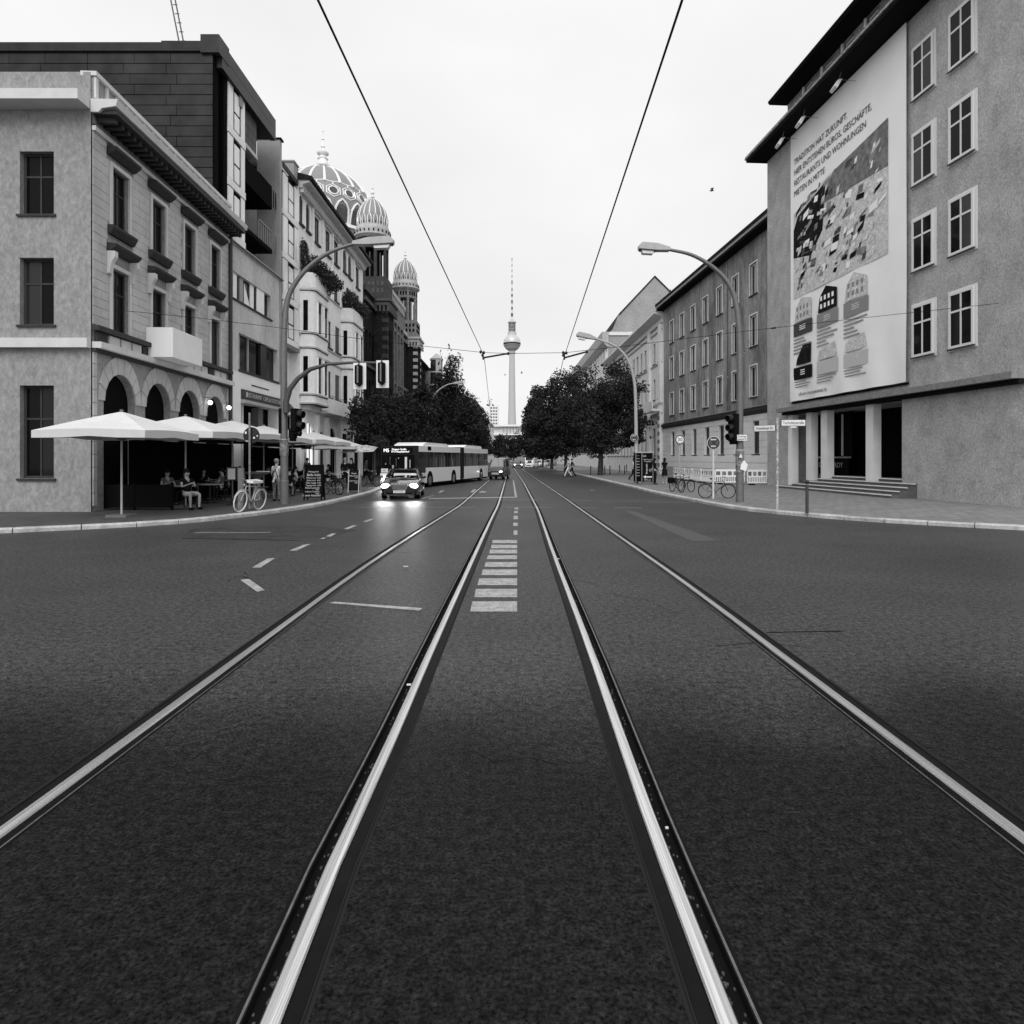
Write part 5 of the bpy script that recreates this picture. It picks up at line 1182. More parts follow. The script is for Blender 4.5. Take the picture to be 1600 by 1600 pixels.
# banding, tape and stickers on the left post
q = MB(); q.lathe([(.16, 1.95), (.165, 2.5), (.155, 2.5)], 12, (bL[0], bL[1], 0)); q.build('poster_wrap', mat('torn_posters', .18, .8, var=.9, scale=9), bpy.data.objects['street_lamp'])
q = MB(); q.lathe([(.165, 2.53), (.168, 2.57), (.16, 2.57)], 12, (bL[0], bL[1], 0)); q.build('band', GREYL, bpy.data.objects['street_lamp'])
q = MB(); q.lathe([(.16, .121), (.165, 1.0), (.15, 1.02)], 12, (bL[0], bL[1], 0)); q.build('base_sleeve', GREY, bpy.data.objects['street_lamp'])
q = MB(); q.lathe([(.16, 1.3), (.17, 2.1), (.16, 2.1)], 12, (bR[0], bR[1], 0)); q.build('poster_wrap', mat('torn_posters', .18, .8, var=.9, scale=9), bpy.data.objects['street_lamp.001'])
q = MB(); q.lathe([(.165, 2.12), (.175, 2.2), (.16, 2.2)], 12, (bR[0], bR[1], 0)); q.build('band', GREYL, bpy.data.objects['street_lamp.001'])
q = MB(); q.prism([(-.05, 1.42), (.18, 1.34), (.24, 1.6), (.1, 1.78), (-.02, 1.6)], 1, bR[1] - .19, bR[1] - .18); q.v = [v + Vector((bR[0], 0, 0)) for v in q.v]; q.build('sticker', WHITE, bpy.data.objects['street_lamp.001'])
q = MB(); q.prism([(-.1, 1.88), (.03, 1.86), (-.02, 2.04)], 1, bR[1] - .19, bR[1] - .18); q.v = [v + Vector((bR[0], 0, 0)) for v in q.v]; q.build('sticker', WHITE, bpy.data.objects['street_lamp.001'])

# signal arm with two signals seen from behind
sa = thing('signal_arm', 'curved signal mast arm reaching over the road from the left lamp post', 'signal mast', (bL[0], bL[1] - .2, 3))
pts = [P(447, 645, dl - .2), P(447, 628, dl - .2), P(453, 608, dl - .2), P(465, 592, dl - .2), P(485, 577, dl - .2), P(512, 569, dl - .2), P(550, 566.5, dl - .2), P(603, 567, dl - .2)]
q = MB(); q.tube(pts, [.12, .11, .1, .09, .08, .065, .05, .045], 10); q.build('arm', mat('arm_dark', .06, .5), sa, smooth=True)
def backsignal(x0, x1, y0, y1, label):
    D = dl - .25; a, b = P(x0, y1, D), P(x1, y0, D); t = thing('traffic_signal', label, 'traffic signal', ((a.x + b.x) / 2, D, a.z), group='signals hung on the mast arm')
    q = MB(); q.box((a.x, D, a.z), (b.x, D + .02, b.z)); q.build('backboard', WHITE, t)
    w = b.x - a.x; q = MB(); c = (a.x + b.x) / 2 - w * .02; hz0, hz1 = a.z + .1, b.z - .08
    q.prism([(c - w * .3, hz0 + .1), (c, hz0 - .02), (c + w * .26, hz0 + .1), (c + w * .26, hz1 - .04), (c, hz1), (c - w * .3, hz1 - .04)], 1, D - .16, D - .002); q.build('housing', BLACKM, t)
    q = MB(); q.box((c - w * .12, D - .19, hz0 + .12), (c, D - .161, hz1 - .06)); q.build('mounting_rail', GREY, t)
    for k in range(3):
        z = a.z + (b.z - a.z) * (.2 + .3 * k); q = MB(); q.tube([(c, D + .021, z), (c, D + .3, z - .02)], .1, 12); q.build('visor', BLACKM, t)
    q = MB(); q.tube([(c, D - .1, hz1 - .02), (c, D - .1, hz1 + .12)], .03, 6); q.build('hanger', BLACK, t)
backsignal(552, 572, 567, 608, 'traffic signal seen from behind, the inner one on the mast arm'); backsignal(588, 607.5, 563, 606, 'traffic signal seen from behind, at the tip of the mast arm')
# signals on the left post facing the junction arms
def sidesignal(name, label, c, n, r, step, rz, sgn=1, hr=.15):
    t = thing(name, label, 'traffic signal', c, rz)
    q = MB(); H = n * step; q.box((-r, -.11, -H / 2), (r, .11, H / 2)); q.box((-r * .7, -.09, -H / 2 - .12), (r * .7, .09, -H / 2 - .001)); q.build('housing', BLACKM, t, world=False)
    for k in range(n):
        z = H / 2 - step * (k + .5); q = MB()
        q.tube([(0, -.11, z + .02), (0, -.32, z - .02)], [hr, hr * .95], 14, caps=False); q.build('visor', BLACK, t, world=False)
        q = MB(); q.tube([(0, -.112, z), (0, -.13, z)], hr * .85, 14); q.build('lens', mat('signal_lens', .05, .2), t, world=False)
    return t
p = P(456, 656, dl - .1); sidesignal('traffic_signal', 'black traffic signal on the left post turned toward the side street', (p.x + .15, dl - .05, p.z), 2, .2, .42, math.radians(70))
p = P(438.5, 657, dl); q = MB(); q.box((p.x - .04, dl - .12, p.z - .5), (p.x + .15, dl + .1, p.z + .45)); q.build('traffic_signal', BLACKM, None, label='flat black signal housing seen from behind on the left post', category='traffic signal')
p = P(452, 677, dl); sidesignal('traffic_signal', 'small pedestrian signal under the black signal on the left post', (p.x + .12, dl + .05, p.z), 1, .14, .36, math.radians(80), hr=.11)
# diamond sign back
p = P(449.5, 637, dl + .15); q = MB(); h = .235; q.add([(p.x - h, p.y, p.z), (p.x, p.y, p.z - h), (p.x + h, p.y, p.z), (p.x, p.y, p.z + h), (p.x - h, p.y + .01, p.z), (p.x, p.y + .01, p.z - h), (p.x + h, p.y + .01, p.z), (p.x, p.y + .01, p.z + h)], [(0, 1, 2, 3), (7, 6, 5, 4), (0, 1, 5, 4), (1, 2, 6, 5), (2, 3, 7, 6), (3, 0, 4, 7)])
q.build('diamond_sign', mat('sign_back', .2, .45), None, label='grey back of a diamond shaped road sign on the left lamp post', category='road sign')
# right post signal and plates
p = P(1146, 668, 26); sidesignal('traffic_signal', 'three lamp black traffic signal on the right lamp post, facing left', (p.x + .02, 26.05, p.z), 3, .18, .36, math.radians(-62), hr=.14)
q = MB(); p = P(1159, 684, 25.9); q.box((p.x - .19, 25.86, p.z - .115), (p.x + .19, 25.88, p.z + .115)); pl = q.build('small_plate', WHITE, None, label='small white plate reading Radweg gesperrt on the right lamp post', category='sign')
for i, s in enumerate(('Radweg', 'gesperrt')): text('lettering', s, .1, frame((p.x, 25.855, p.z + .05 - .1 * i), (1, 0, 0), (0, -1, 0)), TEXTB, pl, ext=.001)
# overhead wires
WIRE = mat('wire', .01, .6)
def wire(name, label, pts, r): q = MB(); q.tube(pts, r, 6); return q.build(name, WIRE, None, label=label, category='overhead wire')
def W(x, y, z): d = (HC - z) * F / (y - HY); return P(x, y, d)
wl = [W(508, 24, 5.5), W(753, 549, 5.45)]; d0 = wl[0] - (wl[1] - wl[0]) * .22
wire('contact_wire', 'overhead tram wire on the left, slanting down toward the television tower', [d0] + wl + [W(757, 562, 5.35), W(766, 642, 5.3), W(770, 668, 5.3)], .0105)
wr = [W(1058, 24, 5.5), W(884, 550, 5.45)]; d0 = wr[0] - (wr[1] - wr[0]) * .22
wire('contact_wire', 'overhead tram wire on the right, slanting down behind the trees', [d0] + wr + [W(880, 562, 5.4), W(876, 580, 5.35), W(850, 680, 5.3)], .0105)
DD = 22.6
sp_ = [P(159, 482, DD), P(303, 496, DD), P(420, 510, DD), P(560, 529, DD), P(664, 541, DD), P(757, 551, DD), P(800, 552.3, DD), P(884, 551, DD), P(1000, 538, DD), P(1160, 518, DD), P(1317, 500, DD), P(1560, 474, DD)]
wire('span_wire', 'thin cross wire strung over the street between the facades', sp_, .008)
q = MB(); q.tube([P(1205, 513, DD), P(1212, 512.2, DD)], .03, 6); q.build('insulator', BLACK, bpy.data.objects['span_wire'])
def arm(a, b, lab, ins):
    q = MB(); t = thing('steady_arm', lab, 'wire bracket', P(*a, DD)); q.tube([P(*a, DD), P(*b, DD)], .03, 6); q.build('arm', BLACK, t)
    q = MB(); q.tube([P(a[0] - .5, a[1] - 9, DD), P(a[0], a[1] + 3, DD)], .03, 6)
    for (x, y) in ins: q.ell(P(x, y, DD), (.045, .045, .06), 8, 6)
    q.build('clamp', BLACK, t)
arm((755, 559), (793, 552.5), 'black steady arm left of the television tower holding the left wire', [(751, 550), (756, 551), (754, 555), (794, 552.5)])
arm((882, 559), (917, 549.5), 'black steady arm holding the right wire above the trees', [(880, 551), (885, 551.5), (880, 555), (917, 549.5)])
# birds
for i, (x, y, D, s) in enumerate([(1112, 298, 60, .28), (815, 583, 120, .3), (789, 586, 150, .25)]):
    p = P(x, y, D); q = MB(); q.tube([p + Vector((-s * .8, 0, 0)), p, p + Vector((s * .7, 0, .02))], [.01, .08, .02], 6)
    q.add([p + Vector((-.05, 0, .02)), p + Vector((.1, 0, .02)), p + Vector((.15, .1, s * 1.1)), p + Vector((-.1, .1, s))], [(0, 1, 2, 3)]); q.add([p + Vector((-.05, 0, .0)), p + Vector((.1, 0, .0)), p + Vector((.05, -.5, s * .4)), p + Vector((-.1, -.4, s * .3))], [(0, 1, 2, 3)])
    q.build('bird', BLACK, None, label=['dark bird flying alone high in the sky at right', 'small bird flying just right of the television tower shaft', 'tiny bird flying just left of the television tower shaft'][i], category='bird', group='birds in the sky')

# ------------------------------------------------------------------ signs, posts and panels
def pole(px, yb, yt, r, name='pole', m=GREY, z=.12, par=None):
    D = D_at(yb, z); p = P(px, yb, D); q = MB(); q.tube([p, (p.x, D, P(px, yt, D).z)], r, 10); return q, p, D
def disc(par, c, r, th, m, name, n=28, M=None):
    q = MB(); q.tube([(c[0], c[1] - th / 2, c[2]), (c[0], c[1] + th / 2, c[2])], r, n); return q.build(name, m, par)
# round sign from behind, left
q, p, D = pole(390, 795, 645, .035); t = thing('road_sign', 'round road sign seen from behind with stickers, in front of the cafe umbrellas', 'road sign', p)
q.build('pole', mat('stickered_pole', .2, .6, var=.7, scale=14), t); c = P(391.5, 680, D); disc(t, (c.x, D + .08, c.z), .28, .02, BLACK, 'disc')
for (x, y, a, b, m) in ((383, 676, .06, .08, WHITE), (396, 684, .06, .06, WHITE), (401, 681, .04, .05, WHITE), (385, 689, .1, .05, GREYL)): u = P(x, y, D); q = MB(); q.box((u.x - a / 2, D + .05, u.z - b / 2), (u.x + a / 2, D + .062, u.z + b / 2)); q.build('sticker', m, t)
# speed limit
q, p, D = pole(1062, 763, 678, .035, m=GREYL); t = thing('road_sign', 'round speed limit sign reading 30 on a thin pole', 'road sign', p); q.build('pole', GREYL, t)
c = P(1062, 687, D); disc(t, (c.x, D - .05, c.z), .3, .01, WHITE, 'disc'); disc(t, (c.x, D - .062, c.z), .285, .006, mat('sign_ring', .02, .4), 'ring'); disc(t, (c.x, D - .07, c.z), .215, .006, WHITE, 'face')
text('lettering', '30', .3, frame((c.x, D - .078, c.z), (1, 0, 0), (0, -1, 0)), TEXTB, t, ext=.001)
# no stopping signs
def nostop(px, yb, yc, r, lab, pw=True, Dz=None):
    if pw: q, p, D = pole(px, yb, yc + 9, .04, m=GREYL); 
    else: D = Dz; p = P(px, yc, D)
    t = thing('road_sign', lab, 'road sign', p)
    if pw: q.build('pole', WHITEF, t)
    c = P(px, yc, D); disc(t, (c.x, D - .05, c.z), r, .01, WHITE, 'rim'); disc(t, (c.x, D - .062, c.z), r * .92, .006, mat('sign_red', .03, .4), 'ring'); disc(t, (c.x, D - .07, c.z), r * .74, .006, mat('sign_blue', .09, .4), 'face')
    for s in (-1, 1): q = MB(); q.add([(c.x + s * -r * .62, D - .08, c.z - r * .5), (c.x + s * -r * .5, D - .08, c.z - r * .62), (c.x + s * r * .62, D - .08, c.z + r * .5), (c.x + s * r * .5, D - .08, c.z + r * .62)], [(0, 1, 2, 3)]); q.build('cross_bar', mat('sign_red', .03, .4), t)
    for zz, w_ in ((.5, .35), (-.5, .3)): q = MB(); q.box((c.x - r * w_, D - .09, c.z + r * (zz - .08)), (c.x + r * w_, D - .086, c.z + r * (zz + .06))); q.add([(c.x - r * w_ - .06, D - .09, c.z + r * zz), (c.x - r * w_ + .02, D - .09, c.z + r * zz + .05), (c.x - r * w_ + .02, D - .09, c.z + r * zz - .05)], [(0, 1, 2)]); q.build('arrow', WHITE, t)
nostop(1114.5, 779, 692, .285, 'round no stopping sign on a white pole among the bicycles'); nostop(991, 0, 684, .26, 'small no stopping sign on the second right lamp post', False, 44.2)
# street name post
q, p, D = pole(1214.5, 796, 652, .04); t = thing('street_name_post', 'sticker covered street name post with the plates Tucholskystraße and Oranienburger Straße', 'street sign', p)
q.build('pole', mat('stickered_pole_pale', .4, .6, var=.8, scale=12), t)
a, b = P(1220, 666, D), P(1258.5, 655.5, D)
q = MB(); q.box((a.x, D - .02, a.z), (b.x, D + .02, b.z)); pl = q.build('name_plate', mat('plate_rim', .1, .5), t); q = MB(); q.box((a.x + .02, D - .026, a.z + .02), (b.x - .02, D - .021, b.z - .02)); q.build('plate_face', WHITE, pl)
text('lettering', 'Tucholskystraße', .15, frame(((a.x + b.x) / 2, D - .03, (a.z + b.z) / 2), (1, 0, 0), (0, -1, 0)), TEXTB, pl, ext=.001, sx=.72)
c = P(1239.5, 667, D); q = MB(); q.box((c.x - .1, D - .02, c.z - .03), (c.x + .1, D, c.z + .015)); q.build('number_plate', WHITE, t)
a = Vector((p.x - .03, D - .0, P(0, 668.5, D).z)); u = Vector((-.62, .78, 0)).normalized(); n_ = Vector((-.78, -.62, 0)); M = frame(a + u * .42, -u, n_)
q = MB(M); q.box((-.4, -.11, -.02), (.4, .11, .02)); pl = q.build('name_plate', mat('plate_rim', .1, .5), t); q = MB(M); q.box((-.385, -.095, .021), (.385, .095, .026)); q.build('plate_face', WHITE, pl)
text('lettering', 'Oranienburger Str.', .12, M @ Matrix.Translation((0, 0, .03)), TEXTB, pl, ext=.001, sx=.7)
# bollard
q, p, D = pole(1261, 802, 757, .05, m=BLACK); t = thing('bollard', 'slim dark bollard by the right kerb in front of the steps', 'bollard', p); q.build('shaft', mat('bollard_grey', .05, .4), t); q = MB(); q.ell((p.x, D, P(0, 753, D).z), (.07, .07, .07), 12, 8); q.build('knob', BLACK, t, smooth=True)
# bollards far right under the trees
for i, (x, yb) in enumerate([(968, 738.5), (979, 737.5), (989, 736), (923, 742), (945, 741), (953, 742), (976, 741)]):
    D = D_at(yb, .12); p = P(x, yb, D); q = MB(); q.tube([p, (p.x, D, .12 + .95)], .05, 8); q.build('bollard', BLACK, None, label=['thin dark post on the right pavement, just left of the information column', 'thin dark post right of the nearest right trunk, second from the column', 'thin dark post closest to the information column, set further back', 'thin dark post left of the nearest right trunk', 'thin dark post just right of the nearest right trunk', 'thin dark post right beside the trunk, the taller looking of two', 'thin dark post midway between the trunk and the column'][i], category='bollard', group='posts under the right trees')
# advertising column, right
D = 43.7; a, b = P(993, 758, D), P(1020.5, 708, D); x1 = P(1003, 716, D).x; t = thing('information_column', 'black two sided information column with white arrow and lettering on the right pavement', 'information column', ((a.x + b.x) / 2, D, .12))
q = MB(); q.box((x1, D, .3), (b.x, D + .9, 2.2)); q.build('panel', BLACKM, t); q = MB(); q.box((a.x, D + .25, .3), (x1 - .005, D + .7, 2.2)); q.build('side_panel', BLACKM, t)
for x in (a.x, x1 - .03, b.x - .03): q = MB(); q.box((x - .02, D - .05, .12), (x + .05, D + .0, 2.25)); q.build('post', GREY, t)
q = MB(); q.box((x1 + .05, D - .02, .12), (b.x, D + .3, .29)); q.build('foot', GREY, t); q = MB(); q.box((a.x - .03, D - .07, 2.2), (b.x + .03, D + .9, 2.28)); q.build('cap', GREYL, t)
w = b.x - x1
def ct(s, sz, x, z, rot=0): M = frame((x1 + x * w, D - .006, z), (1, 0, 0), (0, -1, 0)) @ Matrix.Rotation(rot, 4, 'Z'); return text('lettering', s, sz, M, TEXTW, t, ext=.001, sx=.9)
ct('Café', .16, .2, 2.0); ct('Café Theater &', .1, .52, 1.76); ct('Kunstgalerie', .1, .52, 1.64); ct('Bergstraße', .17, .42, 1.15, math.pi / 2); ct('Hof', .13, .72, 1.05, math.pi / 2); ct('Auguststr. 5-11', .085, .5, .47); ct('Oranienburger', .085, .5, .36)
q = MB(); q.prism([(x1 + .1 * w, .62), (x1 + .35 * w, .72), (x1 + .35 * w, .66), (x1 + .9 * w, .66), (x1 + .9 * w, .58), (x1 + .35 * w, .58), (x1 + .35 * w, .52)], 1, D - .01, D - .004); q.build('arrow', TEXTW, t)
for k in range(8): q = MB(); z = 2.0 - k * .19; q.box((a.x + .08, D + .24, z), (x1 - .1, D + .246, z + .04)); q.build('text_line', GREYL, t)
# low dark box and posts by the left café: menu stand and pillar
D = D_at(799, .12); p = P(375, 799, D); q = MB(); q.box((p.x - .07, D, .12), (p.x + .09, D + .12, P(0, 731, D).z)); q.build('post', GREY, None, label='square grey post beside the leaning bicycle with white tyres', category='post')
D2 = 24.5; a, b = P(356, 749, D2), P(367.5, 732, D2); q = MB(); t = thing('menu_stand', 'menu stand holding a white sheet left of the grey post', 'menu stand', ((a.x + b.x) / 2, D2, .12)); q.box((a.x - .05, D2, a.z - .05), (b.x + .08, D2 + .05, b.z + .06)); q.build('board', BLACK, t); q = MB(); q.box((a.x, D2 - .012, a.z), (b.x, D2 - .002, b.z)); q.build('menu_sheet', WHITE, t); q = MB(); q.tube([((a.x + b.x) / 2, D2 + .03, .12), ((a.x + b.x) / 2, D2 + .03, a.z)], .025, 8); q.lathe([(.2, .12), (.2, .15)], 12, ((a.x + b.x) / 2, D2 + .03, 0)); q.build('stand', BLACK, t)
# ------------------------------------------------------------------ vehicles
TYRE = mat('tyre', .012, .8); RIM = mat('rim', .35, .3, metal=.8); CARB = mat('car_paint_black', .008, .12, coat=1.0, spec=.6)
CGL = mat('car_glass', .05, .03, spec=1.0, ior=2.8); CHROME = mat('chrome', .7, .15, metal=1); SILV = mat('silver_paint', .3, .25, metal=.4, coat=.6)
BUSW = mat('bus_white', .9, .3, coat=.3); BUSG = mat('bus_glass', .008, .06, spec=.35)
def wheel(par, x, y, r=.31, w=.2, side=1):
    """axis along x; side=+1 when the outer face looks to +x"""
    q = MB(); q.lathe([(r * .62, -w / 2), (r * .93, -w / 2), (r, -w * .32), (r, w * .32), (r * .93, w / 2), (r * .62, w / 2)], 28); q.v = [Vector((v.z + x, v.y + y, v.x + r)) for v in q.v]
    W = q.build('wheel', TYRE, par, world=False, smooth=True)
    q = MB(); pr = [(r * .64, side * w * .42), (r * .6, side * w * .3), (r * .2, side * w * .36), (.001, side * w * .4)]
    q.lathe([(r * .64, side * w * .51), (r * .55, side * w * .4), (r * .18, side * w * .42), (.01, side * w * .48)], 20); q.v = [Vector((v.z + x, v.y + y, v.x + r)) for v in q.v]; q.build('rim', RIM, W, world=False)
    for k in range(5):
        a = k * 2 * math.pi / 5; q = MB(); q.box((-.02, -r * .09, r * .15), (.02, r * .09, r * .6)); Mx = Matrix.Rotation(a, 4, 'X'); q.v = [Mx @ v + Vector((x + side * w * .45, y, r)) for v in q.v]; q.build('spoke', CHROME, W, world=False)
    return W
def hullcar(t, st, gh, paint, glass=CGL, ww=.31):
    """st: (y, halfwidth, zbottom, ztop); gh: (y, halfwidth bottom, z base, halfwidth top, z roof)"""
    q = MB(); n = 12
    def sec(w, zb, zt): zm = zb + (zt - zb) * .55; h = [(0, zb), (w * .86, zb), (w * .97, zb + .07), (w, zm), (w * .965, zt - .07), (w * .86, zt - .012), (w * .4, zt + .012)]; return h + [(-x, z) for x, z in h[::-1]][:-1] + []
    S_ = []
    for (y, w, zb, zt) in st:
        h = [(0, zb), (w * .86, zb), (w * .97, zb + .07), (w, zb + (zt - zb) * .55), (w * .965, zt - .07), (w * .86, zt - .012), (w * .4, zt + .012), (0, zt + .018)]
        full = h + [(-x, z) for x, z in h[-2:0:-1]]; S_.append([(x, y, z) for x, z in full])
    m = len(S_[0])
    q.add([p for s in S_ for p in s], [(i * m + j, i * m + (j + 1) % m, (i + 1) * m + (j + 1) % m, (i + 1) * m + j) for i in range(len(S_) - 1) for j in range(m)] + [tuple(range(m)), tuple(range((len(S_) - 1) * m, len(S_) * m))])
    o = q.build('body', paint, t, world=False, smooth=True); md = o.modifiers.new('b', 'BEVEL'); md.width = .03; md.segments = 2; md.limit_method = 'ANGLE'
    q = MB(); V = []
    for (y, wb, zb, wt, zr) in gh: V += [(wb, y, zb), (wt, y, zr), (-wt, y, zr), (-wb, y, zb)]
    q.add(V, [(4 * i + j, 4 * i + j + 1, 4 * i + j + 5, 4 * i + j + 4) for i in range(len(gh) - 1) for j in (0, 2)] + [(0, 1, 2, 3), tuple(range(len(V) - 4, len(V)))])
    q.build('glasshouse', glass, t, world=False)
    q = MB(); R = [g for g in gh if g[4] > gh[1][4] - .4][0:]; V = []
    for (y, wb, zb, wt, zr) in gh[1:-1]: V += [(wt + .015, y, zr - .02), (wt - .06, y, zr + .025), (-wt + .06, y, zr + .025), (-wt - .015, y, zr - .02)]
    q.add(V, [(4 * i + j, 4 * i + j + 1, 4 * i + j + 5, 4 * i + j + 4) for i in range(len(gh) - 3) for j in (0, 1, 2)] + [(0, 1, 2, 3), tuple(range(len(V) - 4, len(V)))]); q.build('roof', paint, t, world=False, smooth=True)
    for s in (-1, 1):
        q = MB(); g0, g1 = gh[0], gh[1]; q.tube([(s * g0[1], g0[0], g0[2]), (s * (g1[3] + .0), g1[0], g1[4])], .035, 6); ga, gb = gh[-1], gh[-2]; q.tube([(s * ga[1], ga[0], ga[2]), (s * gb[3], gb[0], gb[4])], .045, 6)
        ym = (gh[1][0] + gh[-2][0]) / 2; q.tube([(s * (g0[1] + .01), ym, g0[2]), (s * (g1[3] + .01), ym + .08, g1[4])], .03, 6); q.build('pillar', paint, t, world=False)
def spot(t, loc, aim, e, blend=.8):
    l = bpy.data.lights.new('headlight_beam', 'SPOT'); l.energy = e; l.spot_size = math.radians(70); l.spot_blend = blend; l.shadow_soft_size = .4
    o = bpy.data.objects.new('headlight_beam', l); COL.objects.link(o); o.parent = t; o.location = loc; o.rotation_euler = (Vector(loc) - Vector(aim)).to_track_quat('Z', 'Y').to_euler()
# --- black saloon
cp = Vector(((624 - 800) / F * 29.6, 29.6, 0))
car = thing('saloon_car', 'black saloon car with lit headlights leading the bus toward the junction', 'car', cp, math.radians(4))
hullcar(car, [(0, .66, .26, .58), (.06, .78, .18, .68), (.3, .84, .16, .76), (.9, .87, .16, .86), (1.35, .88, .17, .92), (2.2, .89, .18, .94), (3.4, .88, .18, .95), (4.1, .86, .2, .97), (4.5, .8, .24, .92), (4.6, .7, .3, .8)],
        [(1.2, .78, .9, .76, .92), (1.95, .8, .93, .6, 1.31), (2.9, .8, .94, .6, 1.36), (3.5, .8, .94, .57, 1.28), (4.05, .76, .95, .7, .97)], CARB)
for x in (-.76, .76):
    for y in (.85, 3.65): wheel(car, x, y, .31, .21, 1 if x > 0 else -1)
for s in (-1, 1):
    q = MB(); q.ell((s * .62, .09, .6), (.2, .12, .115), 16, 10); q.build('headlight', HEADON, car, world=False, smooth=True); spot(car, (s * .62, -.12, .6), (s * .62, -8, -.55), 95)
    q = MB(); q.ell((s * .99, 1.35, .98), (.12, .07, .08), 12, 8); q.build('wing_mirror', CARB, car, world=False, smooth=True)
    q = MB(); q.tube([(s * .88, 1.4, .93), (s * .95, 1.37, .95)], .02, 6); q.build('mirror_arm', CARB, car, world=False)
    q = MB(); q.cbox((s * .55, -.0, .27), (.18, .05, .05)); q.build('fog_lamp', CHROME, car, world=False)
    for y in (1.9, 2.9): q = MB(); q.box((s * .885 - .006, y, .78), (s * .885 + .006, y + .16, .8)); q.build('door_handle', CHROME, car, world=False)
q = MB(); q.prism([(-.36, .66), (.36, .66), (.29, .44), (-.29, .44)], 1, -.03, .05); gr = q.build('grille', mat('grille_dark', .03, .3), car, world=False)
for k in range(4): q = MB(); q.box((-.33 + k * .015, -.045, .49 + k * .045), (.33 - k * .015, -.031, .505 + k * .045)); q.build('grille_bar', CHROME, gr, world=False)
q = MB(); q.tube([(-.37, -.035, .665), (.37, -.035, .665)], .013, 6); q.tube([(-.37, -.035, .665), (-.29, -.035, .44), (.29, -.035, .44), (.37, -.035, .665)], .012, 6); q.build('grille_frame', CHROME, gr, world=False)
q = MB(); q.tube([(0, -.04, .7), (0, -.04, .76)], .008, 5); q.build('bonnet_star', CHROME, car, world=False)
q = MB(); q.box((-.26, -.075, .3), (.26, -.055, .41)); pl = q.build('number_plate', WHITE, car, world=False)
text('lettering', 'B·M 5470', .1, Matrix.Translation((0, -.078, .355)) @ Matrix.Rotation(math.pi / 2, 4, 'X'), TEXTB, pl, ext=.001, world=False)
q = MB(); q.box((-.6, -.02, .2), (.6, .02, .215)); q.build('bumper_trim', CHROME, car, world=False)
q = MB(); q.box((-.62, -.03, .22), (.62, .04, .32)); q.build('air_intake', BLACKM, car, world=False)
# --- articulated bus
ang = math.atan2(4.1, 17.2); bpos = Vector(((651 - 800) / F * 40.2, 40.2, 0))
bus = thing('articulated_bus', 'white articulated city bus with dark front turning out behind the black saloon', 'bus', bpos, -ang)
W2, Ht = 2.3, 2.62
def half(y0, y1, nm, bend=0.0):
    L_ = y1 - y0; S_ = lambda y: Matrix.Translation((0, y0, 0)) @ Matrix.Rotation(bend, 4, 'Z')
    M = S_(0)
    q = MB(M); q.box((-W2, .0, .3), (0, L_, 1.25)); q.build(nm, BUSW, bus, world=False)
    q = MB(M); q.box((-W2 + .01, .01, 1.251), (-.01, L_ - .01, 2.25)); gl = q.build('window_band', BUSG, bus, world=False)
    q = MB(M); q.box((-W2, .0, 2.251), (0, L_, Ht)); q.build('roof_side', BUSW, bus, world=False)
    q = MB(M); q.box((-W2 + .15, .02, .18), (-.08, L_ - .02, .299)); q.build('underbody', BLACKM, bus, world=False)
    return M
f0 = 8.6
M1 = half(0.0, f0, 'front_body'); M2 = half(f0 + 1.0, 16.9, 'rear_body', math.radians(1.6))
# dark front face with windscreen and destination box
q = MB(); q.box((-W2 - .01, -.09, .95), (.012, .3, Ht - .0)); q.build('front_mask', BLACK, bus, world=False)
q = MB(); q.box((-W2 + .08, -.105, 1.0), (-.1, -.091, 2.05)); q.build('windscreen', BUSG, bus, world=False)
q = MB(); q.box((-W2 - .02, -.14, .3), (.02, .2, .94)); q.build('front_bumper', BUSW, bus, world=False)
q = MB(); q.box((-W2 + .1, -.11, 2.14), (-.2, -.093, 2.5)); dsp = q.build('destination_display', BLACKM, bus, world=False)
LED = mat('led_letters', .7, .5, emit=1.2)
def bt(s, sz, x, z, par, m=LED, sx=1): return text('lettering', s, sz, Matrix.Translation((x, -.114, z)) @ Matrix.Rotation(math.pi / 2, 4, 'X'), m, par, 'LEFT', .002, sx, world=False)
bt('M5', .3, -W2 + .18, 2.32, dsp); bt('Zingster Straße', .155, -W2 + .72, 2.39, dsp, sx=1); bt('S+U Hauptbahnhof', .15, -W2 + .7, 2.25, dsp, sx=1)
q = MB(); q.box((-W2 + .05, -.16, .98), (-W2 + .5, -.145, 1.22)); np = q.build('route_plate', WHITE, bus, world=False); text('lettering', 'M1', .16, Matrix.Translation((-W2 + .27, -.165, 1.09)) @ Matrix.Rotation(math.pi / 2, 4, 'X'), TEXTB, np, ext=.001, world=False)
for (x, z, w, h, m) in [(-.72, 1.55, .14, .75, WHITE), (-.42, 1.5, .07, .5, GREYL), (-W2 + .75, 1.3, .12, .25, GREYL), (-1.15, 1.85, .05, .05, WHITE), (-W2 + .3, 1.5, .06, .1, GREYL), (-1.3, 1.6, .03, .5, GREY), (-W2 + .6, 1.7, .03, .5, GREY)]:
    q = MB(); q.box((x, -.12, z - h / 2), (x + w, -.107, z + h / 2)); q.build('windscreen_notice', m, bus, world=False)
for x in (-W2 + .2, -.25):
    q = MB(); q.ell((x, -.16, .6), (.15, .06, .12), 14, 8); q.build('headlight', HEADON, bus, world=False, smooth=True)
spot(bus, (-W2 + .2, -.3, .6), (-W2 + .2, -8, -.5), 60)
for x in (-W2 - .12, .12): q = MB(); q.box((x - .07, -.2, 1.35), (x + .07, -.1, 1.75)); q.box((x - .02, -.16, 1.75), (x + .02, -.1, 2.2)); q.build('wing_mirror', BLACK, bus, world=False)
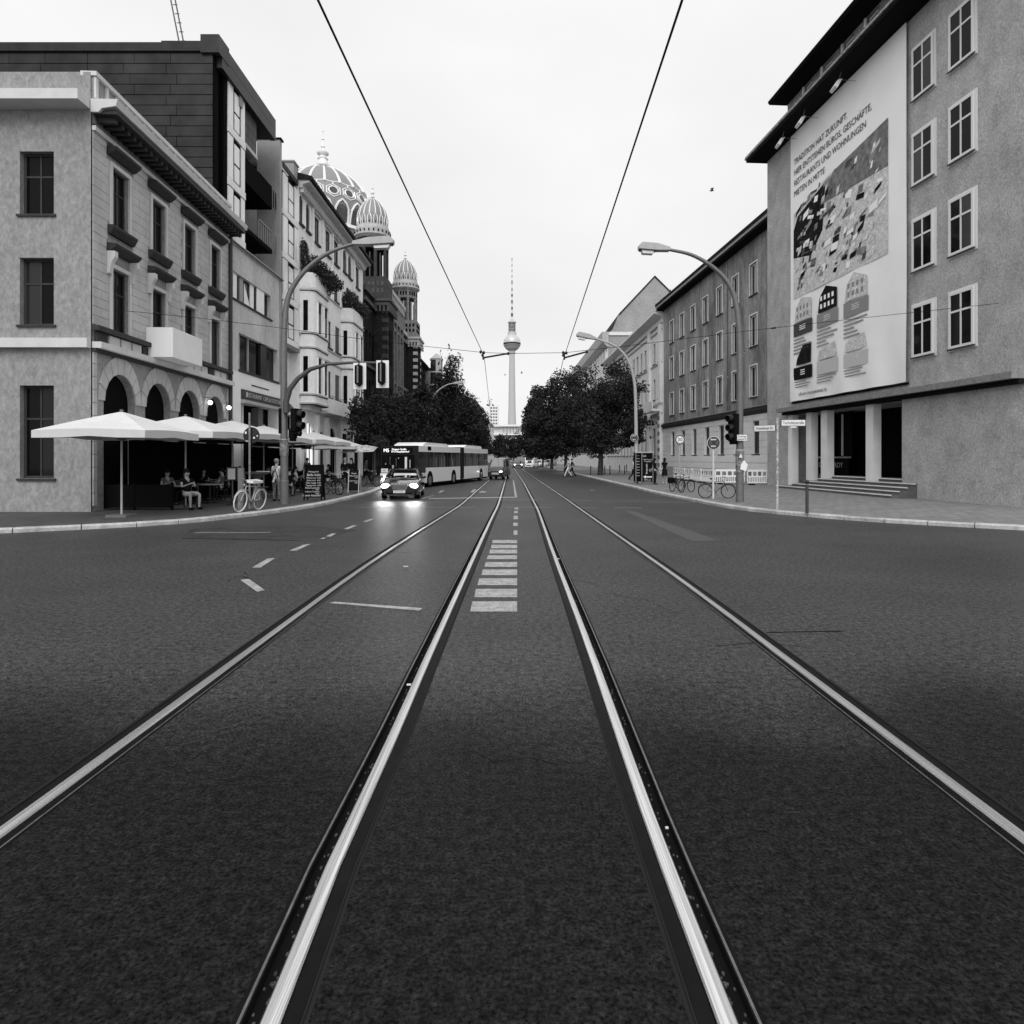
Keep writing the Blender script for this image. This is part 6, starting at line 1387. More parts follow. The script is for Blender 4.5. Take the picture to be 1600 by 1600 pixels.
# side details: doors / mullions / seats seen through, wheels and skirts
for (M, L_, n, w0) in ((M1, f0, 9, .1), (M2, 7.3, 7, .02)):
    for k in range(n + 1):
        y = .3 + (L_ - .5) * k / n; q = MB(M); q.box((-.012, y, 1.27), (.012, y + .045, 2.24)); q.build('window_mullion', GREY if k % 2 else BLACK, bus, world=False)
for y in (3.4, 4.5, 5.1, 6.8): q = MB(M1); q.box((.0, y, 1.3), (.013, y + .02, 2.0 - (y % 1) * .3)); q.build('grab_pole', GREYL, bus, world=False)
q = MB(M1); q.box((-.002, .28, .95), (.014, 1.5, 2.24)); q.build('driver_window', BUSG, bus, world=False)
q = MB(M1); q.box((-.001, 1.9, 2.35), (.012, 2.5, 2.6)); q.build('side_display', BLACKM, bus, world=False)
for (M, y) in ((M1, 2.3), (M1, 7.1), (M2, 5.0)):
    q = MB(M); q.lathe([(.52, -.0), (.52, .02)], 24); q.v = [M @ Vector((v_.z, v_.x, v_.y)) if False else v_ for v_ in q.v]
    q = MB(M); pts = [(y + .55 * math.cos(a), .42 + .62 * math.sin(a)) for a in [math.pi * k / 12 for k in range(13)]] + [(y - .55, .29), (y + .55, .29)]
    q.prism(pts, 0, -.4, .008); q.build('wheel_arch', BLACKM, bus, world=False)
    c = M @ Vector((-.12, y, 0)); wheel(bus, c.x, c.y, .44, .26, 1); wheel(bus, c.x - W2 + .24, c.y, .44, .26, -1)
# bellows
q = MB(); V = []
n = 13
for k in range(n):
    y = f0 + .0 + 1.0 * k / (n - 1); d = .0 if k % 2 else .09; V += [(-W2 + .0 + d, y, .35 + d), (-d, y, .35 + d), (-d + .01 * k / n, y, Ht + .05 - d), (-W2 + d, y, Ht + .05 - d)]
q.add(V, [(4 * i + j, 4 * i + (j + 1) % 4, 4 * i + 4 + (j + 1) % 4, 4 * i + 4 + j) for i in range(n - 1) for j in range(4)]); q.build('bellows', mat('bellows_rubber', .02, .7), bus, world=False)
for (M, a, b) in ((M1, 1.3, 6.3), (M2, .3, 5.6)):
    q = MB(M); q.prism([(a, Ht + .003), (b, Ht + .003), (b - .05, Ht + .13), (b - .35, Ht + .22), (a + .7, Ht + .24), (a + .15, Ht + .1)], 0, -W2 + .25, -.12); q.build('roof_pod', BUSW, bus, world=False)
for y in (6.2, 6.7): q = MB(M2); q.box((.0, y, .5), (.012, y + .02, 1.0)); q.build('panel_joint', GREY, bus, world=False)
q = MB(M2); q.box((.0, 4.3, 1.26), (.02, 7.28, 1.62)); q.build('rear_window_panel', BLACK, bus, world=False)
# --- van turning behind the bus
vp = Vector(((771 - 800) / F * 57, 57, 0))
van = thing('people_carrier', 'dark people carrier with one lit headlight squeezed between the bus and the tram rails', 'van', vp, math.radians(48))
q = MB(); pr = [(0, .25), (0, .75), (.1, .95), (.75, 1.08), (1.45, 1.75), (1.9, 1.85), (4.2, 1.83), (4.5, 1.1), (4.5, .3)]
van.rotation_euler = (0, 0, math.radians(-8)); 
van.location = (P(786, 716, 57).x, 57, 0)
q.prism([(y, z) for y, z in pr], 0, -1.35, 0); o = q.build('body', mat('van_paint', .012, .2, coat=.6), van, world=False); md = o.modifiers.new('b', 'BEVEL'); md.width = .09; md.segments = 3
q = MB(); q.add([(-1.25, .78, 1.12), (-.1, .78, 1.12), (-.2, 1.42, 1.74), (-1.15, 1.42, 1.74)], [(0, 1, 2, 3)]); q.build('windscreen', GLASSB, van, world=False)
q.v = []; q = MB(); q.box((.0, 1.5, 1.1), (.01, 4.0, 1.65)); q.build('side_window', CGL, van, world=False)
for x in (-1.2, -.2): q = MB(); q.ell((x, .03, .72), (.15, .07, .1), 10, 6); q.build('headlight', HEADON if x > -.5 else CHROME, van, world=False)
q = MB(); q.box((-1.0, -.02, .45), (-.35, .0, .62)); q.build('grille', GREYL, van, world=False)
q = MB(); q.box((-1.3, -.03, .72), (-.05, .0, 1.0)); q.build('bonnet_reflection', GREY, van, world=False)  # grey panel paints in the sky reflected on the dark bonnet
for x in (-1.2, -.12):
    for y in (.85, 3.6): wheel(van, x, y, .32, .2, 1 if x > -.6 else -1)
# --- small far cars
def smallcar(label, px, D, rz, paint, lights=False, kind=0):
    t = thing('parked_car', label, 'car', (P(px, 716, D).x, D, 0), rz, 'far cars down the street')
    hullcar(t, [(0, .7, .26, .62), (.1, .82, .2, .72), (.9, .86, .18, .9), (2.4, .87, .18, .95), (3.7, .85, .2, .98), (4.0, .75, .3, .85)], [(.95, .78, .9, .76, .92), (1.6, .8, .93, .62, 1.42), (2.6, .8, .95, .62, 1.47), (3.4, .8, .95, .58, 1.4), (3.9, .76, .95, .7, .98)], paint)
    for x in (-.76, .76):
        for y in (.75, 3.2): wheel(t, x, y, .3, .2, 1 if x > 0 else -1)
    for s in (-1, 1): q = MB(); q.ell((s * .62, .06, .66), (.14, .07, .09), 8, 6); q.build('headlight', HEADON if lights else CHROME, t, world=False)
    q = MB(); q.box((-.45, -.02, .4), (.45, .02, .55)); q.build('grille', BLACKM, t, world=False)
    return t
smallcar('pale fronted small car driving on the tram rails in the far distance', 809.8, 122, math.radians(4), SILV, True)
smallcar('white estate car just right of the distant car on the rails', 826, 125, math.radians(-20), BUSW)
smallcar('light car parked behind the white estate under the far trees', 837, 138, math.radians(-30), BUSW)
smallcar('silver car parked furthest right under the trees', 850, 150, math.radians(-40), SILV)
vn = thing('parked_van', 'white parked van standing behind the far cars under the trees', 'van', (P(827, 716, 160).x, 160, 0)); q = MB(); q.prism([(0, .3), (0, 1.0), (.8, 1.3), (1.4, 2.3), (5, 2.3), (5, .3)], 0, -1, 1); q.v = [v + vn.location for v in q.v]; q.build('body', BUSW, vn); q = MB(); q.add([(-.9, .75, 1.35), (.9, .75, 1.35), (.85, 1.3, 2.15), (-.85, 1.3, 2.15)], [(0, 1, 2, 3)]); q.build('windscreen', BUSG, vn, world=False)

# ------------------------------------------------------------------ bicycles
def bicycle(label, tyre=TYRE, fm=BLACK, basket=False, bag=False):
    t = thing('bicycle', label, 'bicycle', (0, 0, 0), group='bicycles left on the pavements')
    for (y, nm) in ((-.53, 'front_wheel'), (.53, 'rear_wheel')):
        q = MB(); q.tube([(0, y + .33 * math.cos(a), .34 + .33 * math.sin(a)) for a in [2 * math.pi * k / 28 for k in range(29)]], .021, 8, caps=False); w = q.build(nm, tyre, t, world=False, smooth=True)
        q = MB()
        for k in range(14): a = 2 * math.pi * k / 14; q.tube([(0, y, .34), (0, y + .31 * math.cos(a), .34 + .31 * math.sin(a))], .0028, 3)
        q.build('spokes', GREYL, w, world=False); q = MB(); q.tube([(-.04, y, .34), (.04, y, .34)], .025, 8); q.build('hub', CHROME, w, world=False)
        q = MB(); q.tube([(0, y + .375 * math.cos(a), .34 + .375 * math.sin(a)) for a in [math.radians(20 + 14 * k) for k in range(11)]], .012, 5); q.build('mudguard', fm, w, world=False)
    f = MB(); bb = (0, .08, .3); st = (0, .2, .78); hd = (0, -.33, .82); hb = (0, -.37, .66)
    for a, b, r in ((bb, st, .017), (bb, hb, .019), (st, hd, .016), (bb, (0, .53, .34), .012), (st, (0, .53, .34), .011), (hd, hb, .02), (hb, (0, -.53, .34), .014)): f.tube([a, b], r, 7)
    f.build('frame', fm, t, world=False)
    q = MB(); q.tube([(0, .2, .78), (0, .23, .92)], .013, 6); q.add([(0, .02, .94), (-.03, .12, .95), (-.07, .28, .97), (-.07, .34, .95), (.07, .34, .95), (.07, .28, .97), (.03, .12, .95), (0, .15, .9), (0, .3, .9)], [(0, 1, 2, 3, 4, 5, 6), (0, 7, 8, 3, 2, 1), (0, 6, 5, 4, 8, 7), (3, 8, 4)]); q.build('saddle', BLACKM, t, world=False)
    q = MB(); q.tube([(0, -.33, .82), (0, -.35, 1.0)], .013, 6); q.tube([(-.29, -.2, 1.03), (-.2, -.34, 1.04), (0, -.38, 1.0), (.2, -.34, 1.04), (.29, -.2, 1.03)], .012, 7); q.build('handlebar', CHROME, t, world=False)
    q = MB(); q.tube([(-.05, .08, .3), (.05, .08, .3)], .08, 12); q.tube([(.07, .08, .3), (.08, .0, .15)], .01, 5); q.tube([(-.07, .08, .3), (-.08, .16, .45)], .01, 5); q.box((.05, -.05, .13), (.15, .03, .15)); q.box((-.15, .12, .44), (-.05, .2, .46)); q.build('crank', GREY, t, world=False)
    q = MB(); q.box((-.06, .4, .74), (.06, .85, .755)); q.tube([(.05, .8, .745), (.05, .55, .36)], .006, 4); q.tube([(-.05, .8, .745), (-.05, .55, .36)], .006, 4); q.build('carrier', BLACK, t, world=False)
    q = MB(); q.ell((0, -.45, .86), (.035, .04, .04), 8, 6); q.build('lamp', CHROME, t, world=False)
    if bag: q = MB(); q.box((-.16, .42, .42), (-.03, .82, .72)); q.box((.03, .42, .42), (.16, .82, .72)); q.build('pannier', BLACKM, t, world=False)
    if basket: q = MB(); q.box((-.15, -.75, .8), (.15, -.47, 1.0)); q.build('basket', GREY, t, world=False)
    return t
def place(t, px, yb, rz, z=.12, lean=0, sc=1):
    D = D_at(yb, z); p = P(px, yb, D); t.location = p; t.rotation_euler = (0, lean, rz); t.scale = (sc,) * 3; return t
bk = bicycle('bicycle with white tyres leaning against the grey post on the left pavement', mat('white_tyre', .75, .6), mat('frame_white', .5, .4)); place(bk, 389, 798, math.radians(-12), lean=math.radians(9), sc=1.02)
q = MB(); q.box((-.12, -.2, .92), (.14, .35, 1.0)); q.build('plastic_bag', WHITE, bk, world=False)
bb_ = bicycle('black bicycle standing side on by the no stopping sign', TYRE, BLACK); place(bb_, 1120, 778.5, math.radians(82), sc=.9)
bc_ = bicycle('dark bicycle with panniers seen end on beside the barrier', TYRE, BLACK, bag=True); place(bc_, 1057, 769, math.radians(12), lean=math.radians(5))
for (px, yb, rz, lab) in ((1071, 768, 20, 'second dark bicycle tangled behind the one with panniers'), (519, 773, 55, 'dark bicycle parked right behind the big chalkboard'), (527, 772, 35, 'dark bicycle leaning next to the chalkboard, farther from the camera'), (541, 765, 70, 'dark bicycle between the two chalkboards'), (578, 760, 75, 'dark bicycle beside the standing people near the bus front'), (514, 768, 80, 'bicycle half hidden behind the big chalkboard')):
    D = D_at(yb, .12); c = dup(bc_ if px in (541,) else bb_, P(px, yb, D), math.radians(rz), lab); c.scale = (.92, .92, .92)
# ------------------------------------------------------------------ chalkboards
def aboard(label, x0, x1, yt, yb, lines, rim=BLACKM, dot=False, D=None):
    D = D or D_at(yb, .12); a, b = P(x0, yb, D), P(x1, yt, D); w = b.x - a.x; h = b.z - .12; t = thing('chalkboard', label, 'chalkboard', ((a.x + b.x) / 2, D, .12), math.radians(0), 'pavement chalkboards')
    tilt = Matrix.Rotation(math.radians(-9), 4, 'X')
    for s, M in ((1, tilt), (-1, Matrix.Translation((.03, .38, 0)) @ Matrix.Rotation(math.radians(9), 4, 'X'))):
        q = MB(M); q.box((-w / 2 + .05, .0, .16), (w / 2 - .05, .02, h)); q.build('board', CHALK, t, world=False)
        for x in (-w / 2, w / 2 - .05): q = MB(M); q.box((x, -.012, 0), (x + .05, .03, h + .02)); q.build('frame_rail', rim, t, world=False)
        for z in (.12, h - .04): q = MB(M); q.box((-w / 2 + .051, -.01, z), (w / 2 - .051, .028, z + .05)); q.build('cross_rail', BLACKM, t, world=False)
    for (s, sz, x, z) in lines: text('lettering', s, sz, tilt @ Matrix.Translation((x, -.006, z)) @ Matrix.Rotation(math.pi / 2, 4, 'X'), TEXTW, t, ext=.001, world=False)
    if dot: q = MB(tilt); q.tube([(w * .03, -.012, h - .14), (w * .03, -.004, h - .14)], .055, 16); q.build('sticker', WHITE, t, world=False)
L1 = [('Pasta', .08, -.15, 1.28), ('Mittagstisch', .09, -.02, 1.15), ('Bella Italia', .14, .0, 1.02), ('Minestrone  3,50', .085, 0, .9), ('Salate vom  4,50', .085, 0, .8), ('Pizza Funghi  5,90', .085, 0, .7), ('Tagesgericht  6,50', .085, 0, .6), ('Dessert gemischt', .085, -.03, .5), ('3,50', .085, .17, .43), ('Leckere Tiramisu', .085, -.03, .35), ('4,00', .085, .17, .27), ('Guten Appetit!', .12, -.05, .2)]
D1 = D_at(782, .12)
aboard('large black chalkboard crowded with white menu lines and a white dot', 474, 503, 726, 782, [(s, z_, x, zz * (P(0, 726, D1).z - .12) / 1.42) for s, z_, x, zz in L1], dot=True)
aboard('smaller chalkboard with pale side rails and a few chalk words', 543, 561, 734, 770, [('Heute', .1, 0, .98), ('Kaffee Kuchen', .085, 0, .85), ('3,50', .08, .12, .76), ('Kaiserschmarrn', .085, 0, .6), ('4,50', .08, .12, .5)], GREYL)
# ------------------------------------------------------------------ cafe parasols
def parasol(px, D, apex_y, hw, label):
    p = P(px, apex_y, D); t = thing('parasol', label, 'parasol', (p.x, D, .12), group='white cafe parasols'); za = p.z - .12; ze = za - .62
    q = MB(); c = [(-hw, -hw), (hw, -hw), (hw, hw), (-hw, hw)]; V = [(0, 0, za)]; Fa = []
    ring = []
    for i in range(4):
        a, b = c[i], c[(i + 1) % 4]
        for k in range(4): u = k / 4; ring.append((a[0] + (b[0] - a[0]) * u, a[1] + (b[1] - a[1]) * u, ze - .0 + .05 * math.sin(math.pi * u)))
    mid = [(x * .5, y * .5, (za + z) / 2 - .05 * (1 if k % 4 else -.3)) for k, (x, y, z) in enumerate(ring)]
    q.add(V + mid + ring, [(0, 1 + k, 1 + (k + 1) % 16) for k in range(16)] + [(1 + k, 17 + k, 17 + (k + 1) % 16, 1 + (k + 1) % 16) for k in range(16)])
    q.build('canopy', CANV, t, world=False)
    q = MB(); q.add([(x, y, z - .001) for x, y, z in ring] + [(x, y, z - .2 - .03 * (k % 2)) for k, (x, y, z) in enumerate(ring)], [(k, (k + 1) % 16, 16 + (k + 1) % 16, 16 + k) for k in range(16)]); q.build('valance', CANV, t, world=False)
    q = MB(); q.tube([(0, 0, 0), (0, 0, za - .02)], .03, 10); q.build('pole', GREYL, t, world=False)
    for k in range(8): a = k * math.pi / 4; rr = hw * (1.38 if k % 2 else .98); q = MB(); q.tube([(0, 0, ze - .25), (rr * .5 * math.cos(a), rr * .5 * math.sin(a), (za + ze) / 2 - .05)], .012, 5); q.tube([(0, 0, za - .05), (rr * .97 * math.cos(a), rr * .97 * math.sin(a), ze + .01)], .01, 5); q.build('rib', GREY, t, world=False)
    q = MB(); q.box((-.3, -.3, 0), (.3, .3, .08)); q.build('base', GREY, t, world=False)
    q = MB(); q.tube([(0, 0, za - .02), (0, 0, za + .06)], .05, 8); q.build('finial', GREY, t, world=False)
    for k in range(3): q = MB(); q.box((-.3 + k * .04, -hw * .5 - .1, 0), (-.1, -hw * .5, 0)) 
PL = [(290, 23.3, 650, 1.75, 'white cafe parasol nearest the camera, the leftmost in the photo'), (363, 27.4, 657, 1.75, 'white cafe parasol behind the square grey post'), (412, 31, 665, 1.75, 'white cafe parasol between the round sign and the tall lamp post'), (457, 34.9, 670, 1.75, 'white cafe parasol just right of the tall lamp post'), (490, 38.8, 675, 1.75, 'white cafe parasol above the large chalkboard'), (524, 43.5, 683, 1.7, 'farthest white cafe parasol, in front of the white house arches'), (190, 19.6, 643, 1.55, 'white cafe parasol close to the corner of the stucco building')]
for a in PL: parasol(*a)
# striped awning canopy by the tree
p = P(564, 703, 43); q = MB(); t = thing('awning', 'mottled pale awning under the round crowned tree', 'awning', (p.x, 43, p.z))
q.add([(-1.1, -1.0, -.2), (1.0, -1.0, -.12), (.9, 1.0, .2), (-1.0, 1.0, .15), (-.4, -.2, .28), (.3, .3, .32)], [(0, 1, 4), (1, 5, 4), (1, 2, 5), (2, 3, 5), (3, 4, 5), (3, 0, 4)]); q.build('cloth', mat('mottled_canvas', .4, .9, var=.9, scale=5), t, world=False)
for x in (-.9, .9): q = MB(); q.tube([(x, 0, 0), (x, 0, -p.z + .12)], .03, 6); q.build('pole', GREY, t, world=False)
# ------------------------------------------------------------------ cafe tables, chairs, screens
def table(px, yb, label, r=.4, m=None, h=.74):
    D = D_at(yb, .12); p = P(px, yb, D); t = thing('cafe_table', label, 'table', p, group='cafe tables')
    q = MB(); q.lathe([(r, h - .03), (r, h)], 20); q.build('table_top', m or GREYL, t, world=False); q = MB(); q.tube([(0, 0, .02), (0, 0, h - .03)], .03, 8); q.lathe([(.22, 0), (.22, .03)], 14); q.build('pedestal', BLACK, t, world=False)
    for k in range(2): q = MB(); q.lathe([(.03, h), (.035, h + .13)], 8, (.15 - .25 * k, .1 * k, 0)); q.build('glass', GREYL, t, world=False) if False else None
    return t
table(328, 786, 'pale round cafe table under the nearest parasols', .5); table(474, 768, 'cafe table beside the large chalkboard'); table(442, 772, 'cafe table just behind the waitress'); table(288, 790, 'cafe table in front of the seated guest with bare legs', .45)
# high bar table with a conical white column
D = D_at(781, .12); p = P(401, 781, D); t = thing('bar_table', 'high bar table on a broad pale column left of the waitress', 'table', p); q = MB(); q.lathe([(.22, 0), (.16, .1), (.15, .9), (.3, 1.02), (.5, 1.1), (.52, 1.14)], 20); q.build('column', mat('bar_grey', .22, .7), t, world=False, smooth=True); q = MB(); q.lathe([(.53, 1.141), (.53, 1.17)], 20); q.build('table_top', GREY, t, world=False); q = MB(); q.box((.05, -.2, 1.172), (.5, .1, 1.2)); q.build('menu_card', WHITE, t, world=False)
def chair(px, yb, rz, label):
    D = D_at(yb, .12); t = thing('cafe_chair', label, 'chair', P(px, yb, D), math.radians(rz), 'dark cafe chairs')
    q = MB(); q.box((-.22, -.22, .43), (.22, .22, .46)); q.build('seat', BLACK, t, world=False); q = MB(); q.box((-.22, .2, .6), (.22, .23, .88)); q.build('backrest', BLACK, t, world=False)
    for x in (-.2, .2):
        for y in (-.2, .2): q = MB(); q.tube([(x, y, 0), (x, y, .43 if y < 0 else .88)], .015, 6); q.build('leg', BLACK, t, world=False)
    return t
ch = chair(298, 794, -60, 'dark chair of the seated guest with bare legs')
for (px, yb, rz, lab) in ((345, 782, 100, 'dark chair right of the pale round table'), (318, 778, 20, 'dark chair behind the pale round table'), (463, 770, -80, 'dark chair left of the chalkboard table'), (487, 765, 90, 'dark chair behind the large chalkboard'), (452, 775, -60, 'dark chair close behind the tall lamp post'), (428, 766, 30, 'dark chair behind the waitress'), (275, 786, 30, 'dark chair at the left end of the terrace')):
    dup(ch, P(px, yb, D_at(yb, .12)), math.radians(rz), lab)
def screen(px0, px1, yb, h, label, dd=.08, m=BLACKM):
    D = D_at(yb, .12); a, b = P(px0, yb, D), P(px1, yb, D); t = thing('terrace_screen', label, 'screen', ((a.x + b.x) / 2, D, .12)); n = max(2, int((b.x - a.x) / .9))
    w = (b.x - a.x) / n
    for k in range(n): q = MB(); q.box((a.x + k * w + .03, D, .2), (a.x + (k + 1) * w - .03, D + dd, .12 + h)); q.build('panel', m, t)
    for k in range(n + 1): q = MB(); q.box((a.x + k * w - .025, D - .02, .12), (a.x + k * w + .025, D + dd + .02, .12 + h + .06)); q.build('post', m, t)
screen(150, 268, 797, .85, 'dark low screen fencing the terrace at the left'); screen(306, 372, 776, .95, 'dark low screen behind the pale round table'); screen(396, 428, 769, 1.0, 'dark low screen behind the high bar table'); screen(456, 472, 763, 1.0, 'short dark screen left of the big chalkboard')
# awnings and dark backing boxes added to blacken the space under the parasols
q = MB(f1.M); q.box((f1.sY(22.5), .25, 2.55), (f1.sY(32.4), 1.7, 2.7)); aw = q.build('added_terrace_awning', mat('added_dark_canvas', .015, .9), None, label='added dark flat awning along the stucco building behind the parasols', category='awning')
q = MB(f2.M); q.box((f2.sY(34.4), .3, 2.5), (f2.sY(42), 1.4, 2.62)); q.build('added_terrace_awning', mat('added_dark_canvas', .015, .9), None, label='added dark flat awning under the fascia sign behind the parasols', category='awning')
for k in range(5): q = MB(f2.M); s = f2.sY(34.6 + k * 1.5); q.box((s, .3, .13), (s + 1.42, .36, 2.45)); q.build('terrace_backing', DARK, aw)
for k in range(7): q = MB(f1.M); s = f1.sY(23 + k * 1.35); q.box((s, .3, .13), (s + 1.3, .36, 2.5)); W = q.build('terrace_backing', DARK, aw)
# ------------------------------------------------------------------ barriers, right
BARW = mat('barrier_plastic', .92, .45)
def barrier(a, b, label, h=1.0):
    a = Vector(a); b = Vector(b); L_ = (b - a).length; u = (b - a) / L_; M = Matrix(((u.x, -u.y, 0, a.x), (u.y, u.x, 0, a.y), (0, 0, 1, .12), (0, 0, 0, 1)))
    t = thing('construction_barrier', label, 'barrier', a, group='white construction barriers')
    q = MB(M)
    for z0, z1 in ((.12, .2), (.5, .6), (.86, 1.0)): q.box((0, -.02, z0), (L_, .02, z1))
    n = int(L_ / .12)
    for k in range(n + 1): x = L_ * k / n; q.box((x - .025, -.018, .2), (x + .025, .018, .5))
    n = int(L_ / .33)
    for k in range(n + 1): x = L_ * k / n; q.box((x - .05 if 0 < k < n else x - .03, -.019, .6), (x + .05 if 0 < k < n else x + .03, .019, .86))
    q.build('slotted_panel', BARW, t)
    for k in range(n):
        if k % 2 == 0: q = MB(M); x = L_ * (k + .5) / n; q.box((x - .1, -.005, .6), (x + .1, .005, .86)); q.build('reflector', GREY, t)
    for x in (.3, L_ - .3): q = MB(M); q.prism([(-.28, -.1), (.28, -.1), (.28, -.03), (.05, .1), (-.05, .1), (-.28, -.03)], 0, x - .16, x + .16); q.build('foot', BLACKM, t)
def bp(x, y): D = D_at(y, .12); p = P(x, y, D); return (p.x, p.y, .12)
pts = [bp(1213, 757.5), bp(1168, 758), bp(1163, 757), bp(1118, 756.5), bp(1096, 754.5), bp(1082, 752.5), bp(1070, 751), bp(1053, 749)]
labs = ['white slotted construction barrier nearest the street name post', 'white slotted construction barrier right behind the tall lamp post', 'white slotted construction barrier behind the black bicycle', 'short white barrier section left of the no stopping sign', 'white barrier section behind the speed limit pole', 'white barrier section behind the bicycle with panniers', 'farthest white barrier section, closest to the walking woman']
barrier((pts[1]), (pts[0]), labs[0]); barrier(pts[3], (pts[2]), labs[1]); barrier(pts[4], (pts[3][0] - .05, pts[3][1], .12), labs[2]); barrier(pts[5], (pts[4][0] - .04, pts[4][1], .12), labs[3]); barrier(pts[6], (pts[5][0] - .04, pts[5][1], .12), labs[4]); barrier(pts[7], (pts[6][0] - .04, pts[6][1], .12), labs[5])
# ------------------------------------------------------------------ people
def skin_mesh(V, E, R, sub=1):
    me = bpy.data.meshes.new('sk'); me.from_pydata([tuple(v) for v in V], E, []); o = bpy.data.objects.new('sk', me); COL.objects.link(o)
    o.modifiers.new('s', 'SKIN'); sv = me.skin_vertices[0].data
    for i, r in enumerate(R): sv[i].radius = (r, r) if not isinstance(r, tuple) else r
    sv[0].use_root = True
    if sub: m = o.modifiers.new('u', 'SUBSURF'); m.levels = m.render_levels = sub
    dg = bpy.context.evaluated_depsgraph_get(); out_ = bpy.data.meshes.new_from_object(o.evaluated_get(dg)); bpy.data.objects.remove(o)
    out_.polygons.foreach_set('use_smooth', [True] * len(out_.polygons)); return out_
def chainmesh(chains, sub=1):
    """chains of (point, radius); a chain whose first point equals an existing one joins it"""
    V, E, R, idx = [], [], [], {}
    for ch in chains:
        prev = None
        for (p, r) in ch:
            k = tuple(round(c, 4) for c in p)
            if k not in idx: idx[k] = len(V); V.append(p); R.append(r)
            i = idx[k]
            if prev is not None: E.append((prev, i))
            prev = i
    return skin_mesh(V, E, R, sub)
POSES = {
 'stand': dict(hip=.93, lean=(0, 0), L=((.1, 0, .93), (.11, -.02, .5), (.12, .02, .08)), Rr=((-.1, 0, .93), (-.12, -.01, .5), (-.14, .02, .08)), aL=((.215, .02, 1.15), (.2, -.12, .94)), aR=((-.215, .02, 1.15), (-.18, -.16, .97))),
 'walk': dict(hip=.92, lean=(0, -.04), L=((.09, 0, .92), (.1, -.22, .52), (.1, -.38, .1)), Rr=((-.09, 0, .92), (-.1, .06, .5), (-.1, .38, .14)), aL=((.22, .14, 1.18), (.22, .18, .95)), aR=((-.22, -.08, 1.17), (-.2, -.26, .98))),
 'sit': dict(hip=.5, lean=(0, .06), L=((.1, 0, .5), (.16, -.42, .52), (.12, -.46, .08)), Rr=((-.1, 0, .5), (-.17, -.42, .53), (-.15, -.4, .08)), aL=((.24, -.05, .75), (.1, -.28, .78)), aR=((-.24, -.05, .75), (-.12, -.3, .85))),
}
def person(label, loc, rz, pose='stand', h=1.72, top='long', bottom='trousers', mt=None, mb_=None, hair='short', mh=None, bag=None, group=None, scale=1.0):
    ps = POSES[pose]; t = thing('person', label, 'person', loc, rz, group); s = h / 1.75; t.scale = (s, s, s)
    hz = ps['hip']; dz = hz - .93; lx, ly = ps['lean']; mt = mt or BLACKM; mb_ = mb_ or BLACKM; mh = mh or mat('hair_dark', .015, .7)
    pel = (0, 0, hz + .02); wa = (0, ly * .3, 1.1 + dz); chs = (0, ly * .7, 1.3 + dz); nk = (0, ly, 1.5 + dz); hb = (0, ly - .015, 1.555 + dz); hc = (0, ly - .03, 1.62 + dz); hd = (0, ly - .02, 1.69 + dz)
    sh = [(x, ly * .9, 1.445 + dz) for x in (.17, -.17)]
    ch = [[(pel, (.14, .1)), (wa, (.125, .085)), (chs, (.15, .1)), (nk, .062), (hb, .066), (hc, .098), (hd, .085)]]
    for i, (leg, arm) in enumerate(((ps['L'], ps['aL']), (ps['Rr'], ps['aR']))):
        sg = 1 if i == 0 else -1; hp, kn, an = leg; hipj = hp if hp != pel else hp
        toe = (an[0], an[1] - .13, max(.035, an[2] - .05))
        ch.append([(pel, (.14, .1)), (hp, .085), (tuple((a + b) / 2 for a, b in zip(hp, kn)), .072), (kn, .052), (tuple((a * .55 + b * .45) for a, b in zip(kn, an)), .05), (an, .034), (toe, .03)])
        el, wr = arm; d = (Vector(wr) - Vector(el)).normalized(); hand = tuple(Vector(wr) + d * .07)
        ch.append([(chs, (.15, .1)), (sh[i], .055), (el, .038), (wr, .026), (hand, .03)])
        base = Vector(hand); u = d.orthogonal().normalized()
        for f in range(4): o_ = u * (.024 - .016 * f); p1 = base + d * .035 + o_; p2 = p1 + d * (.04 - .006 * abs(f - 1)) + Vector((0, 0, -.012)); ch.append([(hand, .03), (tuple(p1), .0085), (tuple(p2), .007)])
        p1 = Vector(wr) + d * .03 + u * .036; ch.append([(hand, .03), (tuple(p1 + d * .02), .009), (tuple(p1 + d * .05 + u * .004), .008)])
    me = chainmesh(ch); me.materials.append(SKIN); o = bpy.data.objects.new('body', me); COL.objects.link(o); o.parent = t
    # clothes
    k = .018
    tc = [[(tuple(Vector(pel) + Vector((0, 0, .02))), (.155, .115)), (wa, (.145, .105)), (chs, (.168, .118)), (tuple(Vector(nk) - Vector((0, 0, .035))), .07)]]
    for i, arm in enumerate((ps['aL'], ps['aR'])):
        e = arm[0] if top != 'short' else tuple((Vector(sh[i]) * .45 + Vector(arm[0]) * .55)); c_ = [(chs, (.168, .118)), (sh[i], .072), (e, .054)]
        if top == 'long': c_.append((tuple(Vector(arm[1]) * .92 + Vector(arm[0]) * .08), .042))
        tc.append(c_)
    me = chainmesh(tc); me.materials.append(mt); o = bpy.data.objects.new('top', me); COL.objects.link(o); o.parent = t
    bc = [[((0, ly * .3, hz + .13), .125), (pel, .125)]]
    for leg in (ps['L'], ps['Rr']):
        hp, kn, an = leg; c_ = [(pel, .125), (hp, .1)]
        if bottom in ('trousers', 'shorts'): c_ += [(tuple((a + b) / 2 for a, b in zip(hp, kn)), .092), (tuple(Vector(kn) * .9 + Vector(hp) * .1) if bottom == 'shorts' else kn, .072)]
        if bottom == 'trousers': c_ += [(tuple(Vector(kn) * .4 + Vector(an) * .6), .062), (an, .056)]
        if bottom != 'skirt': bc.append(c_)
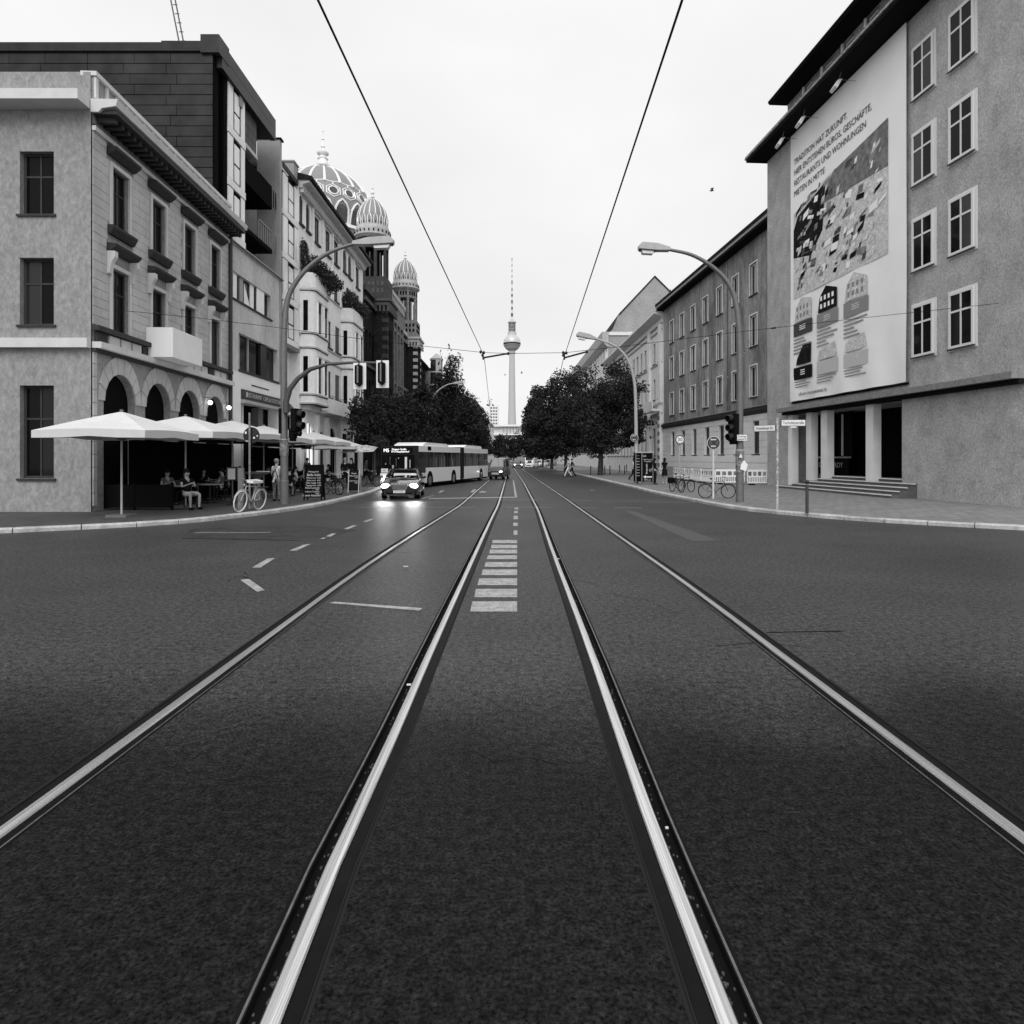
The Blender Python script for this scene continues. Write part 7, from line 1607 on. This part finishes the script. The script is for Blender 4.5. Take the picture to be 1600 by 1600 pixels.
    if bottom == 'skirt':
        q = MB(); q.lathe([(.13, hz + .13), (.17, hz), (.2, hz - .25), (.23, hz - .38)], 16); q.build('skirt', mb_, t, world=False, smooth=True)
    else:
        me = chainmesh(bc); me.materials.append(mb_); o = bpy.data.objects.new('trousers' if bottom == 'trousers' else 'shorts', me); COL.objects.link(o); o.parent = t
    for leg in (ps['L'], ps['Rr']):
        an = leg[2]; q = MB(); q.ell((an[0], an[1] - .06, max(.04, an[2] - .035)), (.047, .14, .045), 10, 6); q.build('shoe', BLACKM if bottom != 'skirt' else WHITE, t, world=False, smooth=True)
    q = MB(); q.ell((hd[0], hd[1] + .022, hd[2] + .0), (.103, .115, .11), 12, 8)
    if hair == 'long': q.tube([(0, hc[1] + .07, hc[2] + .02), (0, hc[1] + .11, hc[2] - .14), (0, hc[1] + .1, hc[2] - .32)], [.085, .085, .05], 8)
    if hair == 'bun': q.ell((0, hd[1] + .12, hd[2] + .03), (.05, .05, .05), 8, 6)
    q.build('hair', mh, t, world=False, smooth=True)
    for x in (-.03, .03): q = MB(); q.ell((x, hc[1] - .093, hc[2] + .015), (.012, .008, .009), 6, 4); q.build('eye', BLACK, t, world=False)
    q = MB(); q.ell((0, hc[1] - .103, hc[2] - .02), (.012, .018, .022), 6, 4); q.build('nose', SKIN, t, world=False); q = MB(); q.ell((0, hc[1] - .088, hc[2] - .055), (.022, .008, .007), 6, 4); q.build('mouth', mat('lips', .12, .5), t, world=False)
    if bag is not None: q = MB(); q.ell(bag[0], bag[1], 10, 8); q.tube([Vector(bag[0]) + Vector((0, 0, bag[1][2])), sh[1]], .012, 5); q.build('bag', bag[2], t, world=False, smooth=True)
    return t
def gz_(px, yb, z=.12): return P(px, yb, D_at(yb, z))
SHIRT = mat('white_shirt', .62, .85); CLOTHL = mat('light_cloth', .5, .85, var=.1, scale=10); CAMO = mat('patterned_trousers', .14, .9, var=.9, scale=16); DKC = mat('dark_cloth', .012, .9); MIDC = mat('mid_cloth', .1, .9); FAIR = mat('hair_fair', .2, .7)
w = person('waitress in white shirt and patterned trousers with dark apron straps, seen from behind', gz_(432, 783), math.radians(165), 'stand', 1.68, 'short', 'trousers', SHIRT, CAMO, 'bun', FAIR)
q = MB(); q.box((-.17, -.13, .8), (.17, -.1, 1.2)); q.build('apron', DKC, w, world=False)
for s in (-1, 1): q = MB(); q.tube([(s * .12, -.12, 1.2), (s * .1, -.06, 1.46), (s * .07, .07, 1.45), (-s * .1, .13, 1.15), (-s * .14, .1, .98)], .018, 5); q.build('apron_strap', DKC, w, world=False)
q = MB(); q.tube([(0, .12, 1.02), (0, .135, .97), (.06, .14, .8)], [.03, .04, .05], 6); q.build('apron_bow', SHIRT, w, world=False)
g_ = gz_(300, 795.5); person('guest with bare knees sitting at the terrace edge, dark shirt and pale shorts', (g_.x - .15, g_.y, .12), math.radians(58), 'sit', 1.78, 'short', 'shorts', DKC, CLOTHL, 'short')
SEAT = [(318, 778, 30, DKC, 'guest in dark clothes sitting behind the pale round table'), (345, 782, -80, MIDC, 'guest in grey top sitting right of the pale round table'), (463, 770, 100, SHIRT, 'guest in white shirt sitting left of the big chalkboard'), (487, 765, -90, DKC, 'guest in dark shirt sitting just behind the big chalkboard'), (419, 766, -30, SHIRT, 'guest in white top leaning at the table left of the waitress'), (452, 776, 200, DKC, 'guest half hidden behind the tall lamp post, one bare calf showing'),
 (330, 775, 10, MIDC, 'guest in grey at the back of the table beside the menu stand'), (354, 777, -20, DKC, 'guest in dark clothes just left of the menu stand'), (290, 783, 60, DKC, 'guest in dark clothes behind the one with bare knees'), (308, 776, -40, SHIRT, 'guest in a light top deep under the nearest parasols'), (375, 771, 30, DKC, 'guest in dark clothes right behind the square grey post'), (407, 765, 80, DKC, 'guest in dark clothes behind the high bar table'), (440, 764, -60, MIDC, 'guest in grey right behind the waitress'), (498, 760, 60, DKC, 'guest in dark clothes right of the big chalkboard'), (512, 757, -50, DKC, 'guest in dark clothes under the farthest parasol'), (262, 790, 50, MIDC, 'guest in grey at the far left of the terrace')]
for i, (px, yb, rz, m, lab) in enumerate(SEAT):
    g_ = gz_(px, yb); person(lab, g_, math.radians(rz), 'sit', 1.72, 'short', 'shorts' if px == 452 else 'trousers', m, DKC, 'short' if i % 2 else 'long', None, group='guests sitting on the cafe terrace')
for i, (px, yb, m, lab, pz) in enumerate([(539, 763, DKC, 'man in dark jacket standing between the two chalkboards', 'stand'), (549, 761, DKC, 'woman in dark coat standing right of the man in the dark jacket', 'stand'), (571, 757, MIDC, 'person in grey walking past the bus front on the pavement', 'walk'), (480, 757, MIDC, 'standing guest in grey beside the lit doorway', 'stand')]):
    person(lab, gz_(px, yb), math.radians([20, -30, 80, 0][i]), pz, 1.72, 'long', 'trousers', m, DKC, 'short' if i != 1 else 'long', FAIR if i == 0 else None)
a_ = gz_(888, 746, 0); person('pedestrian in white trousers and light shirt striding across the road', a_, math.radians(-82), 'walk', 1.82, 'short', 'trousers', CLOTHL, SHIRT, 'short')
a_ = gz_(891, 745, 0); person('pedestrian in dark clothes walking just behind the one in white trousers', a_ + Vector((.25, .6, 0)), math.radians(-86), 'walk', 1.8, 'long', 'trousers', DKC, DKC, 'short')
person('woman in dark dress with long hair and pale shoulder bag near the barriers', gz_(1038.5, 755.5), math.radians(150), 'stand', 1.72, 'short', 'skirt', DKC, DKC, 'long', bag=((.2, -.1, 1.0), (.17, .1, .16), SHIRT))
person('person in dark clothes carrying a grey bag just right of the information column', gz_(1023, 757), math.radians(100), 'stand', 1.7, 'long', 'trousers', DKC, DKC, 'long', bag=((.1, .16, .98), (.15, .1, .17), mat('bag_grey', .15, .7)))
person('person in white walking beyond the information column under the trees', P(990, 716, 52) * 1 - Vector((0, 0, P(990, 716, 52).z - .12)), math.radians(60), 'walk', 1.7, 'long', 'trousers', SHIRT, DKC, 'short')
